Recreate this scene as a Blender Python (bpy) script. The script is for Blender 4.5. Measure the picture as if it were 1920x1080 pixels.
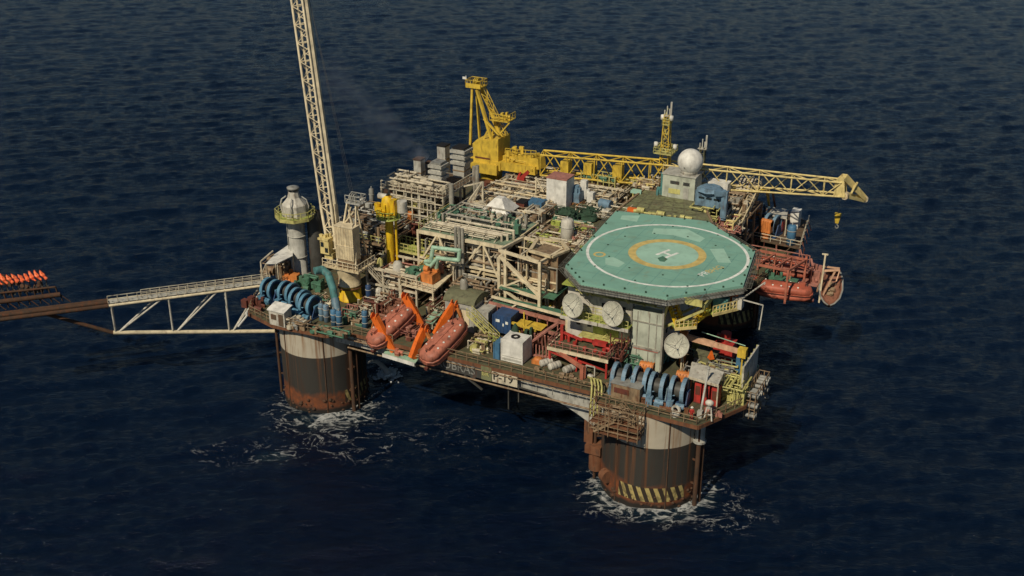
import bpy, math, random
import numpy as np
from mathutils import Vector, Matrix
R = math.radians
scn = bpy.context.scene
for o in list(bpy.data.objects): bpy.data.objects.remove(o)
# ---------------------------------------------------------------- camera
CAMH, PITCH, FPX = 86.0, R(24.5), 2150.0          # helicopter height, tilt, focal length in photo pixels
cam = bpy.data.cameras.new("camera"); cam.sensor_width = 36; cam.lens = 36*FPX/1920
cam.clip_start = 1; cam.clip_end = 9000
camo = bpy.data.objects.new("camera", cam); scn.collection.objects.link(camo)
camo.location = (0, 0, CAMH); camo.rotation_euler = (R(90)-PITCH, 0, 0); scn.camera = camo
# ---------------------------------------------------------------- light
SUN_EL, SUN_AZ = 44, 213        # azimuth the light comes from, degrees clockwise from +Y
w = bpy.data.worlds.new("World"); scn.world = w; w.use_nodes = True
nt = w.node_tree; nt.nodes.clear()
sky = nt.nodes.new('ShaderNodeTexSky'); sky.sky_type = 'NISHITA'; sky.sun_disc = False
sky.sun_elevation = R(SUN_EL); sky.sun_rotation = R(SUN_AZ); sky.ozone_density = 3.0; sky.dust_density = .3; sky.air_density = 1.0
hs = nt.nodes.new('ShaderNodeHueSaturation'); hs.inputs['Saturation'].default_value = 1.12
bg = nt.nodes.new('ShaderNodeBackground'); bg.inputs[1].default_value = 0.05
wo = nt.nodes.new('ShaderNodeOutputWorld')
nt.links.new(sky.outputs[0], hs.inputs['Color']); nt.links.new(hs.outputs[0], bg.inputs[0]); nt.links.new(bg.outputs[0], wo.inputs[0])
sl = bpy.data.lights.new("sun", 'SUN'); sl.energy = 4.9; sl.angle = R(.6); sl.color = (1, .89, .71)
so = bpy.data.objects.new("sun", sl); scn.collection.objects.link(so)
sd = Vector((math.sin(R(SUN_AZ))*math.cos(R(SUN_EL)), math.cos(R(SUN_AZ))*math.cos(R(SUN_EL)), math.sin(R(SUN_EL))))
so.rotation_euler = sd.to_track_quat('Z', 'Y').to_euler(); so.location = (-60, 40, 120)
scn.view_settings.view_transform = 'Standard'; scn.view_settings.look = 'None'
scn.view_settings.exposure = -0.5; scn.view_settings.gamma = 1; scn.view_settings.use_curve_mapping = False
scn.cycles.max_bounces = 6
# ---------------------------------------------------------------- platform frame: u along the front, v to the back
C1, C2 = (-27.9, 150.8), (18.25, 127.4)
LL = math.hypot(C2[0]-C1[0], C2[1]-C1[1]); UX, UY = (C2[0]-C1[0])/LL, (C2[1]-C1[1])/LL
PHI = math.atan2(UY, UX)
def W(u, v, z=0): return Vector((C1[0]+u*UX-v*UY, C1[1]+u*UY+v*UX, z))
def toL(x, y, z):
    x -= C1[0]; y -= C1[1]; return Vector((x*UX+y*UY, -x*UY+y*UX, z))
def at(px, py, z):
    "platform coordinates of the point of height z seen at a photo pixel"
    a = (px-960)/FPX; b = (540-py)/FPX
    dy = math.cos(PITCH)+b*math.sin(PITCH); dz = -math.sin(PITCH)+b*math.cos(PITCH); t = (z-CAMH)/dz
    return toL(a*t, dy*t, z)
def up(p, py):
    "height of the point above p that is seen in photo row py"
    y = W(p[0], p[1])[1]; b = (540-py)/FPX
    return CAMH + y/(math.cos(PITCH)+b*math.sin(PITCH))*(-math.sin(PITCH)+b*math.cos(PITCH))
# ---------------------------------------------------------------- mesh builder
class MB:
    def __init__(s): s.v = []; s.f = []; s.sm = []
    def add(s, vs, fs, sm=False):
        n = len(s.v); s.v += [tuple(x) for x in vs]; s.f += [tuple(i+n for i in f) for f in fs]
        s.sm += [sm]*len(fs) if not isinstance(sm, list) else sm; return s
    def box(s, x0, x1, y0, y1, z0, z1):
        return s.add([(x0,y0,z0),(x1,y0,z0),(x1,y1,z0),(x0,y1,z0),(x0,y0,z1),(x1,y0,z1),(x1,y1,z1),(x0,y1,z1)],
            [(0,3,2,1),(4,5,6,7),(0,1,5,4),(1,2,6,5),(2,3,7,6),(3,0,4,7)])
    def cbox(s, c, sx, sy, sz): return s.box(c[0]-sx/2, c[0]+sx/2, c[1]-sy/2, c[1]+sy/2, c[2], c[2]+sz)
    def beam(s, p, q, a=.2, b=None, n=None):
        p = Vector(p); q = Vector(q); d = q-p
        if d.length < 1e-5: return s
        d.normalize(); b = b or a
        ref = Vector(n) if n else (Vector((0,0,1)) if abs(d.z) < .95 else Vector((0,1,0)))
        x = d.cross(ref).normalized(); y = x.cross(d).normalized()
        vs = [e+x*i*a/2+y*j*b/2 for e in (p, q) for i, j in ((-1,-1),(1,-1),(1,1),(-1,1))]
        return s.add(vs, [(0,1,2,3),(7,6,5,4),(0,4,5,1),(1,5,6,2),(2,6,7,3),(3,7,4,0)])
    def cyl(s, p, q, r, r2=None, n=12, cap=True):
        p = Vector(p); q = Vector(q); d = (q-p)
        if d.length < 1e-5: return s
        d.normalize(); r2 = r if r2 is None else r2
        x = d.orthogonal().normalized(); y = d.cross(x)
        ring = [(math.cos(2*math.pi*k/n), math.sin(2*math.pi*k/n)) for k in range(n)]
        vs = [p+(x*c+y*t)*r for c, t in ring]+[q+(x*c+y*t)*r2 for c, t in ring]
        s.add(vs, [(k, (k+1) % n, n+(k+1) % n, n+k) for k in range(n)], True)
        if cap: s.add(vs, [tuple(range(n-1, -1, -1)), tuple(range(n, 2*n))])
        return s
    def tube(s, pts, r, n=8):
        for a, b in zip(pts, pts[1:]): s.cyl(a, b, r, n=n)
        for p in pts[1:-1]: s.sphere(p, r*1.05, n, 5)
        return s
    def sphere(s, c, r, nu=16, nv=9, sc=(1,1,1), z0=-1, z1=1):
        vs = []; fs = []
        for j in range(nv+1):
            t = -math.pi/2+math.pi*j/nv; z = max(z0, min(z1, math.sin(t))); rr = math.sqrt(max(0, 1-z*z)) if z0 < math.sin(t) < z1 else math.cos(t)
            for i in range(nu):
                a = 2*math.pi*i/nu; vs.append((c[0]+r*sc[0]*rr*math.cos(a), c[1]+r*sc[1]*rr*math.sin(a), c[2]+r*sc[2]*z))
        for j in range(nv):
            for i in range(nu): fs.append((j*nu+i, j*nu+(i+1) % nu, (j+1)*nu+(i+1) % nu, (j+1)*nu+i))
        return s.add(vs, fs, True)
    def lathe(s, c, prof, n=24, sm=True):
        vs = [(c[0]+r*math.cos(2*math.pi*i/n), c[1]+r*math.sin(2*math.pi*i/n), c[2]+z) for r, z in prof for i in range(n)]
        fs = [(j*n+i, j*n+(i+1) % n, (j+1)*n+(i+1) % n, (j+1)*n+i) for j in range(len(prof)-1) for i in range(n)]
        return s.add(vs, fs, sm)
    def prism(s, poly, z0, z1):
        n = len(poly); vs = [(p[0], p[1], z0) for p in poly]+[(p[0], p[1], z1) for p in poly]
        return s.add(vs, [tuple(range(n-1,-1,-1)), tuple(range(n, 2*n))]+[(k,(k+1) % n, n+(k+1) % n, n+k) for k in range(n)])
    def sheet(s, poly, z): return s.add([(p[0], p[1], z) for p in poly], [tuple(range(len(poly)))])
    def ring(s, c, r0, r1, z, n=72, a0=0, a1=360):
        vs = []
        for k in range(n+1):
            a = R(a0+(a1-a0)*k/n)
            vs += [(c[0]+r0*math.cos(a), c[1]+r0*math.sin(a), z), (c[0]+r1*math.cos(a), c[1]+r1*math.sin(a), z)]
        return s.add(vs, [(2*k, 2*k+1, 2*k+3, 2*k+2) for k in range(n)])
    def disc(s, c, axis, r, t, n=28, hole=0):
        "wheel or flange about an axis"
        a = Vector(axis).normalized(); c = Vector(c)
        if not hole: return s.cyl(c-a*t/2, c+a*t/2, r, n=n)
        x = a.orthogonal().normalized(); y = a.cross(x); vs = []; fs = []
        for k in range(n):
            d = x*math.cos(2*math.pi*k/n)+y*math.sin(2*math.pi*k/n)
            vs += [c+d*r-a*t/2, c+d*r+a*t/2, c+d*hole+a*t/2, c+d*hole-a*t/2]
        for k in range(n):
            j = (k+1) % n
            for m in range(4): fs.append((4*k+m, 4*j+m, 4*j+(m+1) % 4, 4*k+(m+1) % 4))
        return s.add(vs, fs)
    def rail(s, pts, h=1.1, step=1.7, r=.045, closed=False, mid=True):
        pts = [Vector(p) for p in pts]
        if closed: pts.append(pts[0])
        Z = Vector((0,0,h))
        for a, b in zip(pts, pts[1:]):
            n = max(1, round((b-a).length/step))
            for k in range(n+1):
                p = a.lerp(b, k/n); s.beam(p, p+Z, r*2)
            s.beam(a+Z, b+Z, r*2)
            if mid: s.beam(a+Z*.5, b+Z*.5, r*1.5)
        return s
    def stair(s, a, b, w=1.0, n=None, side=None):
        "flight with treads and two rails from a (low) to b (high)"
        a = Vector(a); b = Vector(b); d = b-a; h = Vector((d.x, d.y, 0)).normalized(); x = Vector((-h.y, h.x, 0))*w/2
        for t in (-1, 1):
            s.beam(a+x*t, b+x*t, .1, .25)
            for k in (.5, 1.0): s.beam(a+x*t+Vector((0,0,k)), b+x*t+Vector((0,0,k)), .07)
            for k in range(6):
                p = a.lerp(b, k/5)+x*t; s.beam(p, p+Vector((0,0,1)), .06)
        m = max(3, int(d.z/.35))
        for k in range(1, m):
            p = a.lerp(b, k/m); s.beam(p-x, p+x, .28, .05)
        return s
    def truss(s, A, B, wa, ha, wb, hb, bays, rc=.12, rb=.06, up=(0,0,1), tri=False, nb=6):
        "lattice girder between A and B, square or triangular in section"
        A = Vector(A); B = Vector(B); d = (B-A).normalized(); x = d.cross(Vector(up)).normalized(); y = x.cross(d).normalized()
        cor = ((-.5, .5), (.5, .5), (0, -.5)) if tri else ((-.5,-.5),(.5,-.5),(.5,.5),(-.5,.5)); nc = len(cor)
        def pt(k, i):
            t = k/bays; c = cor[i]; return A.lerp(B, t)+x*c[0]*(wa+(wb-wa)*t)+y*c[1]*(ha+(hb-ha)*t)
        for i in range(nc): s.cyl(pt(0, i), pt(bays, i), rc, n=nb+2)
        for k in range(bays):
            for i in range(nc):
                j = (i+1) % nc
                if (k+i) % 2: s.cyl(pt(k, i), pt(k+1, j), rb, n=nb)
                else: s.cyl(pt(k, j), pt(k+1, i), rb, n=nb)
                if k % 2 == 0: s.cyl(pt(k, i), pt(k, j), rb, n=nb)
        return s
    def pipes(s, x0, x1, y0, y1, z0, z1, n, rng, r=(.06,.18), seg=5):
        lo = (x0, y0, z0); hi = (x1, y1, z1)
        for _ in range(n):
            rr = rng.uniform(*r); p = [rng.uniform(lo[i], hi[i]) for i in range(3)]; pts = [tuple(p)]; last = -1
            for k in range(rng.randint(2, seg)):
                ax = rng.choice([i for i in (0, 1, 2, 0, 1) if i != last]); last = ax
                p[ax] = rng.uniform(lo[ax], hi[ax]); pts.append(tuple(p))
            for a, b in zip(pts, pts[1:]): s.cyl(a, b, rr, n=7)
            for q in pts[1:-1]: s.sphere(q, rr, 7, 4)
        return s
    def clutter(s, x0, x1, y0, y1, z, n, rng, smin=.2, smax=.8, h=(.3,1.3)):
        for _ in range(n):
            a = rng.uniform(smin, smax); b = rng.uniform(smin, smax); c = rng.uniform(*h)
            x = rng.uniform(x0, x1-a); y = rng.uniform(y0, y1-b); k = rng.random()
            if k < .5: s.box(x, x+a, y, y+b, z, z+c)
            elif k < .8: s.cyl((x, y, z), (x, y, z+c), a/2, n=10)
            else: s.cyl((x, y, z+a/2+.15), (x+b*1.5, y, z+a/2+.15), a/2, n=10); s.box(x, x+b*1.5, y-a*.3, y+a*.3, z, z+.2)
        return s
    def frame(s, x0, x1, y0, y1, zs, nx, ny, a=.28, sides=True):
        xs = [x0+(x1-x0)*i/nx for i in range(nx+1)]; ys = [y0+(y1-y0)*i/ny for i in range(ny+1)]
        for i, x in enumerate(xs):
            for j, y in enumerate(ys):
                if 0 < i < nx and 0 < j < ny: continue
                s.box(x-a/2, x+a/2, y-a/2, y+a/2, zs[0], zs[-1])
        for z in zs[1:]:
            for x in (x0, x1): s.box(x-a*.4, x+a*.4, y0+a/2, y1-a/2, z-a, z-.01)
            for y in (y0, y1): s.box(x0+a/2, x1-a/2, y-a*.4, y+a*.4, z-a, z-.01)
        return s
    def mesh(s, name, off=(0,0,0)):
        me = bpy.data.meshes.new(name); o = Vector(off)
        me.from_pydata([(v[0]-o.x, v[1]-o.y, v[2]-o.z) for v in s.v], [], s.f)
        me.polygons.foreach_set('use_smooth', s.sm); me.update(); return me
col = scn.collection
SPLIT = {'leg','fairlead','post','rope_guide_box','riser_pipe','door','riser','support','fender_rail','bracket','locker','fan','hanging_pipe','window','louvre','balcony_edge','landing','flight','strut','stair_flight','fall','control_knob'}
def pieces(mb):
    "the connected pieces of a mesh builder, each as a builder"
    par = list(range(len(mb.v)))
    def fd(i):
        while par[i] != i: par[i] = par[par[i]]; i = par[i]
        return i
    seen = {}
    for i, v in enumerate(mb.v):
        k = (round(v[0], 3), round(v[1], 3), round(v[2], 3))
        if k in seen: par[fd(i)] = fd(seen[k])
        else: seen[k] = i
    for f in mb.f:
        for i in f[1:]: par[fd(i)] = fd(f[0])
    out = {}
    for f, g in zip(mb.f, mb.sm):
        r = fd(f[0])
        if r not in out: out[r] = (MB(), {})
        m, mp = out[r]
        for i in f:
            if i not in mp: mp[i] = len(m.v); m.v.append(mb.v[i])
        m.f.append(tuple(mp[i] for i in f)); m.sm.append(g)
    return [m for m, _ in out.values()]
def tag(o, label=None, cat=None, group=None, kind=None):
    for k, x in (('label', label), ('category', cat), ('group', group), ('kind', kind)):
        if x: o[k] = x
    return o
class Thing:
    "an Empty at base b in platform coordinates; parts are authored in platform coordinates too (or round the origin when b is None)"
    def __init__(s, name, label, cat, b, group=None, rot=0, at_=None):
        s.b = Vector(b if b is not None else (0,0,0)); s.e = bpy.data.objects.new(name, None); col.objects.link(s.e)
        s.e.empty_display_size = .5; tag(s.e, label, cat, group); s.place(at_ or s.b, rot)
    def place(s, p, rot=0):
        s.e.location = W(p[0], p[1], p[2]); s.e.rotation_euler = (0, 0, PHI+rot)
    def part(s, name, mb, mat, parent=None, label=None, kind=None):
        if name in SPLIT:
            ps = pieces(mb)
            if 1 < len(ps) <= 40: return [s.part1(name, p, mat, parent, label, kind) for p in ps][0]
        return s.part1(name, mb, mat, parent, label, kind)
    def part1(s, name, mb, mat, parent, label, kind):
        o = bpy.data.objects.new(name, mb.mesh(name, s.b)); col.objects.link(o); o.data.materials.append(mat)
        o.parent = parent or s.e; tag(o, label, None, None, kind); return o
    def copy(s, p, rot=0, label=None, mats=None):
        def rec(o, par):
            c = o.copy(); col.objects.link(c); c.parent = par
            for ch in [x for x in o.children if x not in done]: rec(ch, c)
            return c
        done = set(); t = object.__new__(Thing); t.b = s.b; t.e = rec(s.e, None); t.place(p, rot)
        if label: t.e['label'] = label
        return t
def solo(name, mb, mat, label, cat, b, group=None, rot=0, local=False):
    "a thing that is one mesh"
    b = Vector(b); o = bpy.data.objects.new(name, mb.mesh(name, (0,0,0) if local else b)); col.objects.link(o)
    o.data.materials.append(mat); o.location = W(*b); o.rotation_euler = (0, 0, PHI+rot); return tag(o, label, cat, group)
def text_mb(txt, size, ext=.02):
    cu = bpy.data.curves.new('t', 'FONT'); cu.body = txt; cu.size = size; cu.extrude = ext; cu.resolution_u = 3
    o = bpy.data.objects.new('t', cu); col.objects.link(o); bpy.context.view_layer.update()
    me = bpy.data.meshes.new_from_object(o.evaluated_get(bpy.context.evaluated_depsgraph_get()))
    m = MB(); m.add([v.co[:] for v in me.vertices], [tuple(p.vertices) for p in me.polygons])
    bpy.data.objects.remove(o); bpy.data.meshes.remove(me); return m
def xform(mb, M):
    mb.v = [tuple(M @ Vector(v)) for v in mb.v]; return mb
# ---------------------------------------------------------------- materials
def paint(name, c, rough=.55, metal=0, grime=.45, rust=.3, rustc=(.13,.045,.018), grimec=(.035,.03,.024), sc=1.0, spec=.4, var=.3):
    m = bpy.data.materials.new(name); m.use_nodes = True; N = m.node_tree.nodes; Lk = m.node_tree.links
    b = N['Principled BSDF']; geo = N.new('ShaderNodeNewGeometry')
    def noise(scale, det=4, st=(1,1,1)):
        mp = N.new('ShaderNodeMapping'); mp.inputs['Scale'].default_value = st; Lk.new(geo.outputs['Position'], mp.inputs[0])
        n = N.new('ShaderNodeTexNoise'); n.inputs['Scale'].default_value = scale; n.inputs['Detail'].default_value = det
        Lk.new(mp.outputs[0], n.inputs[0]); return n.outputs[0]
    def ramp(f, a, z):
        r = N.new('ShaderNodeMapRange'); r.inputs[1].default_value = a; r.inputs[2].default_value = z; Lk.new(f, r.inputs[0]); return r.outputs[0]
    def mix(f, a, bb, k=1):
        x = N.new('ShaderNodeMix'); x.data_type = 'RGBA'
        mu = N.new('ShaderNodeMath'); mu.operation = 'MULTIPLY'; mu.inputs[1].default_value = k; Lk.new(f, mu.inputs[0]); Lk.new(mu.outputs[0], x.inputs[0])
        for i, q in ((6, a), (7, bb)):
            if isinstance(q, tuple): x.inputs[i].default_value = (*q, 1)
            else: Lk.new(q, x.inputs[i])
        return x.outputs[2]
    o = mix(ramp(noise(.9*sc, 3), .35, .7), tuple(c), tuple(min(1, x*(1-var)) for x in c))
    if grime: o = mix(ramp(noise(1.7*sc, 6, (1,1,.45)), .5, .68), o, grimec, grime)
    if rust: o = mix(ramp(noise(2.4*sc, 5, (1,1,.2)), .6 if rust < .5 else .52, .7), o, rustc, min(1, rust*1.6))
    Lk.new(o, b.inputs['Base Color']); b.inputs['Roughness'].default_value = rough; b.inputs['Metallic'].default_value = metal
    b.inputs['Specular IOR Level'].default_value = spec
    bp = N.new('ShaderNodeBump'); bp.inputs['Strength'].default_value = .25; bp.inputs['Distance'].default_value = .05
    Lk.new(noise(5*sc, 3), bp.inputs['Height']); Lk.new(bp.outputs[0], b.inputs['Normal'])
    return m
M = dict(
 cream=paint('cream_paint', (.70,.58,.36), rust=.25, grime=.35), creamp=paint('pale_cream_paint', (.78,.67,.45), rust=.2, grime=.2),
 yellow=paint('yellow_paint', (.72,.50,.06), rust=.3, grime=.3), yellowb=paint('bright_yellow_paint', (.85,.55,.02), rust=.5, rustc=(.3,.07,.01), grime=.2),
 ylw2=paint('warm_yellow_paint', (.78,.63,.26), grime=.3, rust=.3), ylw=paint('pale_yellow_paint', (.58,.54,.19), rust=.3, grime=.4), ygreen=paint('yellow_green_paint', (.42,.48,.10), grime=.45, rust=.3),
 orange=paint('orange_paint', (.85,.17,.02), rust=.15, grime=.15), orangeb=paint('worn_orange_paint', (.70,.24,.06), rust=.35, grime=.3),
 boat=paint('faded_salmon_paint', (.50,.17,.105), grime=.5, rust=.35), boatr=paint('red_orange_paint', (.50,.13,.075), grime=.4, rust=.15), boatin=paint('boat_inside', (.30,.13,.08), grime=.7),
 teal=paint('teal_helideck_paint', (.215,.42,.325), rough=.8, grime=.35, rust=.25, rustc=(.22,.27,.18), grimec=(.15,.25,.19), sc=.3, var=.12),
 tealp=paint('pale_teal_paint', (.36,.58,.45), rough=.8, grime=.15, rust=0, sc=.5, var=.12),
 mint=paint('mint_pipe_paint', (.36,.56,.40), grime=.3, rust=.2), green=paint('green_paint', (.09,.22,.14), grime=.4, rust=.3),
 dgreen=paint('dark_green', (.03,.07,.04), rough=.85, grime=.3, rust=0, sc=2), olive=paint('olive_grating', (.20,.21,.105), rough=.85, grime=.5, rust=.4), sage=paint('sage_deck', (.22,.30,.20), rough=.8, grime=.5, rust=.35), decks=paint('worn_green_deck', (.10,.10,.052), rough=.85, grime=.6, rust=.55, rustc=(.14,.08,.035), sc=.8),
 brown=paint('brown_deck', (.13,.09,.055), rough=.85, grime=.55, rust=.5), grating=paint('grating_deck', (.17,.17,.095), rough=.85, grime=.5, rust=.3),
 blue=paint('blue_paint', (.07,.19,.32), grime=.45, rust=.3), blued=paint('dark_blue_paint', (.03,.075,.18), grime=.3, rust=.1), bluel=paint('pale_blue_paint', (.17,.28,.37), grime=.55, rust=.35),
 bluel2=paint('clear_blue_paint', (.11,.27,.39), grime=.45, rust=.3), blueg=paint('grey_blue_paint', (.13,.22,.27), grime=.45, rust=.2), tealm=paint('teal_machine_paint', (.10,.28,.27), grime=.4, rust=.25),
 red=paint('red_paint', (.50,.045,.035), grime=.35, rust=.2), pink=paint('faded_red_steel', (.46,.20,.15), grime=.4, rust=.4), maroon=paint('maroon_steel', (.16,.05,.035), grime=.5, rust=.5),
 peach=paint('peach_paint', (.75,.45,.28), grime=.3, rust=.3), white=paint('white_paint', (.80,.78,.70), grime=.18, rust=.15), dwhite=paint('dirty_white_paint', (.60,.57,.48), grime=.45, rust=.3),
 wall=paint('house_wall_paint', (.66,.62,.53), grime=.35, rust=.2, sc=.6), pgreen=paint('pale_green_wall', (.52,.55,.44), grime=.35, rust=.25, sc=.6),
 grey=paint('grey_paint', (.30,.30,.27), grime=.45, rust=.3), lgrey=paint('light_grey_paint', (.48,.47,.41), grime=.35, rust=.25), dgrey=paint('dark_grey_steel', (.07,.068,.06), grime=.5, rust=.3),
 black=paint('black_rubber', (.012,.012,.012), rough=.7, grime=0, rust=.1), rusty=paint('rusty_steel', (.20,.085,.04), rough=.85, grime=.6, rust=.6), soot=paint('sooty_rust', (.085,.045,.025), rough=.9, grime=.6, rust=.5),
 pipe=paint('pale_pipe_paint', (.64,.57,.42), grime=.45, rust=.45), pipeg=paint('grey_pipe_paint', (.36,.34,.28), grime=.45, rust=.4), stain=paint('brown_pipe_paint', (.31,.22,.13), grime=.5, rust=.5),
 navy=paint('window_glass', (.02,.03,.035), rough=.15, grime=.1, rust=0), net=paint('safety_net', (.15,.145,.115), grime=.3, rust=0),
 lyel=paint('marking_yellow', (.66,.50,.17), rough=.8, grime=.2, rust=.12, rustc=(.3,.4,.25), grimec=(.5,.42,.2), sc=1.4), lwhite=paint('marking_white', (.88,.90,.82), rough=.8, grime=.15, rust=.1, rustc=(.2,.36,.26), sc=1.4),
 skin=paint('skin', (.42,.24,.16), grime=0, rust=0),
)
# ---------------------------------------------------------------- sea
COLS = [(0, 0), (LL, 0), (44.6, 52.8), (3, 52)]; CR = 6.15
def make_sea():
    rng = np.random.default_rng(4)
    th = np.concatenate([np.linspace(-180, -34, 40)[:-1], np.linspace(-34, 34, 820), np.linspace(34, 180, 40)[1:]])
    rr = np.concatenate([np.geomspace(20, 74, 14)[:-1], np.geomspace(74, 620, 760)[:-1], np.geomspace(620, 7000, 40)])
    T, Rr = np.meshgrid(np.radians(th), rr); X = Rr*np.sin(T); Y = Rr*np.cos(T); Z = np.zeros_like(X)
    n = 110; wl = np.exp(rng.uniform(np.log(1.3), np.log(13), n)); k = 2*np.pi/wl
    dr = np.radians(rng.normal(-78, 27, n)); amp = .0064*wl**.5*rng.uniform(.5, 1.3, n); ph = rng.uniform(0, 6.28, n)
    for i in range(n):
        fade = np.clip((wl[i]/(Rr*.0026+.25)-1)/2, 0, 1) if wl[i] < 12 else 1
        p = (X*np.cos(dr[i])+Y*np.sin(dr[i]))*k[i]+ph[i]; Z += amp[i]*fade*(np.exp(np.sin(p)*.8)-1.15)
    Z *= 1/(1+(Rr/900)**2)
    Z -= .1
    me = bpy.data.meshes.new('sea'); nr, nc = X.shape
    co = np.stack([X, Y, Z], -1).reshape(-1, 3); me.vertices.add(len(co)); me.vertices.foreach_set('co', co.ravel())
    a = (np.arange(nr-1)[:, None]*nc+np.arange(nc-1)[None]).ravel(); q = np.stack([a, a+nc, a+nc+1, a+1], 1)[:, ::-1]
    me.loops.add(q.size); me.loops.foreach_set('vertex_index', q.ravel().astype(np.int32)); me.polygons.add(len(q))
    me.polygons.foreach_set('loop_start', np.arange(0, q.size, 4, dtype=np.int32)); me.polygons.foreach_set('use_smooth', np.ones(len(q), bool)); me.update(calc_edges=True)
    # the centre, below the camera
    o = bpy.data.objects.new('sea', me); col.objects.link(o); o['kind'] = 'structure'
    if me.polygons[0].normal.z < 0: me.flip_normals()
    m = bpy.data.materials.new('sea_water'); m.use_nodes = True; N = m.node_tree.nodes; K = m.node_tree.links; b = N['Principled BSDF']
    geo = N.new('ShaderNodeNewGeometry')
    def noise(scale, st=(1,1,1), det=3, rough=.55, dist=0, rot=0):
        mp = N.new('ShaderNodeMapping'); mp.inputs['Scale'].default_value = st; mp.inputs['Rotation'].default_value = (0,0,rot); K.new(geo.outputs['Position'], mp.inputs[0])
        q = N.new('ShaderNodeTexNoise'); q.inputs['Scale'].default_value = scale; q.inputs['Detail'].default_value = det
        q.inputs['Roughness'].default_value = rough; q.inputs['Distortion'].default_value = dist; K.new(mp.outputs[0], q.inputs[0]); return q.outputs[0]
    def math_(op, a, c=None, cl=False):
        x = N.new('ShaderNodeMath'); x.operation = op; x.use_clamp = cl
        for i, s in ((0, a), (1, c)):
            if s is None: continue
            if isinstance(s, (int, float)): x.inputs[i].default_value = s
            else: K.new(s, x.inputs[i])
        return x.outputs[0]
    def mr(f, a, z, c=0, d=1):
        r = N.new('ShaderNodeMapRange'); r.inputs[1].default_value = a; r.inputs[2].default_value = z; r.inputs[3].default_value = c; r.inputs[4].default_value = d; K.new(f, r.inputs[0]); return r.outputs[0]
    bp = N.new('ShaderNodeBump'); bp.inputs['Strength'].default_value = 1.0; bp.inputs['Distance'].default_value = .42
    h = math_('ADD', noise(.5, (.5, 1.5, 1), 9, .66, .4, R(-8)), math_('MULTIPLY', noise(2.0, (.5, 1.6, 1), 5, .65, .3, R(7)), .42))
    K.new(h, bp.inputs['Height'])
    # broad darker and lighter lanes of wind on the water
    lane = noise(.012, (1, 2.2, 1), 3)
    foams = []
    def foam(cx, cy, rx, ry, amt, ang=0):
        tc = N.new('ShaderNodeMapping'); tc.vector_type = 'TEXTURE'; tc.inputs['Location'].default_value = (cx, cy, 0); tc.inputs['Rotation'].default_value = (0,0,ang)
        tc.inputs['Scale'].default_value = (rx, ry, 1e3); K.new(geo.outputs['Position'], tc.inputs[0])
        ln = N.new('ShaderNodeVectorMath'); ln.operation = 'LENGTH'; K.new(tc.outputs[0], ln.inputs[0]); foams.append(mr(ln.outputs['Value'], 1, .35, 0, amt))
    def fw(px, py, rx, ry, amt, ang=0):
        p = at(px, py, 0); q = W(p.x, p.y); foam(q.x, q.y, rx, ry, amt, ang)
    c = W(LL, 0); foam(c.x, c.y-2.5, 12.5, 9.5, .62); fw(1150, 945, 6, 4, .35); fw(1265, 950, 6, 3.5, .35)
    c = W(0, 0); foam(c.x+1, c.y-5, 12, 12, .42); fw(600, 800, 6, 8, .28); fw(510, 855, 5, 3, .38); fw(650, 830, 20, 9, .2); fw(420, 850, 12, 8, .14)
    c = W(44.6, 52.8); foam(c.x, c.y, 11, 10, .36); fw(1480, 665, 6, 3.5, .26, .5); fw(1560, 650, 9, 3, .1)
    fw(726, 703, 2.8, 2.3, .95); fw(1360, 960, 9, 9, .2); fw(880, 820, 18, 12, .12)
    mask = foams[0]
    for f in foams[1:]: mask = math_('MAXIMUM', mask, f)
    tex = noise(.5, (.8, 1.2, 1), 7, .62, 1.6); thin = math_('ABSOLUTE', math_('SUBTRACT', noise(.34, (.7, 1.2, 1), 5, .6, .9), .5))
    web = mr(thin, .05, .0, 0, .34)
    f = math_('ADD', math_('ADD', tex, web), mask); fo = mr(f, .93, 1.36); fo = math_('MULTIPLY', fo, mr(mask, 0.02, .2))
    cap = mr(noise(.22, (.6, 2.6, 1), 9, .7, .4, R(-10)), .80, .86, 0, .3)
    fo = math_('MAXIMUM', fo, cap)
    mx = N.new('ShaderNodeMix'); mx.data_type = 'RGBA'; K.new(lane, mx.inputs[0]); mx.inputs[6].default_value = (.0008,.0042,.015,1); mx.inputs[7].default_value = (.0012,.0066,.020,1)
    mw = N.new('ShaderNodeMix'); mw.data_type = 'RGBA'; K.new(math_('MULTIPLY', mr(mask, .25, .62), mr(tex, .3, .7)), mw.inputs[0]); K.new(mx.outputs[2], mw.inputs[6]); mw.inputs[7].default_value = (.022,.055,.06,1)
    mx2 = N.new('ShaderNodeMix'); mx2.data_type = 'RGBA'; K.new(fo, mx2.inputs[0]); K.new(mw.outputs[2], mx2.inputs[6]); mx2.inputs[7].default_value = (.5,.51,.49,1)
    K.new(mx2.outputs[2], b.inputs['Base Color']); b.inputs['IOR'].default_value = 1.33
    K.new(mr(fo, 0, 1, .1, .8), b.inputs['Roughness']); b.inputs['Specular IOR Level'].default_value = .4; K.new(bp.outputs[0], b.inputs['Normal'])
    me.materials.append(m)
make_sea()
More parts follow.
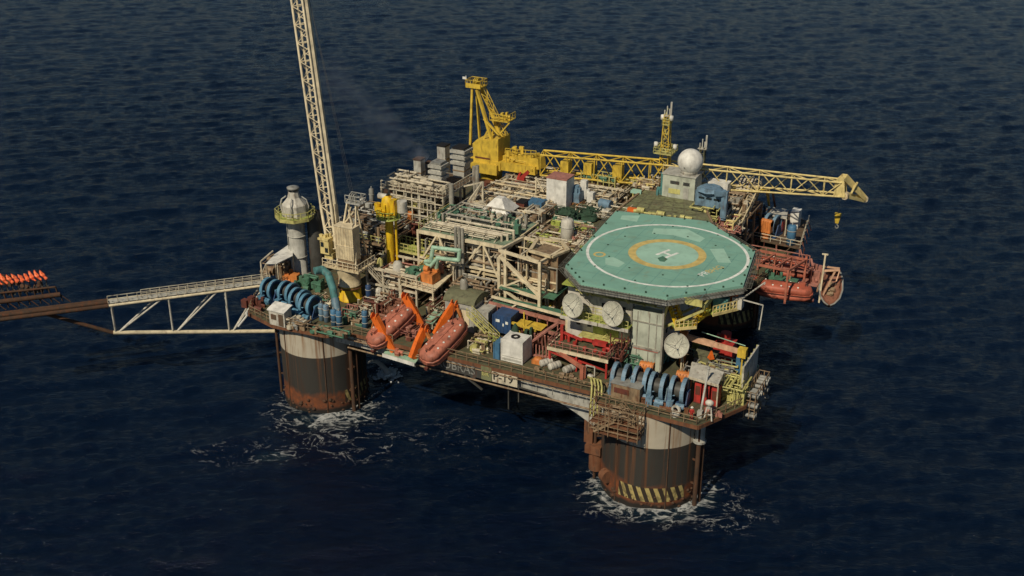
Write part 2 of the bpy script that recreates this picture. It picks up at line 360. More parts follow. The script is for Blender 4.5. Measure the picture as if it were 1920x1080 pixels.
# ---------------------------------------------------------------- hull
def column_mat(stripe_from, stripe_to, name):
    m = bpy.data.materials.new(name); m.use_nodes = True; N = m.node_tree.nodes; K = m.node_tree.links; b = N['Principled BSDF']
    tc = N.new('ShaderNodeTexCoord'); sp = N.new('ShaderNodeSeparateXYZ'); K.new(tc.outputs['Object'], sp.inputs[0])
    def mt(op, a, c=None, cl=False):
        x = N.new('ShaderNodeMath'); x.operation = op; x.use_clamp = cl
        for i, s in ((0, a), (1, c)):
            if s is None: continue
            if isinstance(s, (int, float)): x.inputs[i].default_value = s
            else: K.new(s, x.inputs[i])
        return x.outputs[0]
    def mr(f, a, z, c=0, d=1):
        r = N.new('ShaderNodeMapRange'); r.inputs[1].default_value = a; r.inputs[2].default_value = z; r.inputs[3].default_value = c; r.inputs[4].default_value = d; K.new(f, r.inputs[0]); return r.outputs[0]
    def nz(sc, st, det=5):
        mp = N.new('ShaderNodeMapping'); mp.inputs['Scale'].default_value = st; K.new(tc.outputs['Object'], mp.inputs[0])
        q = N.new('ShaderNodeTexNoise'); q.inputs['Scale'].default_value = sc; q.inputs['Detail'].default_value = det; K.new(mp.outputs[0], q.inputs[0]); return q.outputs[0]
    def mix(f, a, bb):
        x = N.new('ShaderNodeMix'); x.data_type = 'RGBA'; K.new(f, x.inputs[0])
        for i, q in ((6, a), (7, bb)):
            if isinstance(q, tuple): x.inputs[i].default_value = (*q, 1)
            else: K.new(q, x.inputs[i])
        return x.outputs[2]
    z = sp.outputs['Z']; edge = nz(.5, (1,1,.3)); streak = nz(1.1, (1.2,1.2,.06), 6)
    dark = mix(nz(.4, (1,1,.3)), (.02,.018,.015), (.045,.041,.033)); dark = mix(mr(streak, .48, .64), dark, (.05,.024,.012))
    o = mix(mr(z, 9.0, 9.06), dark, mix(mr(streak, .5, .66), mix(nz(.7,(1,1,1)), (.50,.45,.35), (.38,.335,.25)), (.24,.13,.06)))
    o = mix(mt('MULTIPLY', mr(nz(.8, (2,2,.05), 5), .57, .63), mr(z, 14, 5, .95, .35)), o, (.17,.065,.02))
    zz = mt('ADD', z, mt('MULTIPLY', edge, 3.2)); rustm = mt('MULTIPLY', mr(zz, 5.3, 4.5), mr(nz(1.3, (1,1,.8), 8), .3, .62, .35, 1))
    o = mix(rustm, o, mix(nz(2, (1,1,1)), (.30,.085,.022), (.07,.022,.01)))
    ang = mt('MULTIPLY', mt('ARCTAN2', sp.outputs['Y'], sp.outputs['X']), 180/math.pi)
    st = mt('GREATER_THAN', mt('SINE', mt('ADD', mt('MULTIPLY', ang, .654), mt('MULTIPLY', z, 2.0))), .0)
    msk = mt('MULTIPLY', mt('MULTIPLY', mt('GREATER_THAN', ang, stripe_from), mt('LESS_THAN', ang, stripe_to)), mt('MULTIPLY', mt('GREATER_THAN', z, 1.1), mt('LESS_THAN', z, 3.2)))
    o = mix(msk, o, mix(mt('MULTIPLY', st, mr(nz(1.5,(1,1,1)), .3, .55)), (.03,.02,.012), (.42,.33,.12)))
    o = mix(mr(mt('ADD', z, edge), 1.55, 1.0), o, (.014,.011,.008))
    K.new(o, b.inputs['Base Color']); b.inputs['Roughness'].default_value = .75
    bp = N.new('ShaderNodeBump'); bp.inputs['Strength'].default_value = .35; bp.inputs['Distance'].default_value = .08; K.new(nz(1.5,(1,1,1)), bp.inputs['Height']); K.new(bp.outputs[0], b.inputs['Normal'])
    return m
hull = Thing('oil_platform', 'rusty four-column floating oil platform with green decks, carrying all the cranes and machinery', 'oil platform', (0,0,0))
DZ = 14.0
outline = [(-10.5,-2),(-8.5,-5.8),(-3,-7.4),(5.5,-6.6),(8.5,-4.5),(45,-4.5),(46.5,-6.3),(59.5,-6.4),(63.2,1),(62.6,10),(51.5,10.6),(49.5,20),(50,34),(54.5,38),(56.5,58),(38,60),(8,60),(-6,59),(-9,46),(-8,34),(-7.5,24),(-9.5,16)]
hull.part('main_deck', MB().prism(outline, DZ-.5, DZ), M['decks'])
srt = [(-28, 22), (-108, -30), (-76, -12), (-75, -10)]
for i, c in enumerate(COLS):
    CR = 6.6 if i == 1 else 6.15
    m = MB(); m.lathe((0,0,0), [(CR,-9),(CR,DZ-.52)], 64)
    o = hull.part('column', MB().lathe((0,0,0), [(CR,-9),(CR,DZ-.52)], 64), column_mat(*srt[i], 'column_plating')); o.location = (c[0], c[1], 0)
    rs = MB()
    for k in range(18):
        a = R(20*k+7); x, y = CR*math.cos(a), CR*math.sin(a)
        if k % 3 == 0: rs.beam((x, y, -3), (x, y, DZ-.6), .16)
    r1 = hull.part('fender_rail', rs, M['soot'], o)
    gd = MB()
    for k, (da, rr_) in enumerate(((-158, .2), (-20, .3), (-12, .2))):
        gd = MB()
        a = R(da); x, y = (CR+.8)*math.cos(a), (CR+.8)*math.sin(a)
        gd.cyl((x, y, -4), (x, y, DZ-.6), rr_, n=10)
        for z in (3, 6.5, 10): gd.beam((x, y, z), (CR*math.cos(a), CR*math.sin(a), z), .2)
        r2 = hull.part1('riser_pipe', gd, M['soot'], o, None, None)
rng = random.Random(77)
for ci, c in enumerate(COLS[:2]):
    m = MB()
    for k in range(90):
        a = rng.uniform(0, 6.283); z = rng.gauss(.9, .7); r = rng.uniform(.12, .34); rc_ = 6.6 if ci else 6.15; m.sphere((c[0]+rc_*math.cos(a), c[1]+rc_*math.sin(a), z), r, 7, 4, (1,1,rng.uniform(.4,1)))
    hull.part('marine_growth', m, M['soot'], kind='stuff')
CR = 6.15
fl = MB(); x, y = LL-6.7, -2.6       # fairlead and chain boxes at the water line
fl.cyl((x,y,1.5), (x,y,4.2), 1.0, n=12); fl.box(x-1.2,x+1,y-1.2,y+1,4.2,5.4); fl.cyl((x+2.2,y-2.6,2.8),(x+3,y-3.2,2.8),.9,n=14); fl.box(x-1.6,x-.4,y-.6,y+1,5.4,9)
hull.part('fairlead', fl, M['rusty'])
fl = MB(); fl.cyl((LL+6.9,-2.2,9.5),(LL+6.9,-2.2,DZ-.5),.62,n=14); fl.cyl((LL+6.9,-2.2,9.2),(LL+6.9,-2.2,9.5),.85,n=14); fl.beam((LL+6.9,-2.2,10.4),(LL+5.6,-1.8,10.4),.15); fl.beam((LL+6.9,-2.2,10.4),(LL+5.6,-1.8,12),.15)
hull.part('drain_caisson', fl, M['lgrey'])
# box girder along the front, haunched towards the columns, with stiffeners
def girder(v0, v1, zt, zb, u0, u1, hz):
    m = MB(); n = 26
    def bot(t): return zb-hz*max(0, 1-(1-t)/.26)**1.7
    for k in range(n):
        a, c = k/n, (k+1)/n; ua, uc = u0+(u1-u0)*a, u0+(u1-u0)*c; za, zc = bot(a), bot(c)
        m.add([(ua,v0,za),(uc,v0,zc),(uc,v1,zc),(ua,v1,za),(ua,v0,zt),(uc,v0,zt),(uc,v1,zt),(ua,v1,zt)], [(0,1,5,4),(3,7,6,2),(0,3,2,1)])
    return m
g = girder(-3.6, -1, DZ-.5, 11.4, 4.5, LL-4.6, 4.4)
for k in range(19): u = 6+k*2.2; g.box(u-.05,u+.05,-3.72,-3.6,11.6,DZ-.52)
g.box(4.6,47,-3.75,-3.6,12.28,12.42)
hull.part('box_girder', g, M['lgrey'])
g = girder(51, 53.5, DZ-.5, 11.2, 6, 41, 3); hull.part('box_girder', g, M['dgrey'])
g = MB(); g.box(-1.5,1.5,5,48,11.2,DZ-.5); g.box(45,48,6,48,11.2,DZ-.5); g.box(8,44,6,50,12.6,DZ-.5); hull.part('box_girder', g, M['dgrey'])
# name boards on the edge of the deck
NB = -4.62
g = MB(); g.box(20.5,29.0,NB,NB+.1,DZ-2.1,DZ-.1); nb = hull.part('name_board', g, M['dgrey'])
t = text_mb('PETROBRAS', 1.75, .02); t = xform(t, Matrix.Translation((19.6,NB-.05,DZ-1.75)) @ Matrix.Rotation(R(90),4,'X') @ Matrix.Diagonal((.92,1,1,1))); hull.part('lettering', t, M['grey'], nb)
g = MB(); g.box(29.05,30.6,NB-.04,NB+.08,DZ-2.1,DZ-.1); em = hull.part('emblem', g, M['olive'], nb)
t = text_mb('BR', .95, .02); t = xform(t, Matrix.Translation((29.15,NB-.08,DZ-1.45)) @ Matrix.Rotation(R(90),4,'X')); hull.part('lettering', t, M['ylw'], nb)
g = MB(); g.box(30.65,34.4,NB,NB+.1,DZ-2.1,DZ-.1); nb2 = hull.part('name_board', g, M['pipe'])
t = text_mb('P-19', 1.65, .02); t = xform(t, Matrix.Translation((30.8,NB-.05,DZ-1.7)) @ Matrix.Rotation(R(90),4,'X')); hull.part('lettering', t, M['black'], nb2)
g = MB()
for u, a in ((26.5,.35),(27.5,.1)): g.beam((u,-4.7,DZ-2.2),(u+7.8*a,-4.7,DZ-6.2*a-1.5),.22)
g.beam((34.6,-4.6,DZ-1.6),(34.6,-4.6,9.8),.16); g.beam((34.6,-4.7,DZ-1.9),(38.2,-3.9,11.4),.14); g.cyl((33.0,-4.4,DZ-1),(33.0,-4.4,8.2),.1)
hull.part('hanging_pipe', g, M['dgrey'])
g = MB()
e = [(p[0]*.995+.1, p[1]*.99, DZ) for p in outline]
g.rail([e[i] for i in (0,1,2,3,4)], step=1.5); g.rail([(8.5,-4.4,DZ),(15.2,-4.4,DZ)]); g.rail([(23.5,-4.4,DZ),(45,-4.4,DZ),e[6],e[7]], step=1.6); g.rail([e[i] for i in (7,8,9)], step=1.5); g.rail([e[9], e[10]])
hull.part('railing', g, M['stain'])
g = MB(); g.rail([e[i] for i in (10,11,12,13,14,15,16,17,18,19,20,21,0)], step=2.5); hull.part('railing', g, M['stain'])
g = MB()
for p, q in ((3,4),(4,5),(5,6),(6,7),(7,8),(8,9),(9,10),(0,1),(1,2),(2,3)): g.beam((outline[p][0],outline[p][1],DZ-.28),(outline[q][0],outline[q][1],DZ-.28),.25,.5)
hull.part('deck_edge', g, M['rusty'])
g = MB(); rng = random.Random(3)
for k in range(30): u = 9+k*1.2; g.cyl((u,-4.75,DZ-.75),(u+1.1,-4.75,DZ-.75),.09,n=6)
g.cyl((8,-4.95,DZ-2.2),(46,-4.95,DZ-2.4),.13,n=6); g.cyl((8,-4.9,DZ-.95),(20,-4.9,DZ-.95),.12,n=6); hull.part('edge_pipe', g, M['stain'])
# mooring chains going down from the right column
# ---------------------------------------------------------------- helideck
HZ = 26.0
hp = [at(x, y, HZ) for x, y in ((1155,395),(1328,415),(1416,471),(1394,535),(1251,558),(1089,530),(1060,498))]
hp = [(p.x, p.y) for p in hp][::-1]; hc = at(1251, 476, HZ)
hd = Thing('helideck', 'teal green helicopter deck with white circle, yellow ring and letter H, overhanging the accommodation block', 'helideck', (hc.x, hc.y, HZ))
hd.part('deck_plate', MB().prism(hp, HZ-.35, HZ), M['teal'])
hd.part('perimeter_circle', MB().ring(hc, 10.55, 10.95, HZ+.008), M['lwhite'])
hd.part('landing_ring', MB().ring(hc, 4.2, 5.25, HZ+.008), M['lyel'])
hd.part('landing_spot', MB().ring(hc, .01, 4.19, HZ+.004, 48), M['tealp'])
g = MB(); z = HZ+.012; ax = Vector((math.cos(R(30)), math.sin(R(30)), 0)); ay = Vector((-ax.y, ax.x, 0))
def strip(m, c, d, n, l, w_, z): m.add([c-d*l/2-n*w_/2, c+d*l/2-n*w_/2, c+d*l/2+n*w_/2, c-d*l/2+n*w_/2], [(0,1,2,3)])
c0 = Vector((hc.x, hc.y, z)); ax = (Vector(at(1271,474,HZ))-Vector(at(1245,484,HZ))).normalized(); ay = Vector((-ax.y, ax.x, 0))
for s_ in (-1, 1): strip(g, c0+ay*s_*.75, ax, ay, 2.7, .42, z)
strip(g, c0, ay, ax, 1.1, .42, z); hd.part('letter_h', g, M['lwhite'])
def patch(pts, mat, name, z=HZ+.004, label=None):
    m = MB(); m.sheet([(at(x, y, HZ).x, at(x, y, HZ).y) for x, y in pts][::-1], z); hd.part(name, m, mat, label=label)
for pts in (((1226,428),(1290,430),(1322,447),(1312,454),(1262,441),(1222,438)), ((1331,467),(1357,466),(1371,493),(1346,492)), ((1135,484),(1150,482),(1172,493),(1160,501),(1135,496)), ((1166,404),(1200,404),(1194,416),(1163,411))):
    patch(pts, M['tealp'], 'repainted_patch')
g = MB()
for k in range(1, 9):
    a_ = Vector(at(1155,395,HZ)).lerp(Vector(at(1328,415,HZ)), k/9-.0); u_ = 36.5+k*2.4; g.sheet([(u_,3+(2.6 if u_ < 40 else 0)),(u_+.05,3+(2.6 if u_ < 40 else 0)),(u_+.05,26-(max(0,u_-48)*.9)),(u_,26-(max(0,u_-48)*.9))], HZ+.002)
for k in range(9): v_ = 4.5+k*2.5; g.sheet([(37.4,v_),(57.0-max(0,v_-20)*1.2,v_),(57.0-max(0,v_-20)*1.2,v_+.05),(37.4,v_+.05)], HZ+.003)
hd.part('plate_seam', g, M['tealm'])
g = MB(); q = at(1124,477,HZ); g.ring(q, .55, .85, HZ+.008, 24); hd.part('weight_mark', g, M['lyel'])
patch(((1233,484),(1243,480),(1252,486),(1246,491),(1237,490)), M['green'], 'paint_stain', HZ+.016)
def decktext(s, px, py, qx, qy, size, mat, name):
    a = at(px, py, HZ); b = at(qx, qy, HZ); ang = math.atan2(b.y-a.y, b.x-a.x)
    t = xform(text_mb(s, size, .002), Matrix.Translation((a.x, a.y, HZ+.012)) @ Matrix.Rotation(ang, 4, 'Z')); hd.part(name, t, mat)
decktext('PR', 1319, 519, 1336, 510, 1.5, M['lwhite'], 'lettering'); decktext('BHG', 1331, 513, 1356, 503, 1.5, M['lyel'], 'lettering')
g = MB(); hv = [Vector((p[0], p[1], HZ)) for p in hp]; hn = len(hv)
for i in range(hn):
    a, b = hv[i], hv[(i+1) % hn]; d = (b-a).normalized(); nrm = Vector((d.y, -d.x, 0)); m = (a+b)/2-Vector(hc)
    if nrm.dot(m) < 0: nrm = -nrm
    k = max(2, int((b-a).length/1.6))
    for j in range(k+1): p = a.lerp(b, j/k); g.beam(p+Vector((0,0,-.35)), p+nrm*1.0+Vector((0,0,-.3)), .07)
    for t_ in (.35, .7, 1.0): g.beam(a+nrm*t_+Vector((0,0,-.3)), b+nrm*t_+Vector((0,0,-.3)), .05)
    for j in range(k*4): p = a.lerp(b, j/k/4); q = a.lerp(b, (j+1)/k/4); g.beam(p+Vector((0,0,-.3)), p+nrm+Vector((0,0,-.3)), .025)
hd.part('safety_net', g, M['net'])
g = MB()
for i in range(hn): a, b = hv[i], hv[(i+1) % hn]; g.beam(a+Vector((0,0,-.75)), b+Vector((0,0,-.75)), .3, .75)
hd.part('edge_beam', g, M['grey'])
g = MB()
for k in range(6):
    v = 3.5+k*4; g.box(39,56,v-.15,v+.15,HZ-1.2,HZ-.36)
for k in range(5): u = 40+k*4; g.box(u-.12,u+.12,4,25,HZ-1.9,HZ-1.22)
for u in (40, 48, 56):
    for v in (4, 14): g.beam((u, v, HZ-1.9), (min(u,50.4), max(v,5.2), 19.9 if u > 50 else 22), .3)
for a_, b_ in (((52,2.2,25),(50.5,5,21)),((46,2,25),(46,4.4,22.8)),((41,2,25),(41,4.4,22.8)),((57.5,9,25),(50.8,9,20)),((57.5,15,25),(50.8,14,20)),((57,20,25),(50.8,20,18))): g.beam(a_, b_, .28)
hd.part('support_frame', g, M['ylw'])
g = MB()
for k in range(22): a = R(k*360/22+5); rr_ = 8.4 if k % 2 else 12; p = (hc.x+rr_*math.cos(a), hc.y+rr_*math.sin(a)*.85); g.cyl((*p, HZ+.005), (*p, HZ+.05), .14, n=8)
hd.part('tie_down_point', g, M['dgreen'])
g = MB()
for k in range(28):
    t_ = k/28*hn; i = int(t_); p = hv[i].lerp(hv[(i+1) % hn], t_-i); p = Vector(hc).lerp(p, .975); g.cyl((p.x,p.y,HZ), (p.x,p.y,HZ+.2), .12, n=8)
hd.part('edge_light', g, M['dgreen'])
# ---------------------------------------------------------------- accommodation block under the helideck
def windows(t, parent, pts, w_=.55, h_=.6, n=(0,-1)):
    for (u, v, z) in pts:
        m = MB()
        if n[1]: m.box(u-w_/2, u+w_/2, v-.06, v+.02, z, z+h_)
        else: m.box(v-.02, v+.06, u-w_/2, u+w_/2, z, z+h_)
        t.part('window', m, M['navy'], parent)
ab = Thing('accommodation_block', 'pale weathered living quarters block under the front of the helideck', 'building', (44, 15, DZ))
w1 = ab.part('wall', MB().box(37.2,50.4,4.8,25.5,DZ,24.0), M['wall'])
w2 = ab.part('wall', MB().box(46.9,50.9,3.6,4.8,DZ,22.6), M['pgreen'])
ab.part('wall', MB().box(40.5,46.6,4.2,4.8,20.3,23.8), M['dwhite'])
windows(ab, w1, [(u, 4.19 if u > 40.5 else 4.79, z) for u, z in ((42.6,21.6),(45.4,21.6),(38.6,21.6),(38.8,18),(40.4,18),(42.6,17.6),(44.4,17.6),(38.6,15.2),(41,15.2),(43.5,15.2))][0:3]+[(u, 4.79, z) for u, z in ((38.8,18),(40.4,18),(42.6,18.1),(44.4,18.1),(41,15.2),(43.5,15.2))])
windows(ab, w1, [(v, 50.4, z) for v in (7,10,13,16,19,22) for z in (15.4,18.4,21.4)], n=(1,0))
m = MB(); m.box(44.0,44.9,4.1,4.19,20.35,22.3); ab.part('door', m, M['dwhite'])
m = MB()
for u in (47.6,49.2,50.2): m.box(u-.05,u+.05,3.52,3.6,DZ+.2,22.4)
m.box(46.9,50.9,3.5,3.6,20.9,21.05); m.box(47,50.8,3.45,3.6,17.2,17.45); m.box(50.9,51.15,3.5,3.7,DZ,24.6); m.cyl((46.6,3.9,DZ),(46.6,3.9,22),.14)
ab.part('wall_trim', m, M['pipeg'])
m = MB(); m.box(47.2,50.6,3.5,3.58,17.0,17.35); ab.part('red_pipe', m, M['pink'])
ab.part('roof', MB().box(36.9,51.2,3.4,26,24.0,24.15), M['ygreen'])
m = MB()
for k in range(26):
    u = 37.5+k*.52; m.cyl((u,4.4,24.2),(u+.2,3.7,24.2+.5),.05,n=5)
m.pipes(37,51,3.4,4.6,23.2,24.1,12,random.Random(8),(.05,.1)); ab.part('eaves_pipe', m, M['ylw'])
bl = MB(); bl.box(37.4,46.8,2.2,4.75,20.0,20.14); bal = ab.part('balcony', bl, M['ygreen'])
m = MB(); m.box(37.3,42.6,2.06,2.2,19.75,20.2); m.box(42.7,46.9,2.06,2.2,19.75,20.2); ab.part('balcony_edge', m, M['dwhite'])
m = MB(); m.rail([(37.4,4.6,20.14),(37.4,2.25,20.14),(46.8,2.25,20.14)], step=.8, r=.04); m.rail([(37.4,4.2,20.14),(46.8,4.2,20.14)], step=1.3, r=.04); ab.part('balcony_rail', m, M['ylw'])
m = MB()
for k in range(6): u = 38+k*1.7; m.beam((u,2.3,20),(u,4.7,18.6),.14)
ab.part('bracket', m, M['grey'])
m = MB(); m.box(39.5,46.6,3.2,4.78,17.1,17.24); m.stair((40.5,4,14.1),(43.5,4,17.1),.8); ab.part('walkway', m, M['ylw'])
m = MB(); m.box(41,44.6,4.66,4.79,17.3,19.4); ab.part('wall_panel', m, M['ygreen'])
# lower steel platform in front of the quarters
lp = Thing('access_platform', 'raised green platform on red steel legs in front of the living quarters', 'platform', (41, .8, DZ))
lp.part('deck', MB().box(37.0,45.4,-.8,3.2,16.6,16.75), M['decks'])
m = MB(); m.box(36.9,45.5,-.95,-.8,16.4,16.85); m.box(36.85,37,-.8,3.2,16.4,16.85); lp.part('edge', m, M['creamp'])
m = MB()
for u in (37.2,41,45.2): m.box(u-.12,u+.12,-.75,-.5,DZ,16.4); m.box(u-.12,u+.12,2.9,3.1,DZ,16.6)
m.beam((37.4,-.4,16.1),(45,-.4,15.0),.18); m.beam((37.2,-.7,16.1),(41.8,-.7,15.3),.2); lp.part('leg', m, M['red'])
m = MB(); m.rail([(37,3.1,16.75),(37,-.8,16.75),(45.4,-.8,16.75),(45.4,3.1,16.75)], step=1.0, r=.045); lp.part('railing', m, M['pink'])
m = MB(); m.clutter(37.5,45,0,2.6,16.76,14,random.Random(5),.2,.6,(.3,1)); m.box(37.6,38,1.6,2,16.76,19); m.beam((37.8,1.8,18),(40.5,2.2,17.2),.28); m.beam((40.5,2.2,17.4),(42.0,2.2,17.4),.3); m.box(42.3,44.2,1.4,2.2,17.3,17.8); lp.part('fire_pump', m, M['red'])
m = MB(); rng = random.Random(6); m.pipes(44.4,46.8,.2,3.4,14.6,19.0,16,rng,(.05,.12)); m.beam((45.2,-.7,14.1),(47,2.8,18.5),.15); m.beam((45.9,2.6,14.1),(45.9,2.6,19.6),.13); m.beam((44.9,1.2,16),(44.9,1.2,19.6),.13); lp.part('pipe_tower', m, M['maroon'])
m = MB()
for k in range(7):
    u = 33.6+k*.5; m.beam((u,.6,DZ+.1),(u,.6,DZ+1.9),.13); m.beam((u,2.6,DZ+.3),(u+.3,1.5,DZ+3.0),.2)
m.beam((33.2,.4,DZ+.2),(36.9,.9,DZ+.4),.25); m.beam((33.2,.4,DZ+.2),(33.8,.4,DZ+2.1),.2); m.beam((33.8,.4,DZ+2.1),(36.6,3.2,DZ+4.4),.24); m.beam((33.6,2.6,DZ+2),(36.6,3.4,DZ+4.6),.16)
solo('pipe_rack', m, M['pink'], 'faded pink rack of leaning pipes left of the raised green platform', 'pipe rack', (35, 1.5, DZ))
def dish(b, label, r, aim, post):
    "lattice satellite antenna"
    t = Thing('satellite_dish', label, 'satellite dish', b, group='satellite dishes round the living quarters')
    c = Vector(b)+Vector(post); a = Vector(aim).normalized(); x = a.cross(Vector((0,0,1))).normalized(); y = x.cross(a)
    m = MB(); prof = [0,.25,.5,.75,1.0]; n = 28; vs = []; fs = []
    for q in prof:
        for k in range(n): g_ = 2*math.pi*k/n; vs.append(c+(x*math.cos(g_)+y*math.sin(g_))*r*q+a*(.32*r*q*q))
    for j in range(len(prof)-1):
        for k in range(n): fs.append((j*n+k, j*n+(k+1) % n, (j+1)*n+(k+1) % n, (j+1)*n+k))
    m.add(vs, fs, True); t.part('reflector', m, M['net2'])
    m = MB()
    for k in range(n): g_ = 2*math.pi*k/n; h_ = 2*math.pi*(k+1)/n; m.beam(c+(x*math.cos(g_)+y*math.sin(g_))*r+a*.32*r, c+(x*math.cos(h_)+y*math.sin(h_))*r+a*.32*r, .09)
    for k in range(0, n, 2):
        g_ = 2*math.pi*k/n; d = x*math.cos(g_)+y*math.sin(g_); m.beam(c+d*.1-a*.06, c+d*r*.98+a*(.3*r-.06), .06)
    t.part('rib_ring', m, M['dwhite'])
    m = MB()
    for k in (0, 9, 19): g_ = 2*math.pi*k/n; m.beam(c+(x*math.cos(g_)+y*math.sin(g_))*r*.9+a*.28*r, c+a*r*.9, .04)
    m.cyl(c+a*r*.82, c+a*r*1.0, .1, n=8); t.part('feed_horn', m, M['grey'])
    m = MB(); m.cyl(b, (b[0], b[1], c.z), .11, n=8); m.beam((b[0], b[1], c.z-.1), c-a*.15, .14); m.beam((b[0]+.4, b[1]+.3, b[2]), (b[0], b[1], c.z-.5), .08); t.part('mast', m, M['creamp'])
M['net2'] = paint('dish_mesh', (.52,.52,.42), rough=.7, grime=.25, rust=.1)
p = at(1081, 577, 21.4); dish((p.x, 3.3, 20.14), 'left one of the two round white dishes on the balcony under the helideck', 1.62, (-.25,-1,.25), (0,-1.0,1.9))
p = at(1168, 580, 21.4); dish((p.x, 3.3, 20.14), 'right one of the two round white dishes on the balcony under the helideck', 1.62, (-.25,-1,.25), (0,-1.0,1.9))
q = at(1276, 702, DZ); dish((q.x, q.y, DZ), 'grey round dish on a tall double post right of the living quarters', 1.6, (.05,-1,.42), (-.6,-.2,4.2))
# ---------------------------------------------------------------- white pedestal crane, boom raised
cu_, cv_ = 1.9, 5.0; zt = up((cu_, cv_), 497)
cr = Thing('pedestal_crane', 'cream pedestal crane with its long lattice boom raised beside the grey exhaust stack', 'crane', (cu_, cv_, DZ))
m = MB(); m.lathe((cu_,cv_,0), [(1.75,DZ),(1.75,DZ+.3),(1.6,DZ+.3),(1.6,16.3)], 28); ped = cr.part('pedestal', m, M['yellowb'])
m = MB(); m.lathe((cu_,cv_,0), [(1.6,16.3),(1.72,16.35),(1.72,16.5),(1.6,16.55),(1.6,zt-1.6),(1.95,zt-.2),(1.95,zt)], 28); cr.part('pedestal', m, M['cream'])
m = MB()
for z in (16.0,18.9): m.lathe((cu_,cv_,0), [(1.6,z),(1.85,z+.02),(1.85,z+.12),(1.6,z+.14)], 28)
m.pipes(cu_-1.9,cu_-1.6,cv_-1.4,cv_+.5,DZ+.5,zt,5,random.Random(2),(.04,.07)); cr.part('hose_ring', m, M['rusty'])
m = MB(); m.box(cu_-3.2,cu_+3.2,cv_-2.2,cv_+2.4,zt,zt+.25); sp_ = cr.part('slew_platform', m, M['cream'])
m = MB(); m.rail([(cu_-3.1,cv_-2.1,zt+.25),(cu_+3.1,cv_-2.1,zt+.25),(cu_+3.1,cv_+2.3,zt+.25)], step=.9); cr.part('railing', m, M['creamp'], sp_)
bz = zt+1.7
m = MB(); m.box(cu_-.75,cu_+2.35,cv_-1.9,cv_-.2,bz,bz+5.0); cw = cr.part('machinery_house', m, M['cream'])
m = MB()
for k in range(7): m.box(cu_-.6+k*.44,cu_-.54+k*.44,cv_-1.96,cv_-1.9,bz+.2,bz+4.8)
m.box(cu_-.75,cu_+2.35,cv_-1.97,cv_-1.9,bz+2.1,bz+2.18); m.box(cu_-.85,cu_+2.45,cv_-2.0,cv_-.1,bz+5.0,bz+5.1); cr.part('panel_rib', m, M['creamp'], cw)
m = MB(); m.box(cu_-.6,cu_+2.2,cv_-1.7,cv_-.3,zt+.25,bz); m.clutter(cu_-2.2,cu_+2.4,cv_-.1,cv_+2.1,zt+.25,16,random.Random(9),.3,1,(.5,2.6)); cr.part('winch_gear', m, M['stain'])
m = MB(); cx_ = cu_-2.4; zt0 = zt; zt = zt+1.0
m.box(cx_-.7,cx_+.8,cv_-2.4,cv_-.9,zt+1.2,zt+3.3); m.box(cx_-1.0,cx_+.8,cv_-2.5,cv_-.8,zt+3.3,zt+3.6); m.box(cx_-.4,cx_+1,cv_-1.9,cv_-.9,zt+.25,zt+1.2); m.clutter(cx_-1.1,cx_+.8,cv_-2.3,cv_-.9,zt+3.6,5,random.Random(2),.2,.6,(.2,.6)); cab = cr.part('cab', m, M['ylw2'])
windows(cr, cab, [(cx_-.3,cv_-2.4,zt+2.3),(cx_+.4,cv_-2.4,zt+1.5)], .5, .7); zt = zt0
foot = Vector((cu_-1.6, cv_-1.0, bz+1.0)); tp = at(553, -60, 60); tp = Vector(tp)
mid = foot.lerp(tp, .16)
m = MB(); m.truss(foot, mid, 1.5, 1.0, 2.0, 1.1, 4, .22, .08, up=(0,1,.3)); m.truss(mid, tp, 2.0, 1.1, 2.1, 1.1, 26, .17, .06, up=(0,1,.3))
d_ = (tp-foot).normalized(); xs_ = d_.cross(Vector((0,1,.3))).normalized()
m.beam(foot+xs_*-.8, mid+xs_*-1.05, .5, .4); m.beam(mid+xs_*-1.05, tp+xs_*-1.1, .5, .34); m.beam(mid+xs_*-.6, tp+xs_*-.65, .18, .18); cr.part('boom', m, M['creamp'])
apx = Vector((cu_+1.3, cv_+1.4, up((cu_+1.3, cv_+1.4), 372)))
m = MB()
for a_ in ((cu_-.9,cv_-1.8,zt+.3),(cu_+2.5,cv_-1.8,zt+.3)): m.beam(a_, (apx.x-.9 if a_[0] < cu_ else apx.x+.5, apx.y-1.2, apx.z), .22)
for dx in (-.9,.5): m.beam((apx.x+dx,apx.y-1.2,apx.z),(apx.x+dx,cv_+2.2,zt+.3),.2)
m.beam((apx.x-.9,apx.y-1.2,apx.z-1.5),(cu_+2.2,cv_-1.7,bz+5.0),.14); m.beam((apx.x-1.6,apx.y-1.2,apx.z-4),(apx.x-.4,apx.y-1.2,apx.z-1),.14); m.beam((cu_-1.4,cv_-1.4,bz+3),(apx.x,apx.y-1.2,apx.z-1.6),.16); cr.part('a_frame', m, M['creamp'])
m = MB(); m.box(apx.x-.9,apx.x+1.6,apx.y-1.8,apx.y-.2,apx.z-.3,apx.z-.15); m.rail([(apx.x-.9,apx.y-1.8,apx.z-.15),(apx.x+1.6,apx.y-1.8,apx.z-.15),(apx.x+1.6,apx.y-.2,apx.z-.15),(apx.x-.9,apx.y-.2,apx.z-.15)], step=.8)
for k in range(3): m.disc((apx.x-.3+k*.35,apx.y-1.2,apx.z+.6),(1,0,0),.55,.12)
cr.part('sheave_platform', m, M['lgrey'])
m = MB()
for k in range(3): m.cyl((apx.x-.3+k*.3,apx.y-1.2,apx.z+.6), tp+Vector((.5,1,0)), .016, n=5)
cr.part('luffing_rope', m, M['dgrey'])
